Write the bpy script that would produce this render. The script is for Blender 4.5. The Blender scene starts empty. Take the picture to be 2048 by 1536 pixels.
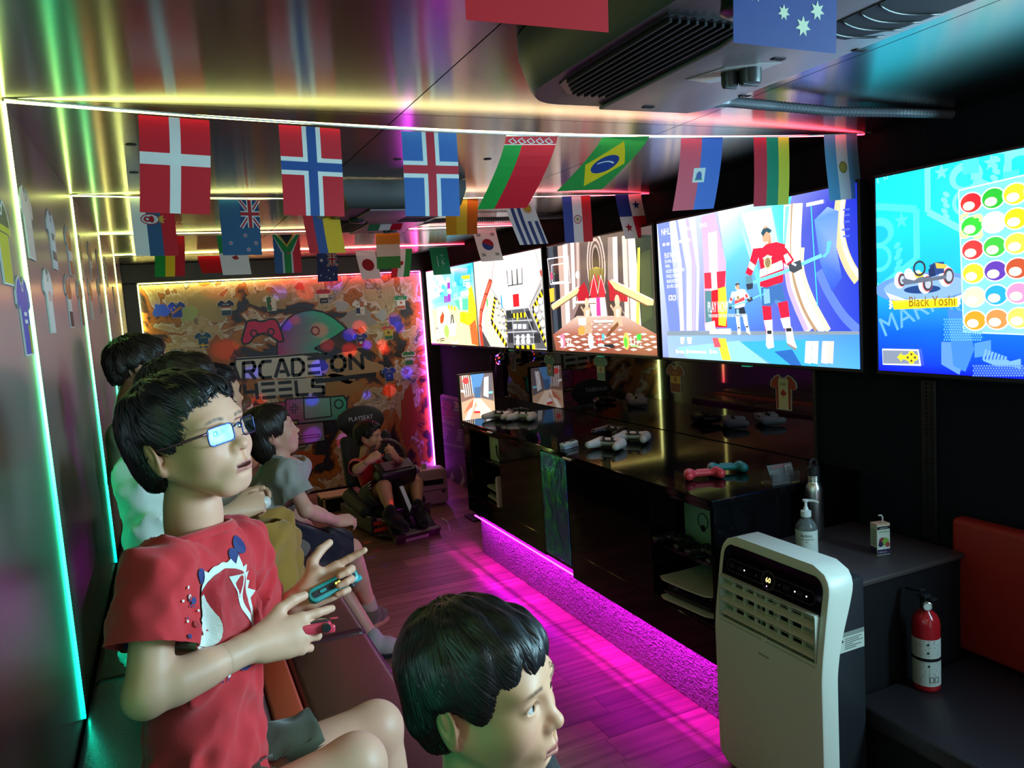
import bpy, bmesh, math, random
import numpy as np
from mathutils import Vector, Matrix
from mathutils.bvhtree import BVHTree
random.seed(7); np.random.seed(7)
SC = bpy.context.scene
COL = SC.collection
PI = math.pi
# ------------------------------------------------------------------ camera
CAMZ = 1.414
FPX = 1536.78
RM = ((0.90905341, -0.103141, 0.40371255), (-0.41136094, -0.06783627, 0.90894467), (-0.06636311, -0.99235083, -0.10409497))
cd = bpy.data.cameras.new('camera'); cam = bpy.data.objects.new('camera', cd); COL.objects.link(cam)
cd.sensor_width = 36.0; cd.lens = FPX / 2048 * 36.0; cd.clip_start = 0.02
cam.matrix_world = Matrix(((RM[0][0], -RM[0][1], -RM[0][2], 0), (RM[1][0], -RM[1][1], -RM[1][2], 0), (RM[2][0], -RM[2][1], -RM[2][2], CAMZ), (0, 0, 0, 1)))
SC.camera = cam
# ------------------------------------------------------------------ light and exposure
vs = SC.view_settings
vs.view_transform = 'Standard'; vs.look = 'None'; vs.gamma = 1.0; vs.use_curve_mapping = False
vs.exposure = 0.0
SC.cycles.max_bounces = 8; SC.cycles.glossy_bounces = 4; SC.cycles.diffuse_bounces = 3
SC.cycles.transparent_max_bounces = 16
SC.cycles.caustics_reflective = False; SC.cycles.caustics_refractive = False
SC.cycles.sample_clamp_indirect = 4.0
w = bpy.data.worlds.new('world'); SC.world = w; w.use_nodes = True
w.node_tree.nodes['Background'].inputs[0].default_value = (0.62, 0.72, 0.85, 1)
w.node_tree.nodes['Background'].inputs[1].default_value = 1.3          # soft fill entering by the added rear opening, out of view
def lamp(name, kind, loc, energy, color, size=0.1, aim=None, spot=None, blend=0.2, label=None, sy=None):
    l = bpy.data.lights.new(name, kind); l.energy = energy; l.color = color
    if kind == 'AREA':
        l.size = size
        if sy: l.shape = 'RECTANGLE'; l.size_y = sy
    else: l.shadow_soft_size = size
    if kind == 'SPOT': l.spot_size = spot; l.spot_blend = blend
    o = bpy.data.objects.new(name, l); COL.objects.link(o); o.location = loc
    if aim is not None:
        o.rotation_euler = (Vector(aim) - Vector(loc)).to_track_quat('-Z', 'Y').to_euler()
    return o
# unseen fill lamp added behind the camera to brighten the cabin
lamp('fill_lamp', 'POINT', (0.25, -0.35, 1.74), 4.2, (0.96, 1.0, 0.84), 0.08)

# ------------------------------------------------------------------ helpers
def lin(c):
    return tuple((x / 12.92 if x <= 0.04045 else ((x + 0.055) / 1.055) ** 2.4) for x in c)
def hx(s):
    s = s.lstrip('#'); return lin(tuple(int(s[i:i + 2], 16) / 255 for i in (0, 2, 4)))
def ray(px, py):
    a = (px - 1024, py - 768, FPX)
    return Vector([sum(RM[i][j] * a[j] for j in range(3)) for i in range(3)])
def at(px, py, ax, v):
    d = ray(px, py); c = Vector((0, 0, CAMZ)); t = (v - c[ax]) / d[ax]
    return c + d * t
MATS = {}
def mat(name, color=(0.5, 0.5, 0.5), rough=0.5, metal=0.0, spec=0.5, emit=None, estr=0.0, coat=0.0, alpha=None, trans=0.0, sheen=0.0, noise=None, bump=None, ior=None):
    """principled material; noise=(scale, amount) varies the colour, bump=(scale, strength) gives fine relief"""
    if name in MATS: return MATS[name]
    m = bpy.data.materials.new(name); m.use_nodes = True; nt = m.node_tree
    b = nt.nodes['Principled BSDF']
    b.inputs['Base Color'].default_value = (*color, 1); b.inputs['Roughness'].default_value = rough
    b.inputs['Metallic'].default_value = metal; b.inputs['Specular IOR Level'].default_value = spec
    b.inputs['Coat Weight'].default_value = coat; b.inputs['Transmission Weight'].default_value = trans
    b.inputs['Sheen Weight'].default_value = sheen
    if ior: b.inputs['IOR'].default_value = ior
    if alpha is not None: b.inputs['Alpha'].default_value = alpha
    if emit is not None:
        b.inputs['Emission Color'].default_value = (*emit, 1); b.inputs['Emission Strength'].default_value = estr
    if noise or bump:
        tc = nt.nodes.new('ShaderNodeTexCoord')
    if noise:
        n = nt.nodes.new('ShaderNodeTexNoise'); n.inputs['Scale'].default_value = noise[0]; n.inputs['Detail'].default_value = 4
        nt.links.new(tc.outputs['Object'], n.inputs['Vector'])
        mx = nt.nodes.new('ShaderNodeMix'); mx.data_type = 'RGBA'
        mx.inputs[6].default_value = tuple(c * (1 - noise[1]) for c in color) + (1,)
        mx.inputs[7].default_value = tuple(min(1, c * (1 + noise[1])) for c in color) + (1,)
        nt.links.new(n.outputs['Fac'], mx.inputs[0]); nt.links.new(mx.outputs[2], b.inputs['Base Color'])
    if bump:
        n2 = nt.nodes.new('ShaderNodeTexNoise'); n2.inputs['Scale'].default_value = bump[0]; n2.inputs['Detail'].default_value = 3
        nt.links.new(tc.outputs['Object'], n2.inputs['Vector'])
        bp = nt.nodes.new('ShaderNodeBump'); bp.inputs['Strength'].default_value = bump[1]; bp.inputs['Distance'].default_value = 0.002
        nt.links.new(n2.outputs['Fac'], bp.inputs['Height']); nt.links.new(bp.outputs['Normal'], b.inputs['Normal'])
    MATS[name] = m; return m
def attr_mat(name, rough=0.5, emis=0.0, spec=0.5, transl=0.0, coat=0.0, sss=0.0, sheen=0.0, bump=None, noise=None):
    """colour from the mesh's own flat print (attribute Col); emis>0: the print is a lit screen"""
    if name in MATS: return MATS[name]
    m = bpy.data.materials.new(name); m.use_nodes = True; nt = m.node_tree
    b = nt.nodes['Principled BSDF']; a = nt.nodes.new('ShaderNodeAttribute'); a.attribute_name = 'Col'
    src = a.outputs['Color']
    if noise:
        tc = nt.nodes.new('ShaderNodeTexCoord'); n = nt.nodes.new('ShaderNodeTexNoise'); n.inputs['Scale'].default_value = noise[0]; n.inputs['Detail'].default_value = 3
        nt.links.new(tc.outputs['Object'], n.inputs['Vector'])
        mr = nt.nodes.new('ShaderNodeMapRange'); mr.inputs[3].default_value = 1 - noise[1]; mr.inputs[4].default_value = 1 + noise[1]
        nt.links.new(n.outputs['Fac'], mr.inputs[0])
        vm = nt.nodes.new('ShaderNodeVectorMath'); vm.operation = 'SCALE'
        nt.links.new(src, vm.inputs[0]); nt.links.new(mr.outputs[0], vm.inputs['Scale']); src = vm.outputs[0]
    b.inputs['Roughness'].default_value = rough; b.inputs['Specular IOR Level'].default_value = spec; b.inputs['Coat Weight'].default_value = coat
    b.inputs['Sheen Weight'].default_value = sheen
    if emis > 0:
        nt.links.new(src, b.inputs['Emission Color']); b.inputs['Emission Strength'].default_value = emis
        b.inputs['Base Color'].default_value = (0.01, 0.01, 0.01, 1)
    else: nt.links.new(src, b.inputs['Base Color'])
    if sss > 0:
        b.inputs['Subsurface Weight'].default_value = sss; b.inputs['Subsurface Radius'].default_value = (0.012, 0.005, 0.003); b.inputs['Subsurface Scale'].default_value = 1.0
    if bump:
        tc = nt.nodes.new('ShaderNodeTexCoord'); n2 = nt.nodes.new('ShaderNodeTexNoise'); n2.inputs['Scale'].default_value = bump[0]; n2.inputs['Detail'].default_value = 3
        nt.links.new(tc.outputs['Object'], n2.inputs['Vector'])
        bp = nt.nodes.new('ShaderNodeBump'); bp.inputs['Strength'].default_value = bump[1]; bp.inputs['Distance'].default_value = 0.001
        nt.links.new(n2.outputs['Fac'], bp.inputs['Height']); nt.links.new(bp.outputs['Normal'], b.inputs['Normal'])
    if transl > 0:
        t = nt.nodes.new('ShaderNodeBsdfTranslucent'); nt.links.new(src, t.inputs['Color'])
        mx = nt.nodes.new('ShaderNodeMixShader'); mx.inputs[0].default_value = transl
        nt.links.new(b.outputs[0], mx.inputs[1]); nt.links.new(t.outputs[0], mx.inputs[2])
        nt.links.new(mx.outputs[0], nt.nodes['Material Output'].inputs['Surface'])
    MATS[name] = m; return m
def tag(o, label=None, cat=None, group=None, kind=None):
    if label: o['label'] = label
    if cat: o['category'] = cat
    if group: o['group'] = group
    if kind: o['kind'] = kind
    return o
def thing(name, label, cat, loc=(0, 0, 0), rotz=0.0, group=None):
    o = bpy.data.objects.new(name, None); COL.objects.link(o); o.empty_display_size = 0.05
    o.location = loc; o.rotation_euler = (0, 0, rotz); return tag(o, label, cat, group)
def link_mesh(name, me, parent=None, m=None):
    o = bpy.data.objects.new(name, me); COL.objects.link(o)
    if m is not None:
        for x in (m if isinstance(m, (list, tuple)) else [m]): me.materials.append(x)
    if parent is not None: o.parent = parent
    return o
def obj(name, bm, m=None, parent=None, smooth=False, ang=None, loc=None):
    me = bpy.data.meshes.new(name); bm.normal_update(); bm.to_mesh(me); bm.free()
    o = link_mesh(name, me, parent, m)
    if smooth or ang:
        me.polygons.foreach_set('use_smooth', [True] * len(me.polygons))
        if ang: me.set_sharp_from_angle(angle=math.radians(ang))
    if loc is not None: o.location = loc
    return o
def dup(root, loc=None, rotz=None, label=None, group=None):
    r = root.copy(); COL.objects.link(r)
    if loc is not None: r.location = loc
    if rotz is not None: r.rotation_euler = (0, 0, rotz)
    if label: r['label'] = label
    if group: r['group'] = group
    for ch in list(root.children):
        c = ch.copy(); COL.objects.link(c); c.parent = r
        for g in list(ch.children):
            d = g.copy(); COL.objects.link(d); d.parent = c
    return r
def BM(): return bmesh.new()
def box(bm, x0, y0, z0, x1, y1, z1, bev=0.0, seg=2, M=None, mi=0):
    r = bmesh.ops.create_cube(bm, size=1.0)
    vs_ = r['verts']
    for v in vs_:
        v.co = Vector((x0 + (v.co.x + .5) * (x1 - x0), y0 + (v.co.y + .5) * (y1 - y0), z0 + (v.co.z + .5) * (z1 - z0)))
    fs = list({f for v in vs_ for f in v.link_faces})
    for f in fs: f.material_index = mi
    if bev > 0:
        es = list({e for v in vs_ for e in v.link_edges})
        bev = min(bev, 0.49 * min(abs(x1 - x0), abs(y1 - y0), abs(z1 - z0)))
        r2 = bmesh.ops.bevel(bm, geom=es, offset=bev, segments=seg, profile=0.5, affect='EDGES', clamp_overlap=True)
        vs_ = list({v for f in r2['faces'] for v in f.verts} | {v for v in vs_ if v.is_valid})
        for f in r2['faces']: f.material_index = mi
    if M is not None:
        for v in vs_: v.co = M @ v.co
    return vs_
def frame_of(d):
    d = Vector(d).normalized(); u = d.orthogonal().normalized(); return u, d.cross(u), d
def tube(bm, pts, rad, n=10, cap=True, mi=0, flat=1.0):
    """a tube through points; rad is one radius or one per point"""
    pts = [Vector(p) for p in pts]; m_ = len(pts)
    rad = [rad] * m_ if isinstance(rad, (int, float)) else rad
    rings = []; u = None
    for i, p in enumerate(pts):
        d = (pts[min(i + 1, m_ - 1)] - pts[max(i - 1, 0)])
        if d.length < 1e-9: d = Vector((0, 0, 1))
        d.normalize()
        if u is None: u = d.orthogonal().normalized()
        else:
            u = (u - d * u.dot(d)); u = u.normalized() if u.length > 1e-6 else d.orthogonal().normalized()
        v_ = d.cross(u)
        rings.append([bm.verts.new(p + (u * math.cos(2 * PI * k / n) + v_ * flat * math.sin(2 * PI * k / n)) * rad[i]) for k in range(n)])
    for a, b in zip(rings, rings[1:]):
        for k in range(n):
            f = bm.faces.new((a[k], a[(k + 1) % n], b[(k + 1) % n], b[k])); f.material_index = mi
    if cap:
        bm.faces.new(rings[0][::-1]).material_index = mi; bm.faces.new(rings[-1]).material_index = mi
    return [v for r in rings for v in r]
def lathe(bm, prof, n=32, M=None, mi=0, caps=True):
    """profile [(r, z)] turned about z"""
    rings = []
    for r, z in prof:
        rings.append([bm.verts.new((r * math.cos(2 * PI * k / n), r * math.sin(2 * PI * k / n), z)) for k in range(n)])
    for a, b in zip(rings, rings[1:]):
        for k in range(n):
            bm.faces.new((a[k], a[(k + 1) % n], b[(k + 1) % n], b[k])).material_index = mi
    if caps:
        bm.faces.new(rings[0][::-1]).material_index = mi; bm.faces.new(rings[-1]).material_index = mi
    if M is not None:
        for r in rings:
            for v in r: v.co = M @ v.co
    return rings
def prism(bm, poly, z0, z1, M=None, mi=0, bev=0.0, seg=2):
    """2D polygon extruded from z0 to z1"""
    bot = [bm.verts.new((x, y, z0)) for x, y in poly]; top = [bm.verts.new((x, y, z1)) for x, y in poly]
    n = len(poly); fs = []
    fs.append(bm.faces.new(bot[::-1])); fs.append(bm.faces.new(top))
    for k in range(n): fs.append(bm.faces.new((bot[k], bot[(k + 1) % n], top[(k + 1) % n], top[k])))
    vs_ = bot + top
    for f in fs: f.material_index = mi
    bmesh.ops.recalc_face_normals(bm, faces=fs)
    if bev > 0:
        es = list({e for f in fs[:2] for e in f.edges})
        r2 = bmesh.ops.bevel(bm, geom=es, offset=bev, segments=seg, profile=0.5, affect='EDGES', clamp_overlap=True)
        vs_ = list({v for f in r2['faces'] for v in f.verts} | {v for v in vs_ if v.is_valid})
    if M is not None:
        for v in vs_: v.co = M @ v.co
    return vs_
def rrect(w, h, r, n=6, cx=0.0, cy=0.0):
    out = []
    for sx, sy, a0 in ((1, 1, 0), (-1, 1, 90), (-1, -1, 180), (1, -1, 270)):
        for k in range(n + 1):
            a = math.radians(a0 + 90 * k / n)
            out.append((cx + sx * (w / 2 - r) + r * math.cos(a), cy + sy * (h / 2 - r) + r * math.sin(a)))
    return out
def ellp(cx, cy, rx, ry=None, n=24, a0=0.0, a1=2 * PI, rot=0.0):
    ry = rx if ry is None else ry; full = abs(a1 - a0 - 2 * PI) < 1e-6
    m_ = n if full else n + 1; o = []
    for k in range(m_):
        a = a0 + (a1 - a0) * k / n; x, y = rx * math.cos(a), ry * math.sin(a)
        o.append((cx + x * math.cos(rot) - y * math.sin(rot), cy + x * math.sin(rot) + y * math.cos(rot)))
    return o
def star(cx, cy, r, n=5, k=0.4, rot=0.0):
    return [(cx + (r if i % 2 == 0 else r * k) * math.sin(rot + PI * i / n), cy + (r if i % 2 == 0 else r * k) * math.cos(rot + PI * i / n)) for i in range(2 * n)]
def axes_M(o, x, y, z):
    o, x, y, z = Vector(o), Vector(x), Vector(y), Vector(z)
    return Matrix(((x.x, y.x, z.x, o.x), (x.y, y.y, z.y, o.y), (x.z, y.z, z.z, o.z), (0, 0, 0, 1)))

# ------------------------------------------------------------------ flat print: layers of coloured polygons
FONT = {}
def text_polys(s, size=1.0, bold=False):
    """triangles of a line of text, left end and baseline at the origin, and its width"""
    key = (s, )
    if key not in FONT:
        cu = bpy.data.curves.new('lettering', 'FONT'); cu.body = s; cu.size = 1.0; cu.resolution_u = 2; cu.fill_mode = 'FRONT'
        o = bpy.data.objects.new('lettering', cu); COL.objects.link(o)
        dg = bpy.context.evaluated_depsgraph_get(); me = o.evaluated_get(dg).to_mesh()
        me.calc_loop_triangles()
        tri = [[(me.vertices[i].co.x, me.vertices[i].co.y) for i in t.vertices] for t in me.loop_triangles]
        wd = max([p[0] for t in tri for p in t] or [0])
        o.to_mesh_clear(); bpy.data.objects.remove(o); bpy.data.curves.remove(cu)
        FONT[key] = (tri, wd)
    tri, wd = FONT[key]
    return [[(x * size, y * size) for x, y in t] for t in tri], wd * size
class Art:
    def __init__(s): s.L = []          # (layer, points, colours per point)
    def poly(s, pts, col, lay=None, cols=None):
        s.L.append((len(s.L) if lay is None else lay, [tuple(p) for p in pts], cols if cols else [col] * len(pts))); return s
    def rect(s, x0, y0, x1, y1, col, lay=None, top=None, right=None):
        c = [col, right or col, (top or right or col), top or col]
        return s.poly([(x0, y0), (x1, y0), (x1, y1), (x0, y1)], col, lay, c)
    def ell(s, cx, cy, rx, ry=None, col=(1, 1, 1), lay=None, n=20, rot=0.0): return s.poly(ellp(cx, cy, rx, ry, n, rot=rot), col, lay)
    def line(s, pts, wd, col, lay=None):
        lay = len(s.L) if lay is None else lay
        for (x0, y0), (x1, y1) in zip(pts, pts[1:]):
            dx, dy = x1 - x0, y1 - y0; l = math.hypot(dx, dy) or 1; nx, ny = -dy / l * wd / 2, dx / l * wd / 2
            s.L.append((lay, [(x0 + nx, y0 + ny), (x0 - nx, y0 - ny), (x1 - nx, y1 - ny), (x1 + nx, y1 + ny)], [col] * 4))
        return s
    def ring(s, cx, cy, rx, ry, wd, col, lay=None, n=24, a0=0.0, a1=2 * PI):
        lay = len(s.L) if lay is None else lay
        for k in range(n):
            a, b = a0 + (a1 - a0) * k / n, a0 + (a1 - a0) * (k + 1) / n; q = wd / 2
            s.L.append((lay, [(cx + (rx - q) * math.cos(a), cy + (ry - q) * math.sin(a)), (cx + (rx + q) * math.cos(a), cy + (ry + q) * math.sin(a)),
                              (cx + (rx + q) * math.cos(b), cy + (ry + q) * math.sin(b)), (cx + (rx - q) * math.cos(b), cy + (ry - q) * math.sin(b))], [col] * 4))
        return s
    def text(s, t, x, y, size, col, lay=None, align='l', sx=1.0, rot=0.0, maxw=None):
        tri, wd = text_polys(t, size); lay = len(s.L) if lay is None else lay
        if maxw: sx = maxw / max(wd, 1e-6)
        ox = {'l': 0, 'c': -wd * sx / 2, 'r': -wd * sx}[align]; c_, s_ = math.cos(rot), math.sin(rot)
        for T in tri:
            q = [(x + (ox + px * sx) * c_ - py * s_, y + (ox + px * sx) * s_ + py * c_) for px, py in T]
            s.L.append((lay, q, [col] * 3))
        return s
    def mesh(s, name, M, dz=0.0002, both=False, bend=None, cuts=0, vr=None, order=True):
        """M maps (u, v, layer height) to space; bend maps each point once more"""
        co, fa, cl = [], [], []
        layers = sorted(set(l for l, _, _ in s.L)); rank = {l: i for i, l in enumerate(layers)}
        for l, pts, cols in s.L:
            n = len(pts)
            if n == 3 or (n == 4): tris = [tuple(range(n))]
            else: tris = None
            if n == 4:      # keep convex quads, split others
                ok = True; sg = 0
                for k in range(4):
                    (ax, ay), (bx, by), (cx, cy) = pts[k], pts[(k + 1) % 4], pts[(k + 2) % 4]
                    z = (bx - ax) * (cy - by) - (by - ay) * (cx - bx)
                    if sg == 0 and abs(z) > 1e-14: sg = 1 if z > 0 else -1
                    elif z * sg < -1e-14: ok = False
                if not ok: tris = None
            if tris is None:
                from mathutils.geometry import tessellate_polygon
                tris = tessellate_polygon([[Vector((x, y, 0)) for x, y in pts]])
            hs = [rank[l] * dz] + ([-rank[l] * dz] if both and rank[l] > 0 else [])
            for h in hs:
                for t in tris:
                    q = [pts[i] for i in t]; c = [cols[i] for i in t]
                    ar = sum(q[i][0] * q[(i + 1) % len(q)][1] - q[(i + 1) % len(q)][0] * q[i][1] for i in range(len(q)))
                    if (ar < 0) != (h < 0): q, c = q[::-1], c[::-1]
                    b = len(co); co += [(x, y, h) for x, y in q]; fa.append(tuple(range(b, b + len(q)))); cl += c
        if cuts:
            bm = BM(); lay = bm.loops.layers.float_color.new('Col')
            k = 0
            for f in fa:
                F = bm.faces.new([bm.verts.new(co[i]) for i in f])
                for lp, i in zip(F.loops, f): lp[lay] = (*cl[i], 1)
            for j in range(1, cuts):
                v = vr[0] + (vr[1] - vr[0]) * j / cuts
                bmesh.ops.bisect_plane(bm, geom=bm.verts[:] + bm.edges[:] + bm.faces[:], plane_co=(0, v, 0), plane_no=(0, 1, 0))
            for v in bm.verts:
                p = v.co
                if bend: p = bend(p)
                v.co = M @ Vector(p)
            me = bpy.data.meshes.new(name); bm.to_mesh(me); bm.free(); return me
        me = bpy.data.meshes.new(name)
        V = [M @ Vector(bend(Vector(p)) if bend else p) for p in co]
        me.from_pydata(V, [], fa)
        a = me.color_attributes.new('Col', 'FLOAT_COLOR', 'CORNER')
        a.data.foreach_set('color', np.array([(*c, 1.0) for c in cl], dtype=np.float32).ravel())
        me.update(); return me
# ------------------------------------------------------------------ the room shell
XL, XR, YB, ZC = -0.242, 2.10, 6.30, 1.875
YREAR = -1.7
def brushed(name, base, rough, aniso, lines):
    m = bpy.data.materials.new(name); m.use_nodes = True; nt = m.node_tree; b = nt.nodes['Principled BSDF']
    b.inputs['Base Color'].default_value = (*base, 1); b.inputs['Metallic'].default_value = 1.0
    b.inputs['Roughness'].default_value = rough; b.inputs['Anisotropic'].default_value = aniso
    t = nt.nodes.new('ShaderNodeTangent'); t.direction_type = 'UV_MAP'; t.uv_map = 'UVMap'
    nt.links.new(t.outputs[0], b.inputs['Tangent'])
    tc = nt.nodes.new('ShaderNodeTexCoord'); mp = nt.nodes.new('ShaderNodeMapping'); mp.inputs['Scale'].default_value = lines
    n = nt.nodes.new('ShaderNodeTexNoise'); n.inputs['Scale'].default_value = 1.0; n.inputs['Detail'].default_value = 5
    nt.links.new(tc.outputs['Object'], mp.inputs[0]); nt.links.new(mp.outputs[0], n.inputs['Vector'])
    r = nt.nodes.new('ShaderNodeMapRange'); r.inputs[3].default_value = rough - .02; r.inputs[4].default_value = rough + .02
    nt.links.new(n.outputs['Fac'], r.inputs[0]); nt.links.new(r.outputs[0], b.inputs['Roughness'])
    mx = nt.nodes.new('ShaderNodeMix'); mx.data_type = 'RGBA'
    mx.inputs[6].default_value = tuple(c * .96 for c in base) + (1,); mx.inputs[7].default_value = tuple(c * 1.04 for c in base) + (1,)
    nt.links.new(n.outputs['Fac'], mx.inputs[0]); nt.links.new(mx.outputs[2], b.inputs['Base Color'])
    return m
M_CEIL = brushed('brushed_ceiling_sheet', (.36, .325, .32), .20, .85, (6, 420, 6))
M_WALL = brushed('brushed_wall_sheet', (.32, .275, .26), .31, .8, (420, 420, 5))
M_BLACK = mat('black_paint', (.008, .008, .010), .6, spec=.2)
M_BLACKG = mat('black_gloss', (.004, .004, .005), .06, spec=.22)
M_DARK = mat('dark_vinyl', (.018, .018, .024), .5, bump=(260, .4))
M_FABRIC = mat('navy_black_wall_carpet', (.008, .011, .020), .85, spec=.2, bump=(500, .6))
M_PLASTIC = mat('black_plastic', (.015, .015, .017), .38)
M_WHITE = mat('white_plastic', (.78, .78, .76), .35)
M_STEEL = mat('brushed_steel', (.62, .60, .57), .28, 1.0)
def uv_y(o):
    me = o.data; uv = me.uv_layers.new(name='UVMap')
    for l in me.loops:
        c = me.vertices[l.vertex_index].co; uv.data[l.index].uv = (c.y, c.x + c.z)
    return o
def struct(name, bm, m, parent=None, **k):
    o = obj(name, bm, m, parent, **k)
    if parent is None: o['kind'] = 'structure'
    return o
def holder(name):
    o = bpy.data.objects.new(name, None); COL.objects.link(o); o['kind'] = 'structure'; return o
SY = [-1.76, -.57, .62, 1.81, 3.0, 4.18, 5.38]        # where the light strips run round the room
# ceiling: brushed sheets, joined along the room at x = .56
ceil = holder('ceiling')
for (x0, x1) in ((XL, .557), (.560, 1.36), (1.363, XR + .02)):
    for (y0, y1) in ((YREAR, 1.80), (1.803, 4.19), (4.193, YB)):
        b = BM(); box(b, x0, y0, ZC, x1, y1, ZC + .012); uv_y(obj('ceiling_panel', b, M_CEIL, ceil))
b = BM(); box(b, XL - .05, YREAR - .05, ZC + .012, XR + .1, YB + .1, ZC + .05); obj('roof_backing', b, M_BLACK, ceil)
for (px, py) in ((262, 289), (795, 318), (975, 318), (268, 345)):
    p = at(px, py, 2, ZC); b = BM(); lathe(b, [(.001, -.002), (.012, -.002), (.014, 0)], 14, Matrix.Translation(p)); obj('rivet', b, M_DARK, ceil, smooth=True)
# left wall: sheets between the vertical strips
wl = holder('wall_left')
ys = [YREAR] + SY[1:] + [YB]
for y0, y1 in zip(ys, ys[1:]):
    b = BM(); box(b, XL - .012, y0 + .001, .0, XL, y1 - .001, ZC); uv_y(obj('wall_panel', b, M_WALL, wl))
b = BM(); box(b, XL - .05, YREAR, 0, XL - .012, YB + .1, ZC); obj('wall_backing', b, M_BLACK, wl)
# right wall
wr = holder('wall_right')
for y0, y1 in ((YREAR, .48), (.482, 1.60), (1.602, 2.07), (2.072, YB)):
    b = BM(); box(b, XR, y0, 0, XR + .05, y1, ZC); obj('wall_panel', b, M_FABRIC, wr)
# ribbed cable trim on the right wall
tr = holder('trim_1')
b = BM(); box(b, XR - .012, 1.575, .30, XR, 1.625, 1.10, .003); obj('trim_strip', b, M_PLASTIC, tr)
b = BM()
for k in range(62):
    z = .31 + k * .0127; box(b, XR - .017, 1.588, z, XR - .011, 1.598, z + .006); box(b, XR - .017, 1.604, z, XR - .011, 1.614, z + .006)
tag(obj('trim_rib', b, M_PLASTIC, tr), kind='stuff')
# back wall with the dark timber border round the mural
b = BM(); box(b, XL - .05, YB, 0, XR + .05, YB + .06, ZC); struct('wall_back', b, M_BLACK)
M_WOODB = mat('dark_stained_wood', (.045, .032, .028), .45, noise=(14, .4), bump=(60, .2))
b = BM(); box(b, XL, 6.20, 1.737, XR, YB, ZC - .002, .004); struct('trim_2', b, M_WOODB)
b = BM(); box(b, XL, 6.20, 0, -.148, YB, 1.735, .004); struct('trim_3', b, M_WOODB)
b = BM(); box(b, 1.991, 6.20, 0, XR, YB, 1.735, .004); struct('trim_4', b, M_WOODB)
# unseen rear end; its doorway is an added opening that lets fill light in
b = BM(); box(b, XL, YREAR - .05, 0, .35, YREAR, ZC); box(b, 1.45, YREAR - .05, 0, XR, YREAR, ZC); box(b, .35, YREAR - .05, 1.72, 1.45, YREAR, ZC); struct('wall_rear', b, M_FABRIC)
# floor planks laid across the room
m = bpy.data.materials.new('plank_wood'); m.use_nodes = True; nt = m.node_tree; bs = nt.nodes['Principled BSDF']
oi = nt.nodes.new('ShaderNodeObjectInfo'); tc = nt.nodes.new('ShaderNodeTexCoord'); mp = nt.nodes.new('ShaderNodeMapping'); mp.inputs['Scale'].default_value = (1.6, 26, 4)
ad = nt.nodes.new('ShaderNodeVectorMath'); ad.operation = 'ADD'; nz = nt.nodes.new('ShaderNodeTexNoise'); nz.inputs['Scale'].default_value = 1.6; nz.inputs['Detail'].default_value = 6
sc_ = nt.nodes.new('ShaderNodeVectorMath'); sc_.operation = 'SCALE'; sc_.inputs['Scale'].default_value = 37.0
nt.links.new(tc.outputs['Object'], mp.inputs[0]); nt.links.new(mp.outputs[0], ad.inputs[0]); nt.links.new(oi.outputs['Random'], sc_.inputs[0]); nt.links.new(sc_.outputs[0], ad.inputs[1]); nt.links.new(ad.outputs[0], nz.inputs['Vector'])
cr = nt.nodes.new('ShaderNodeValToRGB'); e = cr.color_ramp.elements; e[0].position = .3; e[0].color = (.12, .052, .040, 1); e[1].position = .72; e[1].color = (.36, .175, .13, 1)
nt.links.new(nz.outputs['Fac'], cr.inputs[0])
hs = nt.nodes.new('ShaderNodeHueSaturation'); mr = nt.nodes.new('ShaderNodeMapRange'); mr.inputs[3].default_value = .62; mr.inputs[4].default_value = 1.4
nt.links.new(oi.outputs['Random'], mr.inputs[0]); nt.links.new(mr.outputs[0], hs.inputs['Value']); nt.links.new(cr.outputs[0], hs.inputs['Color']); nt.links.new(hs.outputs[0], bs.inputs['Base Color'])
bs.inputs['Roughness'].default_value = .42
M_PLANK = m
fl = holder('floor')
b = BM(); box(b, XL - .05, YREAR, -.05, XR + .05, YB + .06, -.008); obj('subfloor', b, M_BLACK, fl)
PW = .125; rnd = random.Random(3); cache = {}
y = .55; row = 0
while y < YB:
    x = XL - rnd.uniform(0, .8)
    while x < XR:
        L = rnd.choice((.55, .75, .95))
        x0, x1 = max(x, .0 if y < 4.2 else XL), min(x + L, XR)
        if x1 - x0 > .03 and not (x0 > 1.6 and y < 4.0):
            w_ = round(min(PW, YB - y), 3); k = (round(x1 - x0, 2), w_)
            if k not in cache:
                bb = BM(); box(bb, 0, 0, -.008, x1 - x0 - .0015, w_ - .0015, 0); cache[k] = obj('plank', bb, M_PLANK, fl); o = cache[k]
            else:
                o = cache[k].copy(); COL.objects.link(o); o.scale = (1, 1, 1)
            o.location = (x0, y, rnd.uniform(-.0006, 0))
        x += L
    y += PW; row += 1
b = BM(); box(b, XL, YREAR, -.008, XR, .549, 0); obj('door_mat_area', b, M_DARK, fl)

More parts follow.
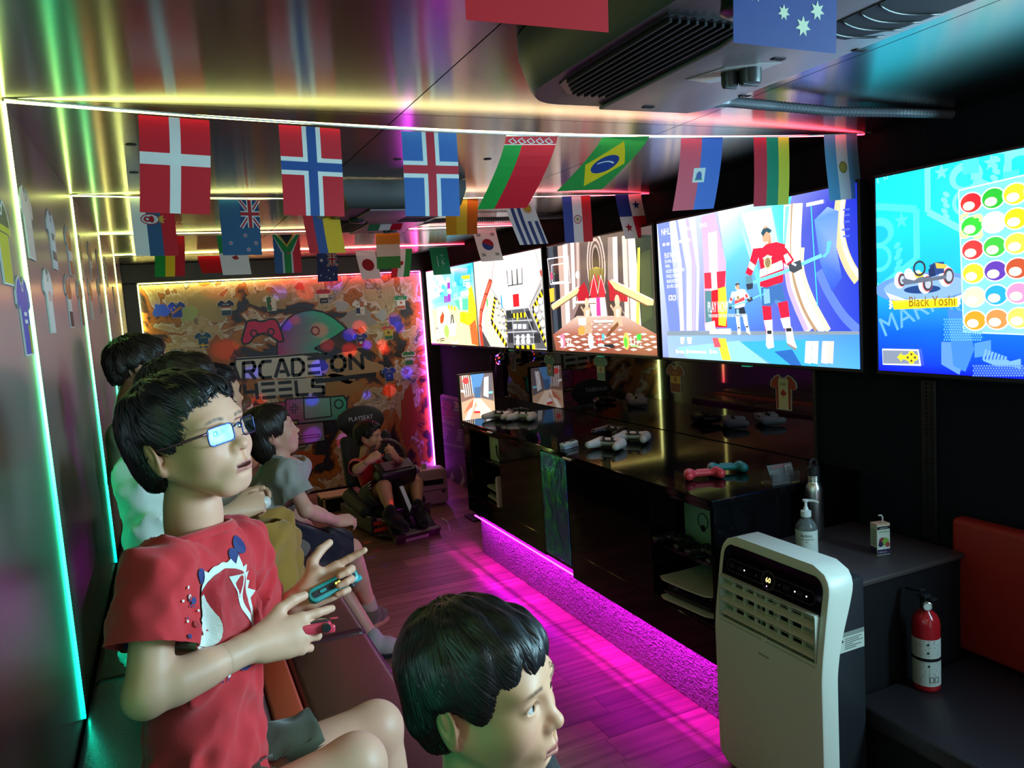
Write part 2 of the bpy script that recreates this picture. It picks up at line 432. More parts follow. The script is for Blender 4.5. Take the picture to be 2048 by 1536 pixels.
# ------------------------------------------------------------------ light strips
def led_mat(name, strength):
    return attr_mat(name, emis=strength)
GRAD_C = [(0, (.80, 1, .22)), (.22, (.95, 1, .30)), (.42, (1, .86, .38)), (.60, (1, .62, .36)), (.75, (1, .30, .30)), (.9, (1, .10, .16)), (1, (1, .02, .05))]
GRAD_V = [(0, (.80, 1, .22)), (.16, (.55, 1, .22)), (.38, (.12, 1, .26)), (.62, (.02, 1, .42)), (1, (.0, 1, .62))]
GRAD_Y = [(0, (.9, 1, .25)), (.3, (1, .85, .22)), (.5, (.8, 1, .25)), (.75, (1, .5, .1)), (1, (1, .05, .1))]
def ramp(g, t):
    for (a, ca), (b_, cb) in zip(g, g[1:]):
        if t <= b_: k = (t - a) / (b_ - a); return tuple(ca[i] + (cb[i] - ca[i]) * k for i in range(3))
    return g[-1][1]
def strip(name, p0, p1, nrm, wd, g, m, label, group, n=12, th=.004, sg=0.0):
    p0, p1, nr = Vector(p0), Vector(p1), Vector(nrm).normalized(); d = (p1 - p0); s_ = d.normalized().cross(nr) * wd / 2
    V, F, C = [], [], []
    for k in range(n + 1):
        t = k / n; p = p0 + d * t - Vector((0, 0, sg * 4 * t * (1 - t)))
        V += [p - s_, p - s_ + nr * th, p + s_ + nr * th, p + s_]
        C += [ramp(g, t)] * 4
    for k in range(n):
        a = 4 * k
        for j in range(3): F.append((a + j, a + j + 4, a + j + 5, a + j + 1))
    me = bpy.data.meshes.new(name); me.from_pydata(V, [], F)
    at_ = me.color_attributes.new('Col', 'FLOAT_COLOR', 'POINT'); at_.data.foreach_set('color', np.array([(*c, 1) for c in C], dtype=np.float32).ravel())
    me.update(); o = link_mesh(name, me, None, m)
    return tag(o, label, 'light strip', group)
M_LED = led_mat('led_light', 13.0); M_LEDN = led_mat('led_light_near_door', 28.0)
nm = ['hidden', 'rear', 'rearmost', 'first', 'second', 'third', 'fourth']
for i, y in enumerate(SY[1:], 1):
    far = y > 5
    strip('ceiling_light_strip', (XL + .004, y, ZC - .001), (XR - .02, y, ZC - .001), (0, 0, -1), .008, GRAD_C, M_LED,
          f'{nm[i]} ceiling light strip from the camera, running green to red across the brushed ceiling', 'light strips across the ceiling', 20, sg={1.81: .030, 3.0: .018, 4.18: .009}.get(y, .0))
    strip('wall_light_strip', (XL + .001, y, ZC - .004), (XL + .001, y, .60), (1, 0, 0), .009, GRAD_Y if far else GRAD_V, M_LEDN if y < 1 else M_LED,
          f'{nm[i]} vertical light strip from the camera on the brushed left wall, {"yellow" if far else "green turning teal"}', 'vertical light strips on the left wall', 16)
# strips framing the mural
M_LED3 = led_mat('mural_led_light', 30.0)
strip('mural_light_strip', (-.141, 6.212, 1.734), (1.985, 6.212, 1.734), (0, 0, -1), .016, [(0, (1, .95, .22)), (.3, (1, .75, .22)), (.5, (1, .14, .10)), (.8, (1, .06, .14)), (1, (1, .05, .45))], M_LED3,
      'yellow to red light strip along the top edge of the mural', 'light strips round the mural')
strip('mural_light_strip', (-.146, 6.212, 1.726), (-.146, 6.212, .05), (1, 0, 0), .012, [(0, (1, 1, .3)), (.4, (.85, 1, .3)), (1, (.6, 1, .3))], M_LED3,
      'pale yellow light strip down the side of the mural by the brushed wall', 'light strips round the mural')
strip('mural_light_strip', (1.988, 6.212, 1.726), (1.988, 6.212, .03), (-1, 0, 0), .022, [(0, (1, .06, .22)), (.2, (1, .08, .6)), (.45, (.75, .08, 1)), (1, (.55, .06, 1))], M_LED3,
      'pink to violet light strip down the side of the mural by the screens', 'light strips round the mural')

# ------------------------------------------------------------------ the bench along the left wall
bench = thing('bench', 'long maroon vinyl padded bench along the brushed metal wall', 'bench', (0, 0, 0))
M_MAROON = mat('maroon_vinyl', (.060, .012, .020), .33, bump=(180, .25))
M_BENCHB = mat('black_vinyl', (.012, .014, .014), .36, bump=(180, .25))
M_REDSTRIPE = mat('red_orange_vinyl', (.62, .07, .03), .4)
b = BM(); box(b, XL + .002, -.2, 0, .36, 5.0, .51, .006); obj('bench_base', b, M_BLACK, bench)
for y0, y1 in ((-.2, .79), (.795, 1.975), (1.98, 3.15), (3.155, 4.3), (4.305, 5.0)):
    b = BM(); box(b, .19, y0, .50, .410, y1, .578, .022, 4); obj('seat_cushion', b, M_MAROON, bench, ang=50)
    b = BM(); box(b, XL + .004, y0, .53, .118, y1, .602, .016, 4); obj('seat_cushion', b, M_BENCHB, bench, ang=50)
    b = BM(); box(b, .121, y0, .53, .187, y1, .588, .008, 3); c = obj('cushion_piping', b, M_REDSTRIPE, bench, ang=50); c['label'] = 'red orange stripe'
# ------------------------------------------------------------------ wheel box and counter
kick = thing('wheel_box', 'low box under the counter clad in rough textured sheet lit magenta', 'box', (0, 0, 0))
m = mat('textured_cladding', (.30, .24, .27), .42)
nt = m.node_tree; tc = nt.nodes.new('ShaderNodeTexCoord'); mp = nt.nodes.new('ShaderNodeMapping'); mp.inputs['Scale'].default_value = (1, 55, 95)
n1 = nt.nodes.new('ShaderNodeTexNoise'); n1.inputs['Scale'].default_value = 1.0; n1.inputs['Detail'].default_value = 2; n1.inputs['Distortion'].default_value = .8
bp = nt.nodes.new('ShaderNodeBump'); bp.inputs['Strength'].default_value = 1.0; bp.inputs['Distance'].default_value = .035
nt.links.new(tc.outputs['Object'], mp.inputs[0]); nt.links.new(mp.outputs[0], n1.inputs['Vector']); nt.links.new(n1.outputs['Fac'], bp.inputs['Height']); nt.links.new(bp.outputs['Normal'], nt.nodes['Principled BSDF'].inputs['Normal'])
b = BM(); box(b, 1.537, 1.9, 0, 1.60, 4.03, .230, .002); obj('cladding', b, m, kick)
b = BM(); box(b, 1.60, 1.9, 0, XR - .003, 4.02, .225); obj('core', b, M_BLACK, kick)
M_LEDM = led_mat('magenta_led_light', 300.0)
strip('under_counter_light_strip', (1.515, 1.92, .322), (1.515, 4.0, .322), (0, 0, -1), .010, [(0, (.80, .006, .95)), (1, (.80, .006, .95))], M_LEDM, 'magenta light strip hidden under the edge of the black counter', None, 6)
strip('under_counter_light_strip', (1.492, 1.92, .2375), (1.492, 4.0, .2375), (0, 0, -1), .006, [(0, (.85, .006, .80)), (1, (.80, .006, .95))], led_mat('magenta_fill_low', 75.0), 'lower magenta light strip along the front lip of the black counter', None, 6)  # extra strip, added to spread magenta over the aisle floor
def cabinet(name, label, y0, y1, zb, holes, front=1.475, slab=None):
    """black counter unit open at the front in the given (y0,y1,z0,z1) bays"""
    t = thing(name, label, 'cabinet', (0, 0, 0), group=None)
    x1 = XR - .012; tk = .018; zt = .752
    def pan(nm_, *a, m=M_BLACKG): b = BM(); box(b, *a, .0015, 1); return obj(nm_, b, m, t)
    pan('side_panel', front, y0, zb, x1, y0 + tk, zt); pan('side_panel', front, y1 - tk, zb, x1, y1, zt)
    pan('bottom_panel', front + .002, y0 + tk, .3525, x1, y1 - tk, .365); pan('back_panel', x1 - .012, y0 + tk, .352, x1, y1 - tk, zt)
    pan('lip', front, y0 + tk, zb, front + .010, y1 - tk, .352)
    cuts = sorted(holes); yy = y0 + tk
    for (a, c, z0, z1) in cuts:
        if a - yy > .005: pan('front_panel', front, yy, .352, front + .016, a, zt)
        if zt - z1 > .004: pan('front_panel', front, a, z1, front + .016, c, zt)
        if z0 - .352 > .004: pan('front_panel', front, a, .352, front + .016, c, z0)
        pan('divider', front + .016, a - .012, .365, x1 - .012, a - .002, zt); pan('divider', front + .016, c + .002, .365, x1 - .012, c + .012, zt)
        yy = c
    if y1 - tk - yy > .005: pan('front_panel', front, yy, .352, front + .016, y1 - tk, zt)
    return t
cabA = cabinet('counter_cabinet', 'black gloss counter unit closest to the portable air conditioner, with an open bay of consoles', 1.865, 2.815, .235, [(1.885, 2.21, .352, .735)])
cabB = cabinet('counter_cabinet', 'black gloss counter unit at the far end, with narrow open bays of consoles', 3.07, 4.05, .262, [(3.55, 3.95, .352, .735)], front=1.478)
cabC = cabinet('counter_cabinet', 'slim counter unit faced with an iridescent mirror door between the two open units', 2.82, 3.065, .262, [], front=1.485)
for k in cabC.children[:]:
    pass
m = mat('iridescent_mirror', (.10, .22, .32), .24, 1.0)
nt = m.node_tree; tc = nt.nodes.new('ShaderNodeTexCoord'); n1 = nt.nodes.new('ShaderNodeTexNoise'); n1.inputs['Scale'].default_value = 9; n1.inputs['Detail'].default_value = 3; n1.inputs['Distortion'].default_value = 1.5
cr = nt.nodes.new('ShaderNodeValToRGB'); cr.color_ramp.elements[0].position = .3; cr.color_ramp.elements[0].color = (.16, .20, 1, 1); cr.color_ramp.elements[1].position = .7; cr.color_ramp.elements[1].color = (.15, 1, .45, 1)
ee = cr.color_ramp.elements.new(.5); ee.color = (.05, .45, .75, 1)
nt.links.new(tc.outputs['Object'], n1.inputs['Vector']); nt.links.new(n1.outputs['Fac'], cr.inputs[0]); nt.links.new(cr.outputs[0], nt.nodes['Principled BSDF'].inputs['Base Color'])
bp = nt.nodes.new('ShaderNodeBump'); bp.inputs['Strength'].default_value = .5; bp.inputs['Distance'].default_value = .01; nt.links.new(n1.outputs['Fac'], bp.inputs['Height']); nt.links.new(bp.outputs['Normal'], nt.nodes['Principled BSDF'].inputs['Normal'])
b = BM(); box(b, 1.474, 2.825, .285, 1.4845, 3.06, .748, .002); obj('mirror_door', b, m, cabC)
ct = thing('countertop', 'long glossy black countertop below the row of screens', 'counter', (0, 0, 0))
b = BM(); prism(b, [(1.462, 1.855), (XR - .012, 1.855), (XR - .012, 4.06), (1.478, 4.06), (1.478, 2.80), (1.462, 2.80)], .7525, .774, bev=.002, seg=1); obj('slab', b, M_BLACKG, ct)
b = BM(); box(b, 1.448, 2.735, .757, 1.4615, 2.80, .766, .002); obj('hinge_bracket', b, M_STEEL, ct); b = BM(); box(b, 1.462, 3.60, .757, 1.4765, 3.66, .766, .002); obj('hinge_bracket', b, M_STEEL, ct)
# dark mirror above the counter
mi = thing('wall_mirror', 'long dark tinted mirror on the wall between the screens and the counter', 'mirror', (0, 0, 0))
b = BM(); box(b, XR - .008, 2.06, .776, XR - .001, 4.85, 1.24, .001, 1); obj('glass', b, mat('smoked_mirror', (.13, .125, .14), .03, 1.0), mi)
b = BM(); box(b, XR - .011, 2.045, .776, XR - .001, 2.06, 1.24); obj('edge_trim', b, M_PLASTIC, mi)
# ------------------------------------------------------------------ screens on the right wall
XS = 2.019
M_SCREEN = attr_mat('lit_screen', emis=1.75, rough=.15)
TVM = axes_M((XS, 0, 0), (0, -1, 0), (0, 0, 1), (-1, 0, 0))         # (u, v) = (-y, z)
W1 = (1, 1, 1)
def tracer(x0, y0, s, ax=0, val=XS):
    """turns the coordinates of an enlarged detail of the flat picture into its own plane"""
    def f(*pts):
        out = []
        for (a, b) in pts:
            p = at(x0 + a / s, y0 + b / s, ax, val); out.append((-p.y, p.z) if ax == 0 else (p.x, p.z))
        return out
    return f
def television(y0, y1, label, art, z0=1.128, z1=1.72):
    t = thing('television', label, 'television', (XS, (y0 + y1) / 2, (z0 + z1) / 2), group='screens in the row on the wall')
    inv = Matrix.Translation(-Vector(t.location))
    b = BM(); box(b, XS + .001, y0 - .008, z0 - .012, XS + .045, y1 + .008, z1 + .008, .004); o = obj('bezel', b, M_PLASTIC, t); o.data.transform(inv)
    b = BM(); box(b, XS + .045, (y0 + y1) / 2 - .15, 1.3, XR - .001, (y0 + y1) / 2 + .15, 1.55); o = obj('wall_bracket', b, M_BLACK, t); o.data.transform(inv)
    me = art.mesh('picture', inv @ TVM, dz=.00003); link_mesh('picture', me, t, M_SCREEN)
    b = BM(); box(b, XS - .002, (y0 + y1) / 2 - .02, z0 - .016, XS + .02, (y0 + y1) / 2 + .02, z0 - .012); o = obj('status_light', b, mat('standby_light', (.02, .1, .06), .3, emit=(.02, .35, .2), estr=.6), t); o.data.transform(inv)
    return t
def full(a, y0, y1, c_bl, c_br, c_tr, c_tl, z0=1.13, z1=1.718):
    a.poly([(-y1, z0), (-y0, z0), (-y0, z1), (-y1, z1)], c_bl, 0, [c_bl, c_br, c_tr, c_tl])
def curve(P, n=8):
    out = []
    for i in range(len(P) - 1):
        p0, p1, p2, p3 = P[max(i - 1, 0)], P[i], P[i + 1], P[min(i + 2, len(P) - 1)]
        for k in range(n):
            t = k / n; out.append(tuple(.5 * (2 * p1[j] + (p2[j] - p0[j]) * t + (2 * p0[j] - 5 * p1[j] + 4 * p2[j] - p3[j]) * t * t + (3 * p1[j] - p0[j] - 3 * p2[j] + p3[j]) * t ** 3) for j in (0, 1)))
    return out + [P[-1]]
def clipx(a, y0, y1, z0=1.13, z1=1.718):
    """keep every polygon inside the screen"""
    L = []
    for l, pts, cols in a.L:
        P = list(zip(pts, cols))
        for ax, lim, sg in ((0, -y1, 1), (0, -y0, -1), (1, z0, 1), (1, z1, -1)):
            Q = []
            for i in range(len(P)):
                (p, c), (q, d) = P[i - 1], P[i]
                a_, b_ = (p[ax] - lim) * sg, (q[ax] - lim) * sg
                if (a_ >= 0) != (b_ >= 0):
                    t = a_ / (a_ - b_); Q.append(((p[0] + (q[0] - p[0]) * t, p[1] + (q[1] - p[1]) * t), tuple(c[k] + (d[k] - c[k]) * t for k in range(3))))
                if b_ >= 0: Q.append((q, d))
            P = Q
            if not P: break
        if len(P) >= 3: L.append((l, [p for p, _ in P], [c for _, c in P]))
    a.L = L; return a
H = hx
# --- hockey game menu
y0, y1 = 1.787, 2.862
T = tracer(1310, 400, 4.517); a = Art()
full(a, y0, y1, H('#8494cc'), H('#2a44c4'), H('#1c2cb8'), H('#d4dcf2'))
a.poly(T((560, 60), (1240, -60), (1120, 520), (1000, 1180), (650, 1180), (640, 600)), 0, None, [H('#e8f4ff'), H('#7fd8ee'), H('#6aa4e0'), H('#4b6ad0'), H('#4a78d8'), H('#58b4e8')])
a.poly(T((780, 120), (1080, 60), (1130, 420), (900, 560)), 0, None, [H('#f4fbff'), H('#bfeaf4'), H('#a9c3e2'), H('#cfe6f4')])
a.poly(T((1050, 60), (1230, -40), (1180, 420), (1130, 470)), 0, None, [H('#5fd8e0'), H('#38c8d8'), H('#49b8dc'), H('#6fd0e4')])
for pts, c in (([(20, 215), (130, 190), (150, 500), (235, 1180), (130, 1200), (60, 600)], '#6f82c4'), ([(140, 190), (175, 185), (240, 560), (262, 1180), (228, 1180), (205, 560)], '#f7e6dc'), ([(185, 180), (205, 178), (275, 600), (282, 1180), (262, 1180), (240, 560)], '#8d97cf'),
               ([(215, 178), (265, 170), (330, 560), (335, 1180), (285, 1180), (290, 640)], '#f6efef'), ([(275, 170), (300, 166), (368, 560), (362, 1180), (338, 1180), (340, 600)], '#b9a9dc'), ([(310, 160), (360, 150), (402, 620), (392, 1180), (366, 1180), (378, 620)], '#e9dff6'),
               ([(420, 150), (540, 120), (640, 560), (640, 800), (560, 1150), (450, 1150), (440, 560)], '#f0a8c8'), ([(480, 300), (560, 280), (570, 820), (500, 820)], '#fdf2fa'), ([(445, 660), (640, 640), (630, 800), (450, 800)], '#e02848'), ([(505, 620), (555, 620), (565, 820), (515, 820)], '#fff0f4'), ([(510, 820), (640, 790), (652, 1150), (515, 1150)], '#e4122a'),
               ([(570, 800), (640, 780), (655, 1000), (640, 1140), (575, 1130)], '#ffd83a'), ([(450, 820), (510, 820), (515, 1150), (455, 1120)], '#4f7f8a'), ([(455, 1110), (540, 1090), (550, 1180), (455, 1180)], '#f4c4dc')):
    a.poly(T(*pts), H(c))
for p0, c, wd in (([(1200, 40), (1195, 420), (1215, 700), (1290, 960), (1400, 1180)], '#f2d9c8', 46), ([(1250, 30), (1240, 420), (1260, 700), (1340, 960), (1460, 1180)], '#a88a6c', 22), ([(1290, 30), (1275, 420), (1300, 660), (1400, 960), (1535, 1180)], '#fbe7d2', 56), ([(1185, 600), (1215, 800), (1290, 1000), (1370, 1180)], '#b9a6ea', 26), ([(1330, 430), (1330, 640), (1420, 900), (1570, 1180)], '#ffe2b8', 26),
                  ([(1680, -20), (1660, 200), (1690, 420), (1760, 600), (1840, 720)], '#e2c294', 52), ([(1700, -20), (1685, 200), (1712, 420), (1780, 590), (1850, 690)], '#fff1d8', 18), ([(1480, 640), (1560, 820), (1700, 1040), (1840, 1180)], '#5a78ee', 40)):
    q = T(*curve(p0)); a.line(q, abs(T((0, 0))[0][0] - T((wd, 0))[0][0]), H(c))
a.poly(T((1440, 180), (1560, 60), (1660, 100), (1640, 420), (1690, 700), (1600, 830), (1490, 560)), 0, None, [H('#5a8cf4'), H('#88a8ff'), H('#5c86f8'), H('#7f9cff'), H('#3a5cf0'), H('#2f50ee'), H('#4a74f4')])
a.poly(T((1180, 60), (1215, 50), (1175, 480), (1155, 470)), H('#7fe4ee')); a.poly(T((745, 160), (765, 155), (985, 800), (970, 900)), H('#a4ecf4')); a.poly(T((860, 520), (900, 500), (1000, 900), (970, 930)), H('#63d2ea'))
a.line(T((1410, 30), (1440, 520), (1470, 960)), .004, H('#3fd0c8'))
for i, (x, y, l) in enumerate(((1700, 90, 60), (1710, 140, 50), (1705, 200, 55), (1690, 270, 70), (1700, 330, 60))): a.line(T((x, y), (x + l, y - 8)), .006, H('#4d62f0'))
# floor of the rink
a.poly(T((110, 1190), (600, 1180), (1860, 1200), (1875, 1530), (125, 1430)), 0, None, [H('#8fb0d8'), H('#9db4c4'), H('#3f86c0'), H('#4aa0d8'), H('#9ab0dc')])
a.poly(T((110, 1185), (1850, 1185), (1850, 1215), (110, 1225)), H('#7e8e9c'))
a.poly(T((760, 1280), (1380, 1260), (1480, 1520), (1080, 1500)), H('#39a6ea')); a.poly(T((1080, 1370), (1240, 1350), (1330, 1500), (1240, 1500)), H('#2a63b0')); a.poly(T((200, 1330), (760, 1270), (1050, 1500), (300, 1430)), H('#8fc8ea'))
for x, c in ((1390, '#f4ddd4'), (1450, '#fff0e4'), (1540, '#f6dcd0'), (1590, '#e8c4bc')): a.poly(T((x - 26, 1275), (x + 30, 1275), (x + 20, 1480), (x - 36, 1470)), H(c))
a.poly(T((560, 1250), (640, 1250), (690, 1450), (610, 1445)), H('#f6d43c')); a.poly(T((520, 1245), (570, 1245), (600, 1330), (540, 1330)), H('#e05868')); a.poly(T((230, 1240), (270, 1240), (260, 1300), (235, 1300)), H('#f0dcd0')); a.poly(T((290, 1240), (335, 1240), (330, 1300), (300, 1300)), H('#f0dcd0'))
def figure(F, s, ox, oy, jersey, trim, pant, sock):
    g = lambda *p: F(*[(ox + x * s, oy + y * s) for x, y in p])
    a.poly(g((120, 760), (165, 745), (190, 940), (160, 960), (120, 900)), H('#4d86b8')); a.poly(g((10, 790), (200, 760), (235, 920), (140, 900), (100, 960), (20, 955)), H(pant)); a.poly(g((30, 810), (85, 800), (95, 930), (40, 940)), H('#7fb4d0'))
    a.poly(g((20, 955), (100, 960), (110, 1090), (100, 1200), (55, 1200), (35, 1090)), H(sock)); a.poly(g((160, 930), (250, 910), (270, 1060), (280, 1180), (230, 1180), (190, 1060)), H(sock))
    a.poly(g((36, 1088), (112, 1080), (115, 1180), (58, 1185)), H('#f2fdff')); a.poly(g((185, 1070), (270, 1055), (280, 1150), (215, 1160)), H('#f2fdff'))
    a.poly(g((60, 1175), (115, 1170), (125, 1290), (130, 1330), (75, 1345), (55, 1310)), H('#e9eef0')); a.poly(g((230, 1150), (290, 1150), (310, 1260), (335, 1330), (320, 1350), (245, 1290)), H('#e9eef0'))
    a.poly(g((65, 1180), (105, 1178), (108, 1210), (68, 1212)), H('#2c2c34')); a.poly(g((235, 1158), (285, 1156), (288, 1186), (240, 1190)), H('#2c2c34')); a.poly(g((245, 1290), (330, 1340), (325, 1360), (250, 1310)), H('#8a7f78'))
    a.poly(g((-20, 470), (60, 400), (150, 380), (230, 400), (215, 560), (210, 740), (60, 790), (0, 780), (10, 640)), H(jersey))
    a.poly(g((0, 630), (205, 540), (210, 620), (0, 700)), H(trim)); a.poly(g((-60, 440), (20, 430), (-40, 600), (-80, 690), (-130, 660), (-90, 550)), H(jersey)); a.poly(g((-92, 550), (-40, 590), (-60, 640), (-105, 610)), H(trim))
    a.poly(g((200, 400), (250, 450), (310, 540), (270, 600), (200, 560)), H(jersey)); a.poly(g((215, 500), (250, 480), (290, 540), (240, 580)), H(trim))
    a.ell(*g((72, 560))[0], .020 * s, .026 * s, H('#e8d8a0')); a.ell(*g((72, 565))[0], .014 * s, .018 * s, H('#8f7a58')); a.line(g((30, 530), (60, 512), (110, 512)), .006 * s, H('#f4e6e6'))
    a.poly(g((40, 320), (95, 310), (105, 390), (60, 400)), H('#c88a6c')); a.ell(*g((55, 320))[0], .020 * s, .034 * s, H('#d8a080')); a.poly(g((10, 300), (30, 260), (75, 250), (110, 275), (90, 300), (60, 285), (30, 330)), H('#2f4f5c'))
    a.line(g((15, 310), (25, 385), (75, 385)), .005 * s, H('#f8fbff'))
    a.line(g((-60, 745), (250, 640), (420, 560), (560, 500)), .013 * s, H('#6fc8dc')); a.poly(g((560, 510), (600, 470), (610, 370), (650, 370), (630, 470), (590, 520)), H('#5fb8c8'))
    a.poly(g((-130, 690), (-70, 680), (-60, 800), (-110, 810)), H('#5a8c9c')); a.poly(g((260, 580), (370, 540), (385, 620), (310, 660), (270, 640)), H('#3c4450')); a.poly(g((-125, 760), (-60, 750), (-62, 800), (-112, 812)), H('#2f3a48')); a.line(g((290, 570), (330, 590)), .008 * s, H('#c8dce4'))
figure(T, 1.0, 950, 0, '#dc1f3c', '#fbeef4', '#3a6aa8', '#e0203c')
figure(T, .43, 725, 640, '#f2f4fa', '#e24a52', '#26323f', '#e8f0f4')
tt = lambda s, x, y, h, c='#ffffff', mw=None: a.text(s, *T((x, y))[0], h, H(c), maxw=mw)
tt('NHL 26', 62, 322, .040, mw=.105); tt('ICE-Q', 270, 280, .022, mw=.05); tt('EDGE', 410, 250, .022, mw=.045)
for x, y, w_ in ((75, 405, 22), (110, 400, 24), (150, 395, 60), (225, 375, 34), (280, 365, 40), (345, 352, 30)): a.line(T((x, y), (x + w_, y - w_ * .16)), .012, H('#f4f6ff'))
tt('PLAY NOW', 92, 528, .034, mw=.085)
for i, s in enumerate(('EA NHL MISSIONS', 'PWHL', 'HOCKEY ULTIMATE TEAM', 'WORLD OF CHEL', 'FRANCHISE MODE', 'BE A PRO CAREER')): tt(s, 96 + i * 4, 572 + i * 45, .022, '#eef2ff', (.115, .035, .13, .088, .092, .092)[i])
for x in (130, 165): a.poly(T((x, 862), (x + 28, 858), (x + 30, 905), (x + 2, 908)), H('#eef2ff')); a.ell(*T((x + 15, 884))[0], .006, .008, H('#6478b8'))
tt('PLAY NOW', 484, 1015, .062, '#ffffff', .125); tt('THE ROOKIES TAKE THE ICE TO PLAY HOCKEY AGAIN', 490, 1060, .018, '#ffffff', .225)
a.poly(T((498, 1165), (690, 1160), (694, 1212), (502, 1210)), H('#ffffff')); tt('ENTER MODE', 550, 1196, .022, '#6a6a72', .055)
for x, w_ in ((205, 50), (300, 150), (508, 40)): a.ell(*T((x, 1368))[0], .007, .010, W1); a.line(T((x + 18, 1370), (x + 18 + w_, 1376)), .010, H('#f4f8ff'))
a.line(T((1375, 45), (1530, 12)), .012, H('#f0f4ff'))
clipx(a, y0, y1)
television(y0, y1, 'wall screen showing an ice hockey menu with a player in red and white', a)
# --- karting game menu: pale emblems on a cyan to blue ground
y0, y1 = .665, 1.717
T = tracer(1740, 300, 3.338); a = Art()
q = [(-y1, 1.13), (-y0, 1.13), (-y0, 1.30), (-y1, 1.30)]
a.poly([(-y1, 1.13), (-y0, 1.13), (-y0, 1.27), (-y1, 1.25)], 0, None, [H('#0a14c8'), H('#0f1cd0'), H('#1a78ea'), H('#0a58e4')])
a.poly([(-y1, 1.25), (-y0, 1.27), (-y0, 1.42), (-y1, 1.40)], 0, None, [H('#0a58e4'), H('#1a78ea'), H('#35b8f4'), H('#18a8f0')])
a.poly([(-y1, 1.40), (-y0, 1.42), (-y0, 1.718), (-y1, 1.718)], 0, None, [H('#18a8f0'), H('#35b8f4'), H('#22d4f4'), H('#1ce4fa')])
pale, pale2 = H('#6fe4f8'), H('#4fc0f4')
def emblem(cx, cy, s, c, g):
    P = lambda *p: [(cx + x * s, cy + y * s) for x, y in p]
    a.line(P((-1, .75), (0, .95), (1, .75), (1, -.35), (0, -.95), (-1, -.35), (-1, .75)), .16 * s, c)
    a.ell(cx, cy + .35 * s, .42 * s, .34 * s, c); a.ell(cx, cy + .30 * s, .26 * s, .2 * s, g); a.poly(star(cx - .62 * s, cy + .55 * s, .2 * s), c); a.poly(star(cx + .62 * s, cy + .55 * s, .2 * s), c)
    a.ring(cx, cy - .25 * s, .3 * s, .28 * s, .1 * s, c)
    for k in range(5):
        for sg in (-1, 1): a.ell(cx + sg * (.5 + .05 * (k % 2)) * s, cy - (.0 + .13 * k) * s, .1 * s, .06 * s, c, rot=sg * .6)
emblem(*T((640, 275))[0], .115, pale, H('#22c4f0')); emblem(*T((60, 650))[0], .13, H('#48ccf4'), H('#18b0f0')); emblem(*T((1000, 30))[0], .12, pale, H('#30c8f2')); emblem(-.82, 1.56, .12, pale, H('#30c8f2')); emblem(-.74, 1.22, .12, H('#3f90f0'), H('#1560e0'))
for (x, y) in ((620, 70), (890, 150), (700, 1290)): a.poly(T((x, y), (x + 110, y - 22), (x + 112, y + 80), (x + 2, y + 96)), H('#48d8f4') if y < 900 else H('#4f8cf0'))
a.text('MARIO', *T((50, 228))[0], .045, pale, rot=.25); a.text('MARIO', *T((95, 1250))[0], .085, H('#5fa4f6'), rot=.42); a.text('K', *T((520, 1120))[0], .10, H('#4f9cf4'))
a.poly(T((480, 1280), (640, 1285), (620, 1440), (600, 1500), (480, 1430)), H('#5a8ef0')); a.poly(T((520, 1060), (640, 1080), (700, 1330), (640, 1480), (560, 1440)), H('#3f7ef0'))
for k in range(7): a.line(T((780 + 22 * k, 1330 + 8 * k), (760 + 24 * k, 1400), (860 + 20 * k, 1440), (1010, 1400 + 10 * k)), .006, H('#6fa4f8'))
for i in range(16):
    for j in range(9):
        a.ell(*T((505 + i * 16 + (j % 2) * 8, 1130 + j * 17))[0], .0028, .0030, H('#58a8f8'), lay=900, n=6)
for i in range(20):
    for j in range(5): a.ell(*T((700 + i * 18 + (j % 2) * 9, 1440 + j * 16))[0], .0030, .0032, H('#5a86f4'), lay=900, n=6)
# kart on its stand, nobody at the wheel
g = T
a.poly(g((100, 930), (140, 1000), (640, 985), (655, 940), (610, 880), (300, 860)), H('#7d88a0')); a.ell(*g((370, 920))[0], .172, .045, H('#5f8cc8')); a.ell(*g((370, 918))[0], .140, .034, H('#7fa6dc')); a.poly(g((108, 950), (140, 1000), (640, 988), (652, 950), (560, 985), (250, 1000)), H('#cfd6e0'))
a.ell(*g((350, 930))[0], .06, .012, H('#1f3f7a'))
for cx, cy, rx, ry in ((210, 868, 34, 46), (380, 893, 40, 52), (520, 842, 40, 54)):
    sx = abs(g((0, 0))[0][0] - g((1, 0))[0][0]); u = g((cx, cy))[0]
    a.ell(u[0] - .004, u[1], rx * sx, ry * sx, H('#eef0f2')); a.ell(u[0] + .004, u[1], rx * sx * .75, ry * sx * .8, H('#d84848')); a.ell(u[0] + .005, u[1], rx * sx * .68, ry * sx * .72, H('#39404c')); a.ell(u[0] + .006, u[1], rx * sx * .45, ry * sx * .5, H('#aab4c0'))
a.poly(g((215, 870), (260, 840), (420, 850), (520, 830), (510, 860), (380, 880), (240, 900)), H('#5c6678')); a.poly(g((250, 830), (330, 800), (360, 830), (300, 870), (250, 860)), H('#e8ecf0')); a.poly(g((300, 830), (350, 815), (365, 845), (310, 855)), H('#c8b848'))
a.poly(g((400, 770), (440, 750), (500, 745), (500, 820), (420, 840)), H('#27427c')); a.poly(g((440, 752), (520, 765), (510, 790), (450, 790)), H('#d8b24a')); a.poly(g((395, 800), (430, 760), (445, 840), (400, 850)), H('#1d2f5c')); a.ell(*g((262, 826))[0], .014, .016, H('#f4f6f8')); a.ring(*g((335, 790))[0], .018, .020, .006, H('#30343c'), n=14)
